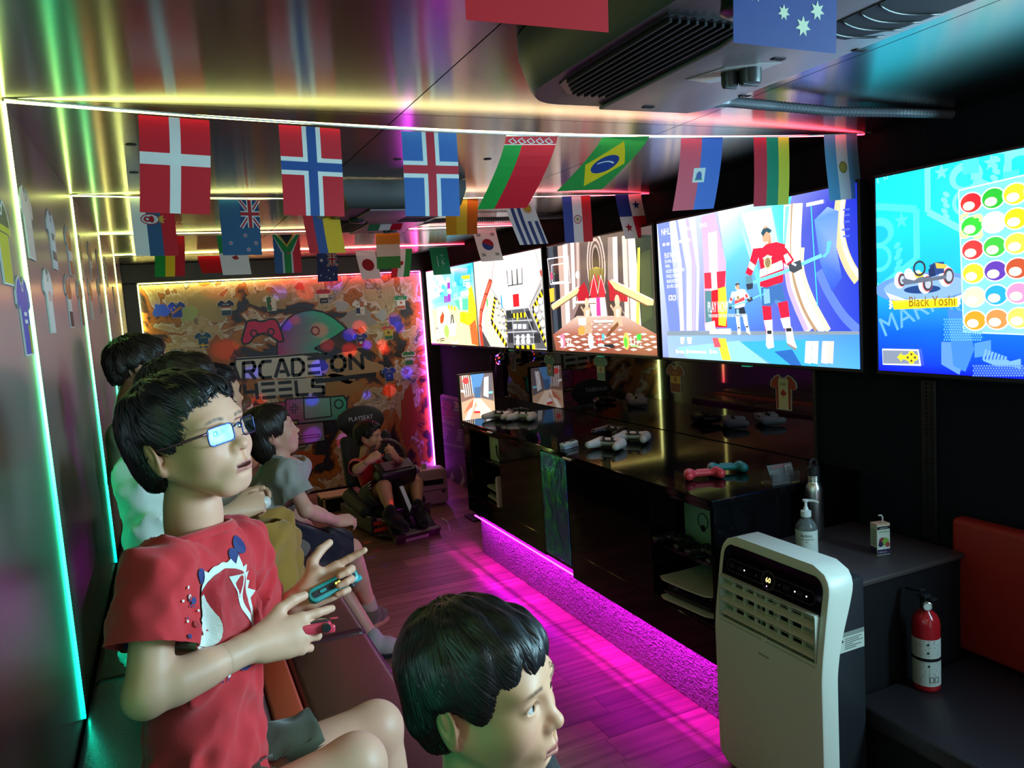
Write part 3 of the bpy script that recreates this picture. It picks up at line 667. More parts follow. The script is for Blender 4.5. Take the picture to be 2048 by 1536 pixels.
# name plate
a.poly(g((150, 1005), (590, 985), (600, 1045), (165, 1065)), H('#ffc81e')); a.poly(g((170, 1005), (580, 988), (582, 1000), (172, 1018)), H('#ffe04a')); a.text('Black Yoshi', *g((262, 1045))[0], .042, H('#7a5a10'), rot=.0, maxw=.148)
for k in range(5):
    for x in (140, 595): a.ell(*g((x + (k % 2) * 8, 1010 + k * 11 - (x > 300) * 22))[0], .004, .004, H('#f8f4d8'), n=6)
# choice panel with blank round tokens
a.poly(g((598, 270), (1500, 60), (1540, 1250), (632, 1215)), 0, None, [H('#70dcf4'), H('#7ae4f8'), H('#8cc4f4'), H('#80b8f0')]); a.line(g((598, 270), (1500, 60)), .004, H('#c8f8ff')); a.line(g((598, 270), (632, 1215), (1540, 1250)), .004, H('#b8ecff'))
rows = [['#d8242c', '#28b032', '#f4cc30'], ['#30c038', '#f4f2f0', '#f4c420'], ['#d83038', '#3cb840', '#f4d048'], ['#f0c430', '#5c3aa8', '#b85030'], ['#f0e0b0', '#28a0d0', '#f08cb8'], ['#f89828', '#d88a4c', '#f4d860']]
for i, r in enumerate(rows):
    for j, c in enumerate(r + r[:2]):
        cx, cy = 680 + 148 * j + i * 6, 352 + 157 * i - 30 * j * (1 - i / 7); u = g((cx, cy))[0]
        a.ell(u[0], u[1], .034, .029, H('#dff4fb')); a.ell(u[0], u[1], .030, .0255, H(c)); a.ell(u[0] - .006, u[1] - .008, .017, .012, H('#f4dcc4'))
for sx, sy in ((-1, -1), (1, -1), (1, 1), (-1, 1)):
    u = g((686 + sx * 66, 509 + sy * 72))[0]; a.line([(u[0], u[1] - .0 + sy * .016), u, (u[0] - sx * .02, u[1])], .010, H('#f8ec98'))
a.poly(g((92, 1325), (335, 1330), (352, 1440), (96, 1432)), H('#e4eaf2')); a.poly(g((96, 1335), (328, 1340), (340, 1428), (98, 1424)), H('#7c879c'))
a.poly(g((192, 1382), (222, 1350), (222, 1368), (250, 1368), (250, 1398), (222, 1396), (222, 1414)), H('#f8d828'))
for dx, dy in ((0, -22), (24, 0), (0, 22), (-24, 0)): a.ell(*g((287 + dx, 1384 + dy))[0], .0105, .010, H('#f8d828'), n=12); a.ell(*g((287 + dx, 1384 + dy))[0], .004, .004, H('#4a4430'), n=8)
clipx(a, y0, y1)
television(y0, y1, 'wall screen showing a cyan and blue karting menu, closest to the red cushion', a)
# the next screen of the row, past the edge of the photograph: what lights the two boys' faces
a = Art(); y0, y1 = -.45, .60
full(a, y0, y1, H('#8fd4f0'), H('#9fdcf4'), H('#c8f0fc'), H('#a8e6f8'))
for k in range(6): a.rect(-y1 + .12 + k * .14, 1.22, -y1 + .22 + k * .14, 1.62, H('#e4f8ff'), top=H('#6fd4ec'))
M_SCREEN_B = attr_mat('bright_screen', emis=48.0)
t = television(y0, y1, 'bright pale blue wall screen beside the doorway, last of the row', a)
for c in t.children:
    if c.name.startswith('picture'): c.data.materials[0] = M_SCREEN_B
# --- cathedral brawl game
y0, y1 = 2.902, 3.935
T = tracer(850, 470, 4.267); a = Art()
full(a, y0, y1, H('#3a2a22'), H('#2c221c'), H('#5a4a48'), H('#6a5a58'))
for pts, c in (([(1030, 110), (1180, 75), (1220, 820), (1100, 850)], '#171c24'), ([(1050, 105), (1090, 95), (1140, 840), (1105, 845)], '#3a4450'), ([(1130, 95), (1200, 80), (1240, 800), (1170, 810)], '#b89c90'), ([(1175, 85), (1215, 75), (1240, 780), (1205, 790)], '#f0dcd2'), ([(1215, 72), (1330, 50), (1330, 560), (1240, 780)], '#8c7470'), ([(1240, 70), (1270, 60), (1290, 600), (1262, 640)], '#e4cfc8'), ([(1290, 56), (1312, 52), (1320, 560), (1300, 570)], '#c4aca4'),
               ([(1320, 50), (1370, 40), (1420, 480), (1330, 520)], '#5f4e4c'), ([(1560, 20), (1760, 0), (1840, 800), (1720, 720), (1560, 420)], '#93807a'), ([(1600, 20), (1640, 12), (1650, 470), (1610, 440)], '#e2d0c8'), ([(1680, 10), (1720, 5), (1745, 720), (1705, 700)], '#d8c4ba'), ([(1640, 12), (1680, 8), (1705, 660), (1655, 620)], '#57484a'), ([(1730, 5), (1790, 0), (1850, 800), (1760, 790)], '#f2ddd0'), ([(1790, 0), (1930, 0), (1970, 840), (1850, 830)], '#2a332c'), ([(1815, 110), (1835, 105), (1830, 800), (1800, 800)], '#e6e25a'), ([(1840, 160), (1920, 120), (1940, 700), (1850, 760)], '#39432f')):
    a.poly(T(*pts), H(c))
for k, c in enumerate(('#cdb8b2', '#6a5450', '#bba69e', '#57443f', '#a8948a', '#43342f')): a.ell(*T((1460, 260 - k * 4))[0], .092 - k * .012, .17 - k * .018, H(c))
a.poly(T((1395, 300), (1460, 270), (1530, 290), (1535, 560), (1410, 560)), 0, None, [H('#8f8248'), H('#c0a848'), H('#8a7a40'), H('#5a3028'), H('#5a3028')])
for x in (1395, 1420, 1500, 1528): a.line(T((x, 200), (x + (x < 1460) * 18 - (x > 1460) * 10, 540)), .004, H('#2a1c1a'))
a.poly(T((1410, 420), (1450, 330), (1475, 420), (1470, 560), (1415, 540)), H('#c82434')); a.poly(T((1490, 420), (1470, 330), (1530, 410), (1540, 540), (1480, 540)), H('#d02c3a')); a.line(T((1405, 520), (1440, 340), (1475, 500), (1500, 340), (1545, 500)), .004, H('#f4e4e4'))
for pts, c in (([(1290, 480), (1360, 400), (1400, 500), (1400, 560), (1310, 570)], '#b01c2c'), ([(1560, 380), (1640, 440), (1730, 520), (1730, 570), (1580, 560)], '#b82030'), ([(1465, 530), (1495, 530), (1502, 670), (1465, 670)], '#d0348a')): a.poly(T(*pts), H(c))
for x in range(1570, 1720, 22): a.line(T((x, 410), (x + 6, 570)), .003, H('#701420'))
a.poly(T((1078, 610), (1300, 450), (1318, 465), (1300, 505), (1095, 640)), H('#f0c890')); a.line(T((1080, 600), (1310, 440)), .006, H('#fff0d8')); a.line(T((1100, 640), (1310, 500)), .006, H('#7a4a2c'))
a.poly(T((1570, 390), (1610, 385), (1955, 560), (1950, 600), (1900, 600), (1620, 460)), H('#f0c48c')); a.line(T((1590, 380), (1950, 555)), .006, H('#fff2dc')); a.line(T((1620, 465), (1900, 605)), .006, H('#7a4a2c'))
a.poly(T((1095, 850), (1300, 690), (1700, 690), (1985, 850), (1990, 1030), (1120, 985)), 0, None, [H('#9c5a48'), H('#d8b8a8'), H('#c8a89c'), H('#a86850'), H('#8a4838'), H('#90503c')])
for i in range(13):
    for j in range(7):
        if (i + j) % 2: 
            x, y = 1110 + i * 66 + j * 8, 845 + j * 22; a.poly(T((x, y), (x + 34, y - 10), (x + 66, y + 2), (x + 32, y + 12)), H('#f8e4d4'))
for i in range(9):
    for j in range(4):
        if (i + j) % 2: x, y = 1310 + i * 42, 730 + j * 26; a.poly(T((x, y), (x + 26, y - 8), (x + 44, y), (x + 18, y + 10)), H('#fbeee4'))
a.poly(T((1400, 540), (1540, 530), (1560, 690), (1430, 700)), H('#f0dcd4')); a.poly(T((1466, 530), (1496, 530), (1506, 690), (1470, 690)), H('#d43c90'))
for x, y, w_ in ((1285, 580, 180), (1452, 745, 200)): a.poly(T((x, y - 16), (x + w_, y - 22), (x + w_ + 6, y + 6), (x + 4, y + 14)), H('#f2dcc8')); a.line(T((x, y + 10), (x + w_, y + 2)), .004, H('#6a4028'))
def statue(x, y, s): a.poly(T((x - 30 * s, y), (x, y - 50 * s), (x + 34 * s, y - 6 * s), (x + 28 * s, y + 60 * s), (x + 44 * s, y + 130 * s), (x - 34 * s, y + 130 * s), (x - 20 * s, y + 60 * s)), H('#c8aa8c')); a.ell(*T((x, y - 60 * s))[0], .020 * s, .026 * s, H('#d8bc9e')); a.poly(T((x - 8 * s, y), (x + 22 * s, y - 2 * s), (x + 16 * s, y + 60 * s), (x - 8 * s, y + 60 * s)), H('#ead4ba')); a.line(T((x - 26 * s, y + 10 * s), (x - 50 * s, y - 30 * s)), .012 * s, H('#c0a284'))
statue(1385, 640, 1.0); statue(1645, 630, 1.15); a.poly(T((1350, 750), (1420, 740), (1430, 840), (1345, 840)), H('#c0a080')); a.poly(T((1310, 710), (1380, 700), (1380, 770), (1320, 770)), H('#efe0c8'))
a.poly(T((1310, 800), (1345, 770), (1370, 800), (1365, 850), (1320, 855)), H('#e89a48')); a.poly(T((1590, 800), (1650, 740), (1660, 770), (1570, 870), (1545, 870)), H('#7a4a30'))
a.line(T((1050, 205), (1225, 178), (1245, 405), (1075, 420), (1050, 205)), .006, H('#f4f4f4')); a.line(T((1085, 258), (1200, 240), (1215, 395), (1092, 408), (1085, 258)), .006, H('#f4f4f4'))
a.poly(T((1065, 460), (1105, 450), (1110, 560), (1075, 575)), H('#f4b83c')); a.ell(*T((1085, 350))[0], .014, .022, H('#e8486c')); a.ell(*T((1305, 340))[0], .018, .020, H('#f6f0ea')); a.ell(*T((1110, 332))[0], .004, .004, H('#40e050'))
a.text('92.', *T((1210, 945))[0], .058, H('#fbfbfb'), maxw=.075); a.text('31.', *T((1462, 925))[0], .058, H('#e8304c'), maxw=.075); a.text('117.', *T((1750, 935))[0], .058, H('#ffffff'), maxw=.10)
for x, c, c2 in ((1180, '#e87c9c', '#f8d8e0'), (1420, '#f4ece8', '#d8e4f4'), (1725, '#f0b860', '#58d040')): a.ell(*T((x, 905))[0], .028, .042, H(c)); a.ell(*T((x - 6, 915))[0], .016, .026, H(c2))
a.poly(T((1812, 850), (1850, 840), (1850, 895), (1815, 900)), H('#34c83c')); a.poly(T((1515, 845), (1535, 840), (1540, 895), (1520, 895)), H('#5cc0f0'))
for x, c in ((1215, '#e0d4cc'), (1480, '#b0c8e0'), (1760, '#9cd880')): a.line(T((x, 945), (x + 70, 948)), .008, H(c))
a.poly(T((1530, 935), (1610, 930), (1630, 960), (1600, 965), (1540, 950)), H('#22262c'))
clipx(a, y0, y1); television(y0, y1, 'wall screen showing a brawl in a grand cathedral hall', a)
# --- factory room game
y0, y1 = 4.012, 5.07
a = Art(); full(a, y0, y1, H('#8a8684'), H('#b4b0ae'), H('#f6f2f2'), H('#e6dcda'))
for pts, c in (([(410, 250), (590, 210), (560, 620), (560, 960), (480, 950)], '#d2c8c4'), ([(590, 215), (990, 125), (1000, 360), (890, 610), (680, 640), (570, 460)], '#efebea'), ([(1000, 340), (1030, 420), (1060, 970), (900, 720), (890, 610)], '#b4b0ae'), ([(500, 640), (570, 470), (640, 590), (710, 960), (600, 970), (540, 960)], '#cfc9ba'), ([(490, 820), (560, 950), (480, 950)], '#4a4444'),
               ([(770, 200), (880, 178), (880, 195), (772, 215)], '#fffdf4'), ([(690, 640), (880, 620), (1040, 970), (705, 970)], '#57565a'), ([(748, 508), (800, 500), (806, 608), (755, 616)], '#e81c28')): a.poly(T(*pts), H(c))
a.line(T((590, 215), (560, 470)), .004, H('#3a3434')); a.line(T((940, 140), (1000, 330)), .004, H('#3a3434')); a.line(T((990, 420), (890, 610)), .004, H('#2c2828')); a.line(T((570, 460), (680, 640)), .004, H('#4a4444'))
a.poly(T((695, 305), (830, 280), (835, 420), (708, 440)), H('#4a4c4c')); 
for x in (0, 42, 86): a.poly(T((702 + x, 304 - x * .18), (738 + x, 298 - x * .18), (742 + x, 425 - x * .16), (711 + x, 430 - x * .16)), H('#c8d2d0'))
for pts, c, wd in (([(560, 390), (520, 510), (480, 650), (470, 760), (490, 950)], '#c8402c', .050), ([(556, 395), (516, 512), (476, 652), (464, 762)], '#f08060', .016), ([(985, 300), (1000, 350)], '#b04a40', .03)): a.line(T(*pts), wd, H(c))
for x, y in ((560, 400), (520, 515), (480, 650), (475, 790)): a.ell(*T((x, y))[0], .030, .016, H('#7c1c14')); a.ell(*T((x - 2, y + 8))[0], .026, .016, H('#e05a40'))
def hazard(pts, n, wd):
    q = T(*pts); 
    for (x0, y0_), (x1, y1_) in zip(q, q[1:]):
        for k in range(n):
            t0, t1 = k / n, (k + 1) / n; a.line([(x0 + (x1 - x0) * t0, y0_ + (y1_ - y0_) * t0), (x0 + (x1 - x0) * t1, y0_ + (y1_ - y0_) * t1)], wd, H('#ffd820') if k % 2 else H('#1c1a16'))
hazard([(600, 530), (570, 740), (700, 950)], 11, .035); hazard([(610, 540), (690, 700), (700, 860)], 9, .012); hazard([(1010, 480), (925, 640)], 9, .040); hazard([(925, 640), (1050, 970)], 13, .028)
def drum(x, y, dx, dy, n, r):
    for k in range(n):
        u = T((x + dx * k, y + dy * k))[0]; a.ell(u[0], u[1], r * 1.05, r * .8, H('#8c8a8a')); a.ell(u[0] - .002, u[1] + .006, r * .95, r * .62, H('#dcdada')); a.ell(u[0] - .004, u[1] + .010, r * .5, r * .3, H('#f8f6f6'))
drum(618, 610, 12, 62, 4, .022); drum(650, 620, 12, 62, 5, .022); drum(672, 680, 6, 60, 3, .016); drum(990, 570, 18, 58, 4, .032); drum(955, 640, 28, 62, 5, .032)
for x, y, w_, h in ((700, 650, 40, 60), (705, 745, 40, 60), (715, 840, 50, 80), (860, 650, 40, 60), (890, 745, 40, 60), (930, 840, 60, 80)): a.poly(T((x, y), (x + w_, y - 3), (x + w_ + 4, y + h), (x + 3, y + h)), H('#2e2e32'))
for pts in ([(690, 640), (880, 620)], [(700, 735), (920, 725)], [(710, 830), (960, 820)], [(745, 640), (770, 960)], [(850, 630), (930, 830), (935, 960)], [(765, 870), (940, 870)], [(775, 930), (940, 930)]): a.line(T(*pts), .007, H('#b8bcc0'))
hazard([(745, 690), (865, 680)], 8, .030); hazard([(765, 960), (945, 955)], 8, .030); drum(800, 880, 45, -4, 3, .026); drum(800, 920, 45, -4, 3, .030); a.ell(*T((795, 700))[0], .012, .026, H('#d8d83c')); a.ell(*T((660, 570))[0], .012, .05, H('#3c9cd8')); a.ell(*T((538, 575))[0], .010, .03, H('#34b838'))
for k in range(3): a.poly(T((760 + 40 * k, 760), (790 + 40 * k, 758), (792 + 40 * k, 800), (762 + 40 * k, 803)), H('#c8ccd0'))
clipx(a, y0, y1); television(y0, y1, 'wall screen showing a pale factory room with pipes and a red door', a)
# --- sunny racing game
y0, y1 = 5.085, 6.15
a = Art(); full(a, y0, y1, H('#f8ee70'), H('#f8d83a'), H('#18b8e4'), H('#c8f0f0'))
for pts, c in (([(10, 330), (390, 250), (400, 480), (200, 560), (40, 600)], '#6fd8ea'), ([(20, 340), (120, 310), (190, 420), (130, 520), (40, 560)], '#e4fafa'), ([(250, 300), (390, 255), (395, 400), (310, 450), (250, 420)], '#16b4e0'), ([(40, 600), (200, 560), (360, 540), (360, 640), (60, 660)], '#8ce0c8'), ([(45, 640), (250, 610), (370, 640), (460, 950), (75, 940)], '#fff0a4'), ([(250, 560), (370, 540), (370, 640), (290, 640)], '#58d0a4'),
               ([(370, 440), (400, 430), (440, 640), (435, 800), (300, 740), (300, 660), (370, 660)], '#f4e020'), ([(380, 770), (430, 720), (470, 950), (400, 930)], '#e86830'), ([(160, 520), (215, 520), (220, 570), (165, 580)], '#8c5cb8'), ([(190, 405), (212, 400), (220, 560), (198, 560)], '#9c30b4'), ([(310, 350), (382, 340), (384, 372), (312, 382)], '#f4d024'), ([(312, 382), (384, 372), (392, 445), (322, 460)], '#3cb4e4'), ([(100, 620), (180, 600), (270, 760), (260, 860), (110, 880)], '#fff8d0'), ([(300, 660), (345, 655), (345, 745), (302, 745)], '#e8cc10')): a.poly(T(*pts), H(c))
for i in range(14): a.ell(*T((50 + (i * 53) % 330, 370 + (i * 37) % 160))[0], .05, .022, H(('#f2fdfd', '#9ce8f0', '#44c4e4')[i % 3]), n=10)
for y in (392, 412, 432): a.line(T((325, y), (385, y - 10)), .008, H('#e4f8fc'))
a.ring(*T((128, 470))[0], .026, .030, .006, H('#2c3c44'), n=16); a.ell(*T((185, 820))[0], .06, .05, H('#a8d060'))
a.poly(T((130, 700), (150, 665), (165, 680), (160, 740), (140, 760), (130, 745)), H('#b84c24')); a.ell(*T((152, 668))[0], .014, .016, H('#a84020'))
a.poly(T((218, 760), (225, 680), (240, 680), (252, 755), (240, 750), (235, 700), (226, 755)), H('#3c3a34')); a.line(T((215, 700), (250, 700)), .010, H('#8a8a7c')); a.line(T((222, 650), (226, 680)), .006, H('#2c2c28'))
a.ring(*T((108, 848))[0], .050, .052, .008, H('#3a3a34')); a.ell(*T((108, 848))[0], .045, .048, H('#f4f4e4')); a.line(T((130, 890), (165, 880), (165, 900), (130, 905)), .008, H('#302c20')); a.ring(*T((250, 890))[0], .09, .03, .012, H('#f4f8f8'), a0=PI, a1=2 * PI)
for k in range(3): a.ell(*T((205 + 25 * k, 612 + 8 * k))[0], .018, .020, H('#f0d018'))
a.ell(*T((308, 590))[0], .03, .05, H('#c8e8d8')); a.ell(*T((320, 500))[0], .035, .02, H('#f6f6f0'))
clipx(a, y0, y1); television(y0, y1, 'wall screen showing a sunny yellow and turquoise racing game, closest to the mural', a)
# --- mirrored view of a racing screen, built as a small lit monitor
Y6 = 4.70
T6 = tracer(870, 700, 4.389, 1, Y6); a = Art()
Q = T6((205, 205), (497, 200), (535, 620), (240, 640))
x0, x1, z0, z1 = 1.716, 1.952, .64, .968
a.poly([(x0, z0), (x1, z0), (x1, z1), (x0, z1)], 0, None, [H('#c8a888'), H('#b89878'), H('#5a4a48'), H('#6a5450')])
for pts, c in (([(300, 205), (430, 205), (400, 340), (350, 380), (330, 380)], '#5a8cc0'), ([(345, 330), (405, 320), (400, 420), (350, 430)], '#4a6a90'), ([(205, 205), (310, 205), (340, 420), (235, 460)], '#8c6a5c'), ([(230, 205), (290, 205), (320, 400), (260, 420)], '#b8a094'), ([(430, 205), (497, 205), (512, 440), (410, 420), (400, 320)], '#6c6468'), ([(430, 240), (470, 230), (470, 420), (425, 400)], '#d8d0cc'), ([(235, 460), (340, 420), (410, 420), (520, 450), (530, 640), (240, 640)], '#d0a888'), ([(350, 430), (400, 425), (520, 560), (530, 640), (420, 640)], '#f4dcc0'), ([(340, 430), (360, 430), (300, 640), (250, 640)], '#fff0dc'), ([(300, 470), (340, 430), (330, 500), (250, 560)], '#c87858'), ([(225, 350), (270, 355), (270, 375), (228, 372)], '#f8f4f0'), ([(470, 365), (505, 360), (505, 380), (470, 382)], '#7fd0e0')): a.poly(T6(*pts), H(c))
for k in range(9): a.line(T6((240 + 9 * k, 230), (262 + 9 * k, 400)), .004, H(('#f4ece4', '#4a3a38')[k % 2]))
a.ell(*T6((270, 270))[0], .022, .022, H('#d84848')); a.poly(T6((345, 535), (395, 535), (400, 555), (340, 555)), H('#c83c34')); a.poly(T6((352, 500), (388, 500), (395, 535), (345, 535)), H('#efe8e0'))
a.line(T6((440, 240), (465, 260), (440, 320), (462, 400)), .005, H('#fdfdfd'))
L = a.L; a.L = [(l, [(min(max(x, x0), x1), min(max(z, z0), z1)) for x, z in p], c) for l, p, c in L]
t = thing('monitor', 'small portrait monitor showing a city street race, at the far end of the counter', 'monitor', (1.834, Y6 + .02, 0))
inv = Matrix.Translation(-Vector(t.location))
b = BM(); box(b, x0 - .007, Y6 + .002, z0 - .02, x1 + .007, Y6 + .035, z1 + .008, .003); o = obj('bezel', b, M_PLASTIC, t); o.data.transform(inv)
link_mesh('picture', a.mesh('picture', inv @ axes_M((0, Y6, 0), (1, 0, 0), (0, 0, 1), (0, -1, 0)), dz=.00004), t, M_SCREEN)
b = BM(); box(b, 1.80, Y6 + .03, .012, 1.86, Y6 + .05, .80, .004); box(b, 1.72, Y6 - .06, 0, 1.94, Y6 + .12, .012, .004); o = obj('stand', b, M_PLASTIC, t); o.data.transform(inv)
# ------------------------------------------------------------------ bunting
M_FLAG = attr_mat('paper_flag', rough=.6, transl=.30)
FW, FH = .137, .198
R_, B_, G_, Y_, W_, K_ = H('#d3142a'), H('#1f4fa8'), H('#1b9a3c'), H('#ffd21c'), H('#f4f6f2'), H('#15130f')
def base(c): a = Art(); a.rect(0, -FH, FW, 0, c, 0); return a
def vstripes(cs, wd=None):
    a = Art(); n = len(cs); x = 0; wd = wd or [1 / n] * n
    for c, w_ in zip(cs, wd): a.rect(x * FW, -FH, (x + w_) * FW, 0, c, 0); x += w_
    return a
def cross(bg, c1, c2=None):
    a = base(bg); 
    a.rect(.36 * FW, -FH, (.36 + .20) * FW if c2 is None else .36 * FW + .034, 0, c1, 1); a.rect(0, -.49 * FH, FW, -.33 * FH, c1, 1)
    return a
def f_dk(): a = base(R_); a.rect(.42 * FW, -FH, .575 * FW, 0, W_, 1); a.rect(0, -.50 * FH, FW, -.375 * FH, W_, 1); return a
def nordic(bg, o, i):
    a = base(bg); a.rect(.36 * FW, -FH, .66 * FW, 0, o, 1); a.rect(0, -.545 * FH, FW, -.345 * FH, o, 1); a.rect(.435 * FW, -FH, .585 * FW, 0, i, 2); a.rect(0, -.495 * FH, FW, -.395 * FH, i, 2); return a
def jack(a, x0, x1, y0, y1):      # union canton
    a.rect(x0, y0, x1, y1, H('#27407e'), 1)
    def ln(p, q, w_, c, l): a.line([p, q], w_, c, l)
    for w_, c, l in ((.014, W_, 2), (.006, R_, 3)): ln((x0, y0), (x1, y1), w_, c, l); ln((x0, y1), (x1, y0), w_, c, l)
    mx, my = (x0 + x1) / 2, (y0 + y1) / 2
    for w_, c, l in ((.020, W_, 4), (.012, R_, 5)): ln((x0, my), (x1, my), w_, c, l); ln((mx, y0), (mx, y1), w_, c, l)
    return a
def f_nz():
    a = base(H('#2a5c8a')); jack(a, .52 * FW, FW, -.5 * FH, 0)
    for x, y in ((.60, .64), (.22, .78), (.86, .78), (.66, .90)): a.poly(star(x * FW, -y * FH, .009), W_, 6); a.poly(star(x * FW, -y * FH, .006), R_, 7)
    return a
def f_au():
    a = base(H('#22346e')); jack(a, .5 * FW, FW, -.48 * FH, 0)
    for x, y, r in ((.22, .27, .015), (.55, .62, .007), (.16, .78, .008), (.80, .76, .008), (.60, .90, .008), (.44, .84, .005)): a.poly(star(x * FW, -y * FH, r, 7, .5), W_, 6)
    return a
def f_rs():
    a = vstripes([W_, H('#2f5a86'), R_]); a.poly(ellp(.42 * FW, -.36 * FH, .030, .019), R_, 1); a.poly(ellp(.42 * FW, -.36 * FH, .027, .016), W_, 2); a.poly(ellp(.36 * FW, -.36 * FH, .012, .010), R_, 3); a.poly(ellp(.46 * FW, -.36 * FH, .008, .012), R_, 3); a.poly(star(.36 * FW, -.36 * FH, .007, 4, .5), W_, 4)
    a.poly([(.63 * FW, -.31 * FH), (.74 * FW, -.29 * FH), (.72 * FW, -.35 * FH), (.80 * FW, -.36 * FH), (.72 * FW, -.375 * FH), (.74 * FW, -.43 * FH), (.63 * FW, -.41 * FH)], H('#e8b84a'), 3); return a
def f_by():
    a = Art(); a.rect(0, -FH, .34 * FW, -.14 * FH, G_, 0); a.rect(.34 * FW, -FH, FW, -.14 * FH, R_, 0); a.rect(0, -.14 * FH, FW, 0, W_, 0); a.rect(0, -.13 * FH, FW, -.004, H('#e8303c'), 1)
    for k in range(5): a.line([(.02 + k * .024, -.012), (.031 + k * .024, -.021), (.02 + k * .024, -.024), (.009 + k * .024, -.016), (.02 + k * .024, -.008)], .0025, W_, 2)
    return a
def f_br():
    a = base(H('#2f9440')); a.poly([(.5 * FW, -.08 * FH), (.92 * FW, -.5 * FH), (.5 * FW, -.92 * FH), (.08 * FW, -.5 * FH)], Y_, 1); a.ell(.5 * FW, -.5 * FH, .034, .034, H('#24408e'), 2); a.ring(.5 * FW, -.62 * FH, .036, .034, .004, W_, 3, 10, .9, 2.3); return a
def f_ht(): a = vstripes([H('#d44a60'), H('#3568c8')]); a.rect(.36 * FW, -.62 * FH, .64 * FW, -.42 * FH, H('#dfe8e4'), 1); a.poly([(.40 * FW, -.59 * FH), (.5 * FW, -.46 * FH), (.60 * FW, -.59 * FH)], H('#3a9a70'), 2); a.ell(.5 * FW, -.53 * FH, .009, .012, H('#3a58a8'), 3); return a
def f_lt(): return vstripes([H('#c8243c'), H('#18906a'), H('#d8d83a')], [.36, .33, .31])
def f_ar(): a = vstripes([H('#6fb4dc'), W_, H('#6fb4dc')]); a.ell(.5 * FW, -.5 * FH, .014, .016, H('#d8b858'), 1); a.ring(.5 * FW, -.5 * FH, .015, .017, .003, H('#a88838'), 2, 12); return a
def f_uy():
    a = base(W_)
    for x in (.14, .36): a.rect(x * FW, -FH, (x + .12) * FW, 0, H('#3a4a86'), 1)
    for x in (.58, .82): a.rect(x * FW, -FH, (x + .12) * FW, -.5 * FH, H('#3a4a86'), 1)
    a.poly(star(.72 * FW, -.22 * FH, .027, 14, .55), H('#f0a020'), 2); a.ell(.72 * FW, -.22 * FH, .011, .011, H('#f4c030'), 3); return a
def f_py(): a = vstripes([H('#3a50a8'), W_, H('#d8242c')]); a.ring(.5 * FW, -.5 * FH, .017, .017, .004, H('#c04848'), 1, 16); a.ell(.5 * FW, -.5 * FH, .008, .009, H('#c8b070'), 2, 12); return a
def f_pa():
    a = Art(); a.rect(0, -.5 * FH, .5 * FW, 0, H('#2c3f94'), 0); a.rect(.5 * FW, -.5 * FH, FW, 0, W_, 0); a.rect(0, -FH, .5 * FW, -.5 * FH, W_, 0); a.rect(.5 * FW, -FH, FW, -.5 * FH, R_, 0)
    a.poly(star(.74 * FW, -.25 * FH, .022), H('#2c3f94'), 1); a.poly(star(.26 * FW, -.75 * FH, .022), R_, 1); return a
def f_ec():
    a = vstripes([R_, H('#30549c'), Y_], [.26, .26, .48]); a.ring(.5 * FW, -.24 * FH, .020, .020, .006, H('#a07840'), 1, 14); a.ell(.5 * FW, -.24 * FH, .015, .015, H('#9cc8b8'), 2); a.line([(.34 * FW, -.12 * FH), (.5 * FW, -.10 * FH), (.72 * FW, -.14 * FH), (.78 * FW, -.3 * FH)], .006, H('#6f6030'), 3); return a
def f_za():
    a = Art(); a.rect(0, -FH, .5 * FW, 0, H('#2f5f94'), 0); a.rect(.5 * FW, -FH, FW, 0, R_, 0)
    for w_, c, l in ((.054, W_, 1), (.036, G_, 3)): a.line([(.5 * FW, -FH), (.5 * FW, -.5 * FH)], w_, c, l); a.line([(.5 * FW, -.5 * FH + .01), (0, .02)], w_, c, l); a.line([(.5 * FW, -.5 * FH + .01), (FW, .02)], w_, c, l)
    a.poly([(.16 * FW, 0), (.84 * FW, 0), (.5 * FW, -.33 * FH)], H('#f0c040'), 4); a.poly([(.25 * FW, 0), (.75 * FW, 0), (.5 * FW, -.26 * FH)], K_, 5)
    L = a.L; a.L = []
    for l, p, c in L:
        a.L.append((l, [(min(max(x, 0), FW), min(max(y, -FH), 0)) for x, y in p], c))
    return a
def hstripes(cs):
    a = Art(); n = len(cs)
    for k, c in enumerate(cs): a.rect(0, -(k + 1) * FH / n, FW, -k * FH / n, c, 0)
    return a
def f_sn(): return vstripes([G_, Y_, R_], [.35, .32, .33])
def f_cy(): a = base(W_); a.rect(0, -.45 * FH, FW, 0, H('#2fa84c'), 1); a.poly([(.4 * FW, -.55 * FH), (.6 * FW, -.50 * FH), (.66 * FW, -.6 * FH), (.5 * FW, -.62 * FH)], H('#c83038'), 2); return a
def f_jp(): a = base(W_); a.ell(.5 * FW, -.5 * FH, .042, .042, H('#c4101f'), 1, 28); return a
def f_ie(): return hstripes([H('#f08a1c'), H('#f8dcc4'), H('#3f8f2c')])
def f_ir(): a = vstripes([R_, W_, H('#2f9a48')]); a.ell(.5 * FW, -.5 * FH, .012, .016, R_, 1); return a
def f_sa(): a = base(H('#12804a')); a.line([(.36 * FW, -.3 * FH), (.36 * FW, -.7 * FH)], .004, W_, 1); [a.line([(.56 * FW + .016 * (k % 2), -.28 * FH - k * .010), (.72 * FW - .01 * (k % 3), -.30 * FH - k * .010)], .005, W_, 2) for k in range(9)]; return a
def f_kr():
    a = base(W_); a.ell(.5 * FW, -.5 * FH, .034, .034, H('#2c4ca0'), 1); a.poly(ellp(.5 * FW, -.5 * FH, .034, .034, 16, -.4, PI - .4), R_, 2)
    for x, y in ((.2, .2), (.8, .2), (.2, .8), (.8, .8)):
        for k in range(3): a.line([(x * FW - .012, -y * FH + (k - 1) * .006), (x * FW + .012, -y * FH + (k - 1) * .006)], .003, K_, 3)
    return a
def f_red(): return base(R_)
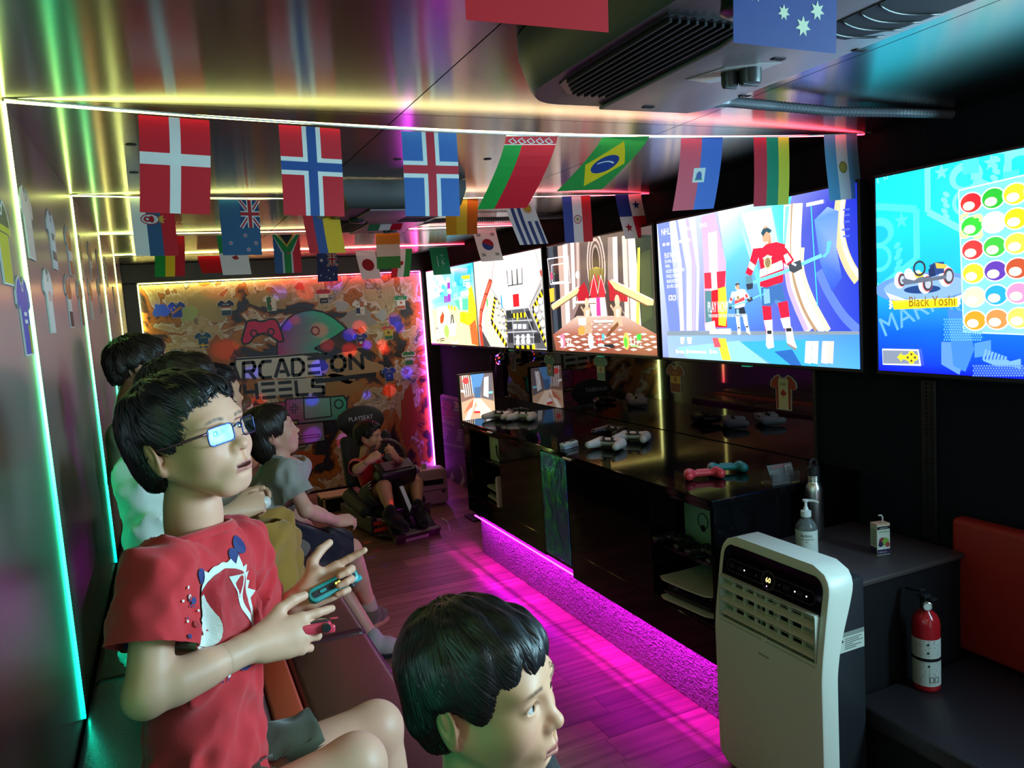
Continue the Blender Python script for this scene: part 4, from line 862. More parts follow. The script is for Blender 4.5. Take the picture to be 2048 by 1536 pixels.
def f_mx(): a = vstripes([H('#1f7a4c'), W_, R_]); a.ell(.5 * FW, -.5 * FH, .012, .014, H('#8a6a3a'), 1); return a
def f_yel(): return vstripes([H('#e8a01c'), H('#f4c838'), H('#e0701c')])
def f_sc(): a = base(H('#27408e')); [a.poly(star(x * FW, -y * FH, r, 7, .5), H('#dff0d4'), 1) for x, y, r in ((.47, .83, .008), (.66, .885, .0105), (.80, .80, .010), (.20, .75, .010))]; return a
# string number, x at its first edge, design, label, how it swings: (toward the back at the hem, sideways at the hem, twist)
SAG = {0: (.61, 1.862), 1: (1.797, 1.8745), 2: (2.988, 1.8735), 3: (4.168, 1.866), 4: (5.368, 1.860)}
def sag(s, x): t = (x - XL) / (XR - XL); return SAG[s][1] - (.012, .040, .024, .018, .014)[s] * 4 * t * (1 - t)
FL = [(0, .258, f_red, 'plain red paper flag on the string closest to the camera', (.02, .0, 0)), (0, .532, f_sc, 'blue paper flag with pale stars, in front of the large ceiling unit', (.0, 0, 0)),
      (1, -.004, f_dk, 'red paper flag with a white cross', (.0, -.018, 0)), (1, .276, lambda: nordic(R_, W_, H('#24509a')), 'red paper flag with a blue cross edged white', (0, -.008, 0)),
      (1, .556, lambda: nordic(H('#3468b8'), W_, H('#cc2238')), 'blue paper flag with a red cross edged white', (0, -.006, 0)), (1, .828, f_by, 'green and red paper flag with a patterned red band, fluttering', (.10, -.06, .4)),
      (1, 1.106, f_br, 'green paper flag with yellow diamond and blue disc, blown sideways', (.15, -.09, .6)), (1, 1.362, f_ht, 'red and blue paper flag with a small white crest panel', (.01, -.03, .1)),
      (1, 1.620, f_lt, 'red, green and yellow upright striped paper flag by the hockey screen', (0, -.006, 0)), (1, 1.896, f_ar, 'light blue and white striped paper flag with a small sun', (0, .014, 0)),
      (2, -.064, f_rs, 'white, blue and red striped paper flag with a crest, behind the white cross flag', (0, .0, 0)), (2, .224, f_nz, 'dull blue paper flag with union corner and four red stars', (0, -.004, 0)),
      (2, .512, f_ec, 'red, blue and yellow paper flag with a round crest', (.02, .02, .1)), (2, .80, f_mx, 'green, white and red paper flag blown up under the ceiling', (.17, -.03, .5)), (2, 1.088, f_yel, 'orange and yellow paper flag blown back under the ceiling', (.15, .03, .3)),
      (2, 1.345, f_uy, 'white paper flag with dark blue stripes and a sun', (.0, .062, 0)), (2, 1.622, f_py, 'blue, white and red upright striped paper flag with a round emblem', (0, .004, 0)), (2, 1.892, f_pa, 'paper flag quartered blue, white and red with two stars', (0, .04, 0)),
      (3, .0, f_sn, 'green, yellow and red striped paper flag behind the crested striped one', (.03, -.02, .25)), (3, .285, f_cy, 'white and green paper flag with a red figure, behind the union corner flag', (0, .012, .1)), (3, .556, f_za, 'paper flag with a green Y band between blue and red', (0, -.004, 0)),
      (3, 1.098, f_ie, 'orange, white and green banded paper flag', (0, -.006, 0)), (3, 1.668, f_kr, 'white paper flag with a red and blue disc, tilted', (.06, .06, .3)),
      (4, .24, f_red, 'small plain red paper flag blown up at the far end by the ceiling', (.17, .03, 0)), (4, .995, f_au, 'navy paper flag with union corner and white stars, at the far end', (0, -.01, 0)), (4, 1.262, f_jp, 'white paper flag with a red disc', (0, .03, .1)),
      (4, 1.532, f_ir, 'white, green and red paper flag half behind the orange banded one', (.02, -.03, .1)), (4, 1.802, f_sa, 'green paper flag with white script', (0, .018, .1))]
for s, x, fn, lab, (bk, sd, tw) in FL:
    y = SAG[s][0]; z = min(sag(s, x), sag(s, x + FW)); sl = (sag(s, x + FW) - sag(s, x)) / FW
    rr = random.Random(int(x * 1000) + s); ph = rr.uniform(0, 6); am = .004 + .010 * (bk > .05)
    def bend(p, bk=bk, sd=sd, tw=tw, sl=sl, ph=ph, am=am):
        t = max(-p.y / FH, 0.0); u = p.x / FW - .5
        lift = math.sqrt(max(FH * FH * t * t - (bk * t) ** 2 - (sd * t) ** 2 * .4, 0))
        wav = am * t * math.sin(ph + 3 * t)
        return Vector((p.x + sd * t ** 1.3, -lift + p.x * sl, p.z - bk * t ** 1.2 + wav))
    a = fn(); me = a.mesh('flag', axes_M((0, 0, 0), (1, 0, 0), (0, 0, 1), (0, -1, 0)), dz=.0003, both=True, bend=bend, cuts=7, vr=(-FH, 0))
    # finer columns so that the cloth can wave are not needed: the flags are stiff paper
    o = link_mesh('flag', me, None, M_FLAG); o.location = (x, y, z - .001); o.rotation_euler = (0, 0, -tw * .35 + rr.uniform(-.05, .05)); tag(o, lab, 'flag', 'paper flags on the bunting strings')
M_STR = mat('white_string', (.75, .75, .68), .6)
for s in range(5):
    b = BM(); pts = [(XL + .003 + (XR - XL - .006) * k / 24, SAG[s][0], sag(s, XL + (XR - XL) * k / 24) + .0005) for k in range(25)]
    tube(b, pts, .0016, 6); tag(obj('bunting_string', b, M_STR, smooth=True), 'thin white string of flags, ' + ('closest to the camera', 'second from the camera', 'third from the camera', 'fourth from the camera', 'in front of the mural')[s], 'string', 'bunting strings under the ceiling')
# ------------------------------------------------------------------ mural
YM = 6.226
mural = thing('mural_board', 'swirling painted mural board with the trailer emblem on the end wall', 'mural', (0, 0, 0))
m = bpy.data.materials.new('swirl_paint'); m.use_nodes = True; nt = m.node_tree; bs = nt.nodes['Principled BSDF']; bs.inputs['Roughness'].default_value = .42
tc = nt.nodes.new('ShaderNodeTexCoord'); n0 = nt.nodes.new('ShaderNodeTexNoise'); n0.inputs['Scale'].default_value = 2.2; n0.inputs['Detail'].default_value = 3; n0.inputs['Distortion'].default_value = 1.2
ad = nt.nodes.new('ShaderNodeMix'); ad.data_type = 'VECTOR'; ad.inputs[0].default_value = .35
nt.links.new(tc.outputs['Object'], n0.inputs['Vector']); nt.links.new(tc.outputs['Object'], ad.inputs[4]); nt.links.new(n0.outputs['Color'], ad.inputs[5])
n1 = nt.nodes.new('ShaderNodeTexNoise'); n1.inputs['Scale'].default_value = 1.25; n1.inputs['Detail'].default_value = 5; n1.inputs['Distortion'].default_value = 2.6; n1.inputs['Roughness'].default_value = .52
nt.links.new(ad.outputs[1], n1.inputs['Vector'])
cr = nt.nodes.new('ShaderNodeValToRGB'); cr.color_ramp.interpolation = 'LINEAR'; el = cr.color_ramp.elements
stops = [(.0, '#0c0d12'), (.33, '#14141c'), (.36, '#2a3048'), (.385, '#121218'), (.42, '#4a2a1c'), (.44, '#a05a24'), (.475, '#c0762c'), (.50, '#8a5a34'), (.515, '#e0d4c4'), (.545, '#b89a70'), (.59, '#c8b088'), (.615, '#6a5444'), (.63, '#c4c4c4'), (.66, '#3a3c44'), (.70, '#a8805c'), (1, '#d8d0c4')]
el[0].position = 0; el[0].color = (*H(stops[0][1]), 1); el[1].position = 1; el[1].color = (*H(stops[-1][1]), 1)
for p, c in stops[1:-1]: e = el.new(p); e.color = (*H(c), 1)
nt.links.new(n1.outputs['Fac'], cr.inputs[0]); nt.links.new(cr.outputs[0], bs.inputs['Base Color'])
b = BM(); box(b, -.141, YM, .02, 1.985, 6.242, 1.722, .003); obj('panel', b, m, mural)
q = tracer(260, 540, 3.413, 1, YM - .001); a = Art()
pk, tl, ol = H('#d01458'), H('#2fb89a'), H('#0b0a0c')
def outl(p, wd, col=ol): a.line(p + [p[0]], wd, col)
# emblem: gamepad, round-mouthed shape, lettering, handheld console
circ = [(1040, 380), (1075, 335), (1125, 298), (1190, 278), (1250, 272), (1320, 288), (1390, 325), (1440, 365), (1480, 400), (1400, 455), (1260, 537), (1345, 572), (1180, 582), (1005, 592), (1003, 500), (1020, 440)]
gcol = [H('#8a2496'), H('#8a40ac'), H('#6a78c0'), H('#48b0b4'), H('#34c4ac'), H('#22cca0'), H('#1ccc9c'), H('#18cc98'), H('#18c890'), H('#28c89c'), H('#4cb0a8'), H('#3cbca0'), H('#9450a8'), H('#c0187c'), H('#ac2090'), H('#982898')]
P = q(*circ); a.poly(P, pk, None, gcol); outl(P, .016)
a.ring(*q((1265, 415))[0], .030, .032, .014, ol); 
pad = [(800, 350), (860, 338), (880, 352), (925, 350), (945, 334), (990, 336), (1010, 360), (1035, 430), (1050, 485), (1020, 492), (985, 470), (960, 450), (900, 435), (850, 455), (815, 500), (775, 508), (762, 480), (778, 420)]
P = q(*pad); a.poly(P, H('#d8145a')); outl(P, .015); a.line(q((800, 352), (830, 338), (880, 352)), .012, ol)
for c in ((845, 432), (962, 422)): a.ell(*q(c)[0], .029, .031, ol); a.ell(*q(c)[0], .017, .019, H('#c83064'))
a.line(q((860, 437), (945, 425)), .008, ol)
def blob(cx, cy, rx, ry, c, sd):
    a.poly(q(*[(cx + rx * (1 + .18 * math.sin(3 * t + sd) + .10 * math.sin(7 * t + 2 * sd)) * math.cos(t), cy + ry * (1 + .2 * math.sin(4 * t + sd) + .08 * math.sin(9 * t)) * math.sin(t)) for t in [2 * PI * k / 40 for k in range(40)]]), H(c), -1)
for args in ((1500, 660, 190, 95, '#b89468', 1), (1420, 800, 150, 80, '#a8783c', 2), (560, 250, 170, 95, '#b09a6c', 3), (620, 560, 90, 110, '#a85a20', 4), (1560, 330, 110, 70, '#a09a98', 6), (1900, 1000, 60, 190, '#a84a28', 7), (1200, 1300, 120, 60, '#b85420', 9), (960, 205, 150, 60, '#a8905c', 10)): blob(*args)
a.poly(q((725, 600), (1130, 575), (1290, 600), (1310, 720), (1100, 740), (720, 740)), H('#d8d4cc')); a.poly(q((870, 760), (1330, 730), (1335, 850), (880, 860)), H('#c8c4bc'))
a.line(q((720, 610), (1000, 592), (1290, 568)), .014, ol); a.line(q((1265, 762), (1480, 735), (1680, 712)), .036, ol)
LET = {'A': [[(0, 0), (.42, 1), (.58, 1), (1, 0)], [(.3, .32), (.78, .32)]], 'R': [[(.1, 0), (.1, 1), (.8, 1), (.92, .75), (.8, .5), (.1, .5)], [(.5, .5), (.95, 0)]], 'C': [[(.95, .98), (.3, .98), (.08, .75), (.08, .25), (.3, .04), (.95, .04)]], 'D': [[(.1, .04), (.1, .96), (.6, .96), (.92, .7), (.92, .3), (.6, .04), (.1, .04)]], 'E': [[(.05, .93), (1, .93)], [(.05, .5), (1, .5)], [(.05, .08), (1, .08)]],
       'O': [[(.3, .04), (.08, .3), (.08, .7), (.3, .96), (.7, .96), (.92, .7), (.92, .3), (.7, .04), (.3, .04)]], 'N': [[(.1, 0), (.1, 1), (.9, .05), (.9, 1)]], 'W': [[(0, 1), (.25, .03), (.5, .8), (.75, .03), (1, 1)]], 'H': [[(.1, 0), (.1, 1)], [(.9, 0), (.9, 1)], [(.1, .5), (.9, .5)]], 'L': [[(.12, 1), (.12, .08), (.95, .08)]], 'S': [[(.95, .95), (.15, .95), (.1, .55), (.9, .48), (.88, .06), (.05, .06)]]}
def lettering(s, bl, br, tl_, tr_, wd, col, gap=.16):
    n = len(s); BL, BR, TL, TR = [Vector(p) for p in q(bl, br, tl_, tr_)]
    for i, ch in enumerate(s):
        for path in LET.get(ch, []):
            pp = []
            for (x, y) in path:
                u = (i + x * (1 - gap)) / (n - gap); lo = BL.lerp(BR, u); hi = TL.lerp(TR, u); p = lo.lerp(hi, y); pp.append((p.x, p.y))
            lay = len(a.L)
            a.line(pp, wd, col, lay)
            for p in pp[1:-1]: a.ell(p[0], p[1], wd / 2, wd / 2, col, lay, n=8)
lettering('ARCADE', (650, 765), (1300, 708), (650, 645), (1295, 592), .026, ol); lettering('ON', (1372, 695), (1600, 675), (1368, 590), (1592, 572), .030, ol, .14)
lettering('WHEELS', (660, 900), (1335, 848), (650, 790), (1325, 740), .026, ol)
hand = [(1062, 882), (1190, 872), (1365, 866), (1460, 858), (1482, 900), (1478, 985), (1425, 992), (1415, 1025), (1150, 1050), (1145, 1025), (1085, 1030), (1062, 960)]
P = q(*hand); a.poly(P, pk, None, [H('#b03888'), H('#8878b0'), H('#48b0a0'), H('#30b894'), H('#30b894'), H('#34b498'), H('#44b0a0'), H('#58a0a8'), H('#9860a0'), H('#a04898'), H('#b03888'), H('#b83080')]); outl(P, .012)
a.poly(q((1185, 878), (1365, 868), (1375, 998), (1190, 1020)), 0, None, [H('#8fa8b8'), H('#7fc0b4'), H('#78c8b8'), H('#a098b8')]); outl(q((1185, 878), (1365, 868), (1375, 998), (1190, 1020)), .009)
for w_, c in ((.026, ol), (.011, H('#a05098'))): a.line(q((1120, 912), (1120, 980)), w_, c); a.line(q((1088, 948), (1152, 942)), w_, c)
a.ring(*q((1425, 915))[0], .033, .035, .011, ol)
P = q((805, 925), (1060, 900), (1062, 960), (1085, 1030), (1040, 1060), (815, 1060)); a.poly(P, H('#c02460')); outl(P, .010); a.line(q((945, 915), (950, 960)), .010, ol)
P = q((1040, 1062), (1320, 1035), (1335, 1165), (1045, 1212)); a.poly(P, pk, None, [H('#b8306c'), H('#8c8cb0'), H('#8890b0'), H('#b83a7c')]); outl(P, .012); a.poly(q((1112, 1140), (1290, 1118), (1292, 1140), (1114, 1162)), ol); a.poly(q((1120, 1145), (1284, 1124), (1285, 1135), (1121, 1156)), H('#b078a8'))
for x, y, r, c in ((1160, 112, .035, '#c0543c'), (210, 275, .055, '#3a68b0'), (390, 300, .07, '#a8b878'), (1440, 250, .05, '#b4b8c0'), (1720, 310, .05, '#b0b4b8')):
    c0 = q((x, y))[0]; a.poly([(c0[0] + r * (1 + .25 * math.sin(3 * t + x)) * math.cos(t), c0[1] + r * .9 * (1 + .2 * math.sin(4 * t + y)) * math.sin(t)) for t in [2 * PI * k / 18 for k in range(18)]], H(c), 0)
M_PRINT = attr_mat('gloss_print', rough=.42)
link_mesh('emblem', a.mesh('emblem', axes_M((0, YM - .0006, 0), (1, 0, 0), (0, 0, 1), (0, -1, 0)), dz=.00004), mural, M_PRINT)
# ------------------------------------------------------------------ cut-out jersey stickers
M_STICK = attr_mat('matt_sticker', rough=.45)
M_STKE = mat('sticker_edge', (.62, .62, .58), .5)
SH = [(-.17, .5), (-.10, .44), (0, .40), (.10, .44), (.17, .5), (.33, .44), (.48, .30), (.50, .14), (.38, .08), (.30, .14), (.28, -.5), (-.28, -.5), (-.30, .14), (-.38, .08), (-.50, .14), (-.48, .30), (-.33, .44)]
def jersey(P, s, U, V, N, design, txt, lab, group, hs=1.0):
    """thin cut-out sticker; design = list of (y0, y1, colour) bands in -0.5..0.5, or (x0, y0, x1, y1, colour) patches"""
    t = thing('jersey_sticker', lab, 'sticker', P, 0, group)
    M = axes_M((0, 0, 0), U, V, N)
    Mt = M @ Matrix.Diagonal((s, s * hs, 1, 1))
    bm = BM(); big = [(x * 1.06, y * 1.05) for x, y in SH]; prism(bm, big, 0, .003, Mt); obj('backing', bm, M_STKE, t)
    a = Art(); a.poly(SH, design[0], 0)
    def clip(poly):
        # keep the patch inside the shirt body or sleeves
        return poly
    for d in design[1:]:
        if len(d) == 3 and not isinstance(d[0], str):
            y0_, y1_, c = d; x_ = .28 if y1_ <= .10 else (.47 if y0_ > .1 else .30)
            yy0 = max(y0_, -.49); a.rect(-x_, yy0, x_, min(y1_, .12 if x_ < .4 else .40), c)
            if y1_ > .3: a.poly([(-.40, .38), (-.33, .43), (-.17, .49), (-.10, .43), (0, .395), (.10, .43), (.17, .49), (.33, .43), (.40, .38), (.46, .2), (-.46, .2)], c)
        elif not isinstance(d[0], str): a.rect(d[0], d[1], d[2], d[3], d[4])
        elif d[0] == 'line': a.line(d[1], d[2], d[3])
        elif d[0] == 'star': a.poly(star(d[1], d[2], d[3]), d[4])
        elif d[0] == 'disc': a.ell(d[1], d[2], d[3], d[3], d[4])
        elif d[0] == 'leaf': a.poly([(d[1] + x * d[3], d[2] + y * d[3]) for x, y in ((0, 1), (.2, .6), (.45, .7), (.4, .3), (.9, .35), (.7, .0), (.9, -.15), (.35, -.5), (.08, -.5), (.06, -1), (-.06, -1), (-.08, -.5), (-.35, -.5), (-.9, -.15), (-.7, 0), (-.9, .35), (-.4, .3), (-.45, .7), (-.2, .6))], d[4])
    a.line([(-.17, .5), (-.03, .33), (.03, .33), (.17, .5)], .035, H('#d8d8d0') if sum(design[0]) < 1 else H('#2a3a4a'))
    if txt: a.text(txt[0], 0, txt[1], .13, txt[2], align='c', maxw=txt[3])
    if txt:     # centre the stretched line
        pass
    link_mesh('print', a.mesh('print', M @ Matrix.Translation((0, 0, .0031)) @ Matrix.Diagonal((s, s * hs, 1, 1)), dz=.00005), t, M_STICK)
    return t
UM, VM, NM = (1, 0, 0), (0, 0, 1), (0, -1, 0)
Bl, Wh, Gr, Rd, Ye, Bk, Nv = H('#2848b0'), H('#e4e4dc'), H('#1a6a3c'), H('#b8202c'), H('#e8b828'), H('#1c1c20'), H('#1c2858')
G1 = 'country jersey stickers on the mural'
for x, z, d, tx, lab in ((.098, 1.533, [Bl, ('line', [(-.26, -.22), (.26, .16)], .13, H('#c88828')), ('star', -.14, .12, .09, Ye)], None, 'blue jersey sticker with an orange diagonal band'), (.44, 1.525, [Nv, (-.02, .06, H('#c86040')), (-.16, -.02, Wh), (-.5, -.16, H('#2c4860'))], ('CABO VERDE', .16, Wh, .44), 'navy jersey sticker with white and orange bands'),
                         (.256, 1.295, [H('#1c4a70'), ('line', [(-.28, -.34), (.28, -.34)], .09, Ye), ('line', [(-.06, -.2), (-.06, -.5)], .09, Ye)], ('SWEDEN', .12, H('#c8c83c'), .4), 'dark blue jersey sticker with a small yellow cross'), (.773, 1.541, [Wh, (-.28, -.5, 0, .40, Gr), ('disc', .0, -.05, .11, Rd), ('disc', .04, -.05, .09, Wh)], ('ALGERIA', -.40, Gr, .4), 'half green, half white jersey sticker with a red crescent'),
                         (1.178, 1.571, [Wh, (.16, .5, H('#b81c38')), (-.5, -.12, Bk)], ('IRAQ', -.36, Wh, .34), 'jersey sticker banded red, white and black'), (1.461, 1.464, [Wh, (0, .02, .30, .40, H('#b86848')), (-.28, -.42, 0, -.02, Nv), ('star', -.14, .2, .08, Nv), ('star', .14, -.2, .08, Rd)], ('PANAMA', -.48, Rd, .3), 'quartered white jersey sticker with small stars'),
                         (1.807, 1.487, [Wh, (.14, .5, H('#2a8a4c')), (-.5, -.26, H('#b85838')), ('disc', 0, -.05, .09, H('#c85048'))], ('IRAN', .2, Wh, .3), 'green, white and orange jersey sticker'), (1.444, 1.20, [H('#283890'), (-.5, -.1, Rd), (-.09, -.26, .09, -.10, Wh)], ('HAITI', .1, Wh, .3), 'blue and red jersey sticker with a white crest patch'),
                         (1.68, 1.245, [H('#c8a83a'), (.18, .5, H('#c84c40')), (-.5, -.24, H('#2c6a44')), ('star', 0, -.02, .14, Bk)], ('GHANA', .2, Wh, .3), 'red, yellow and green jersey sticker with a black star'), (1.837, 1.018, [H('#d8dcd4'), (.05, .5, H('#248a48')), (-.5, -.16, H('#38804c'))], ('NIGERIA', .0, H('#248a48'), .42), 'green and white jersey sticker close to the violet strip'),
                         (1.657, .898, [H('#2440b8'), (-.5, -.36, H('#30304c')), ('star', 0, -.1, .10, H('#a8b8e8'))], ('BOSNIA', .14, Ye, .4), 'blue jersey sticker with a pale star, above the racing seat')):
    jersey((x, YM - .001, z), .118, UM, VM, NM, d, tx, lab, G1)
UR, NR = (0, -1, 0), (-1, 0, 0)
G2 = 'country jersey stickers on the smoked mirror'
for y, z, d, tx, lab in ((2.202, 1.015, [H('#b8382c'), (-.20, -.5, .20, .40, H('#e8dcb4')), ('leaf', 0, -.03, .14, Rd), ('line', [(-.22, -.5), (-.22, .42)], .04, H('#7c2018')), ('line', [(.22, -.5), (.22, .42)], .04, H('#7c2018'))], ('CANADA', .2, H('#5a3828'), .3), 'red and cream jersey sticker with a maple leaf'), (2.872, 1.027, [H('#8a3c24'), (-.18, .08, H('#e0b048')), (-.5, -.18, H('#7c3420')), ('disc', 0, -.04, .09, H('#8a6a30'))], ('SPAIN', .14, Ye, .3), 'brown and yellow jersey sticker'),
                         (3.53, 1.043, [H('#4a9c88'), (-.22, .06, H('#dccc98')), (-.5, -.22, H('#4a9480')), ('disc', 0, -.08, .10, H('#a88050'))], ('ARGENTINA', .12, H('#c8b86a'), .44), 'pale teal jersey sticker with a cream band'), (4.128, 1.028, [H('#1c7a40'), ('disc', 0, -.14, .20, Ye), ('disc', 0, -.14, .11, H('#1c3a6c'))], None, 'green jersey sticker with a yellow disc'),
                         (4.664, 1.037, [H('#12241e'), (-.26, .0, -.1, .08, H('#a83848'))], ('AUSTRALIA', .12, H('#7c9088'), .4), 'very dark green jersey sticker at the far end of the mirror')):
    jersey((XR - .0085, y, z), .128, UR, VM, NR, d, tx, lab, G2)
UL, NL = (0, 1, 0), (1, 0, 0)
G3 = 'country jersey stickers on the brushed wall'
dz_ = [(1.725, 1.452, [H('#3a4cb0'), (-.1, .0, .12, .05, Wh), (-.1, -.10, .12, -.05, Wh), (.10, -.5, .28, -.12, H('#a8a838'))], 'blue jersey sticker with two white patches and an olive corner'), (2.11, 1.492, [Wh, (-.1, .0, .2, .16, H('#e0b0a8'))], 'white jersey sticker with a pink chest patch'), (2.54, 1.504, [H('#b86848'), (-.2, .04, Wh), (-.5, -.2, H('#34343c'))], 'orange, white and dark jersey sticker'), (2.88, 1.508, [H('#8a5a3c')], 'plain brown jersey sticker behind the second strip'), (3.30, 1.534, [H('#c07848'), (-.5, -.05, H('#c8c4b0'))], 'orange and cream jersey sticker'), (3.765, 1.56, [H('#5c6048'), (-.16, .02, H('#c8b888'))], 'plain olive jersey sticker near the third wall strip'),
       (1.925, 1.65, [H('#d0bcb0'), (-.5, -.05, H('#c8b4ac'))], 'pinkish white jersey sticker in the upper row'), (2.318, 1.655, [H('#c8d4d8'), (-.1, .0, .2, .12, H('#3a4654')), (-.36, -.2, H('#4a5464'))], 'pale jersey sticker with dark bands'), (2.718, 1.662, [H('#a85c40'), (-.2, .0, Wh)], 'rust jersey sticker with a white band'), (3.09, 1.677, [H('#8a6a44'), (-.5, -.1, H('#c0a888'))], 'tan jersey sticker by the second strip'), (3.505, 1.692, [H('#94543c'), (-.2, .0, H('#d0c0b0'))], 'red brown jersey sticker with a pale band'), (1.60, 1.58, [H('#b8b42c'), (.1, .5, H('#4a5a3a'))], 'yellow green jersey sticker, first of the upper row'),
       (3.92, 1.70, [H('#6a4a34')], 'dark brown jersey sticker of the upper row'), (4.45, 1.71, [H('#5a5048')], 'grey brown jersey sticker of the upper row, beyond the third strip'), (4.9, 1.58, [H('#604048')], 'dull purple jersey sticker beyond the third strip')]
for y, z, d, lab in dz_: jersey((XL + .0005, y, z), .145, UL, VM, NL, d, None, lab, G3)
# ------------------------------------------------------------------ ceiling air conditioners
def ceiling_unit(label, dy):
    t = thing('ceiling_air_conditioner', label, 'air conditioner', (.8, 1.33 + dy, ZC - .001), 0, 'air conditioners under the ceiling')
    inv = Matrix.Translation((-.8, -1.33, -(ZC - .001)))
    def put(nm, b, m, **k): o = obj(nm, b, m, t, **k); o.data.transform(inv); return o
    out = [(.602, .50)] + [(.602 + .10 - .10 * math.cos(a), 1.20 + .13 * math.sin(a)) for a in [k * PI / 2 / 8 for k in range(9)]] + [(1.03, 1.325), (1.055, 1.295), (1.055, .50)]
    low = [(.624, .52)] + [(.624 + .085 - .085 * math.cos(a), 1.19 + .115 * math.sin(a)) for a in [k * PI / 2 / 8 for k in range(9)]] + [(1.00, 1.300), (1.03, 1.270), (1.03, .52)]
    mid = [(x * .3 + a * .7, y * .3 + b_ * .7) for (x, y), (a, b_) in zip(out, low)]
    b = BM(); R3 = [[b.verts.new((x, y, z)) for x, y in P] for P, z in ((out, ZC - .002), (out, ZC - .035), (mid, ZC - .088), (low, ZC - .098))]
    n = len(out)
    for A_, B_ in zip(R3, R3[1:]):
        for k in range(n): b.faces.new((A_[k], A_[(k + 1) % n], B_[(k + 1) % n], B_[k]))
    b.faces.new(R3[-1][::-1]); bmesh.ops.recalc_face_normals(b, faces=b.faces)
    put('housing', b, mat('housing_plastic', (.014, .016, .014), .42), ang=50)
    zl = ZC - .0985
    # grey cover plate with its S-shaped edge
    pl_ = [(.797, 1.300), (1.00, 1.298), (1.027, 1.268), (1.027, .53), (.70, .53), (.70, .74), (.74, .80), (.775, .86), (.795, .95)]
    b = BM(); prism(b, pl_, zl - .007, zl, bev=.003); put('cover_plate', b, mat('warm_grey_plastic', (.24, .195, .215), .36), ang=40)
    # intake grille
    gr = [(.640, .86), (.638, 1.11), (.648, 1.18), (.69, 1.23), (.775, 1.24), (.775, .86)]
    b = BM(); prism(b, gr, zl - .0015, zl + .001, bev=.0006, seg=1); put('grille_frame', b, mat('grille_black', (.012, .010, .014), .3))
    for k in range(9):
        x = .648 + k * .0145; y1_ = 1.155 + .07 * min(1, k / 3.5)
        b = BM(); box(b, x, .87, zl - .007, x + .0058, y1_, zl - .001, .001, 1); put('slat', b, mat('slat_black', (.006, .006, .007), .5, spec=.25))
    # outlet with curved fins
    vt = [(.885, .70), (.885, .835), (.90, .86), (.96, .865), (1.005, .80), (1.012, .70)]
    b = BM(); prism(b, vt, zl - .0085, zl - .006); put('outlet', b, mat('outlet_black', (.004, .004, .005), .6))
    for k in range(4):
        y = .835 - k * .030; b = BM(); tube(b, [(.888 + .118 * s, y + .018 * math.sin(s * PI * .9) - .004 * s, zl - .0095) for s in [i / 8 for i in range(9)]], .0016, 6); put('fin', b, M_PLASTIC, smooth=True)
    b = BM(); prism(b, [(.842, 1.092), (.900, 1.10), (.932, 1.062), (.945, .978), (.905, .99), (.865, 1.02)], zl - .0082, zl - .0065); put('dial_plate', b, mat('pale_grey_plastic', (.42, .38, .40), .4))
    b = BM(); prism(b, [(.846, 1.089), (.878, 1.094), (.892, 1.060), (.868, 1.035)], zl - .0086, zl - .008); put('label_sticker', b, mat('sticker_print', (.75, .42, .30), .5, noise=(260, .6)))
    for x, y, r in ((.893, 1.042, .014), (.916, 1.020, .019)):
        b = BM(); lathe(b, [(r, 0), (r * .98, -.018), (r * .9, -.024), (.001, -.025)], 20, Matrix.Translation((x, y, zl - .007))); box(b, x - r * .9, y - .003, zl - .034, x + r * .9, y + .003, zl - .030, .001, 1); put('knob', b, M_PLASTIC, ang=40)
    for x, y in ((.885, 1.265), (.925, .965), (1.028, 1.16), (1.028, .90)):
        b = BM(); box(b, x - .012, y - .006, zl - .0085, x + .012, y + .006, zl - .0065, .002, 1); put('clip', b, M_BLACK)
    b = BM(); lathe(b, [(.03, 0), (.032, -.012), (.022, -.018), (.001, -.018)], 20, Matrix.Translation((.715, .80, zl))); put('dial', b, mat('dark_green_plastic', (.02, .035, .025), .3), ang=40)
    t.location = (.8, 1.33 + dy, ZC - .001); return t
ceiling_unit('large black and grey air conditioner under the ceiling, closest to the camera', 0)
ceiling_unit('far air conditioner under the ceiling, half hidden behind the flags', 2.17)
for dy, lab in ((0, 'grey corrugated hose running from the large ceiling unit to the right wall'), (2.17, 'dark corrugated hose beside the far ceiling unit')):
    pts = [(1.065, 1.315, 1.800), (1.20, 1.42, 1.834), (1.40, 1.475, 1.846), (1.62, 1.50, 1.848), (1.85, 1.50, 1.854), (2.09, 1.515, 1.862)]
    P = []
    for i in range(len(pts) - 1):
        for k in range(34):
            P.append(Vector(pts[i]).lerp(Vector(pts[i + 1]), k / 34))
    for _ in range(14): P = [P[0]] + [(P[i - 1] + P[i] * 2 + P[i + 1]) / 4 for i in range(1, len(P) - 1)] + [P[-1]]
    b = BM(); tube(b, [p + Vector((0, dy, 0)) for p in P], [.0125 if i % 2 else .0088 for i in range(len(P))], 12)
    tag(obj('corrugated_hose', b, mat('hose_plastic', (.10, .11, .13), .3)), lab, 'hose')
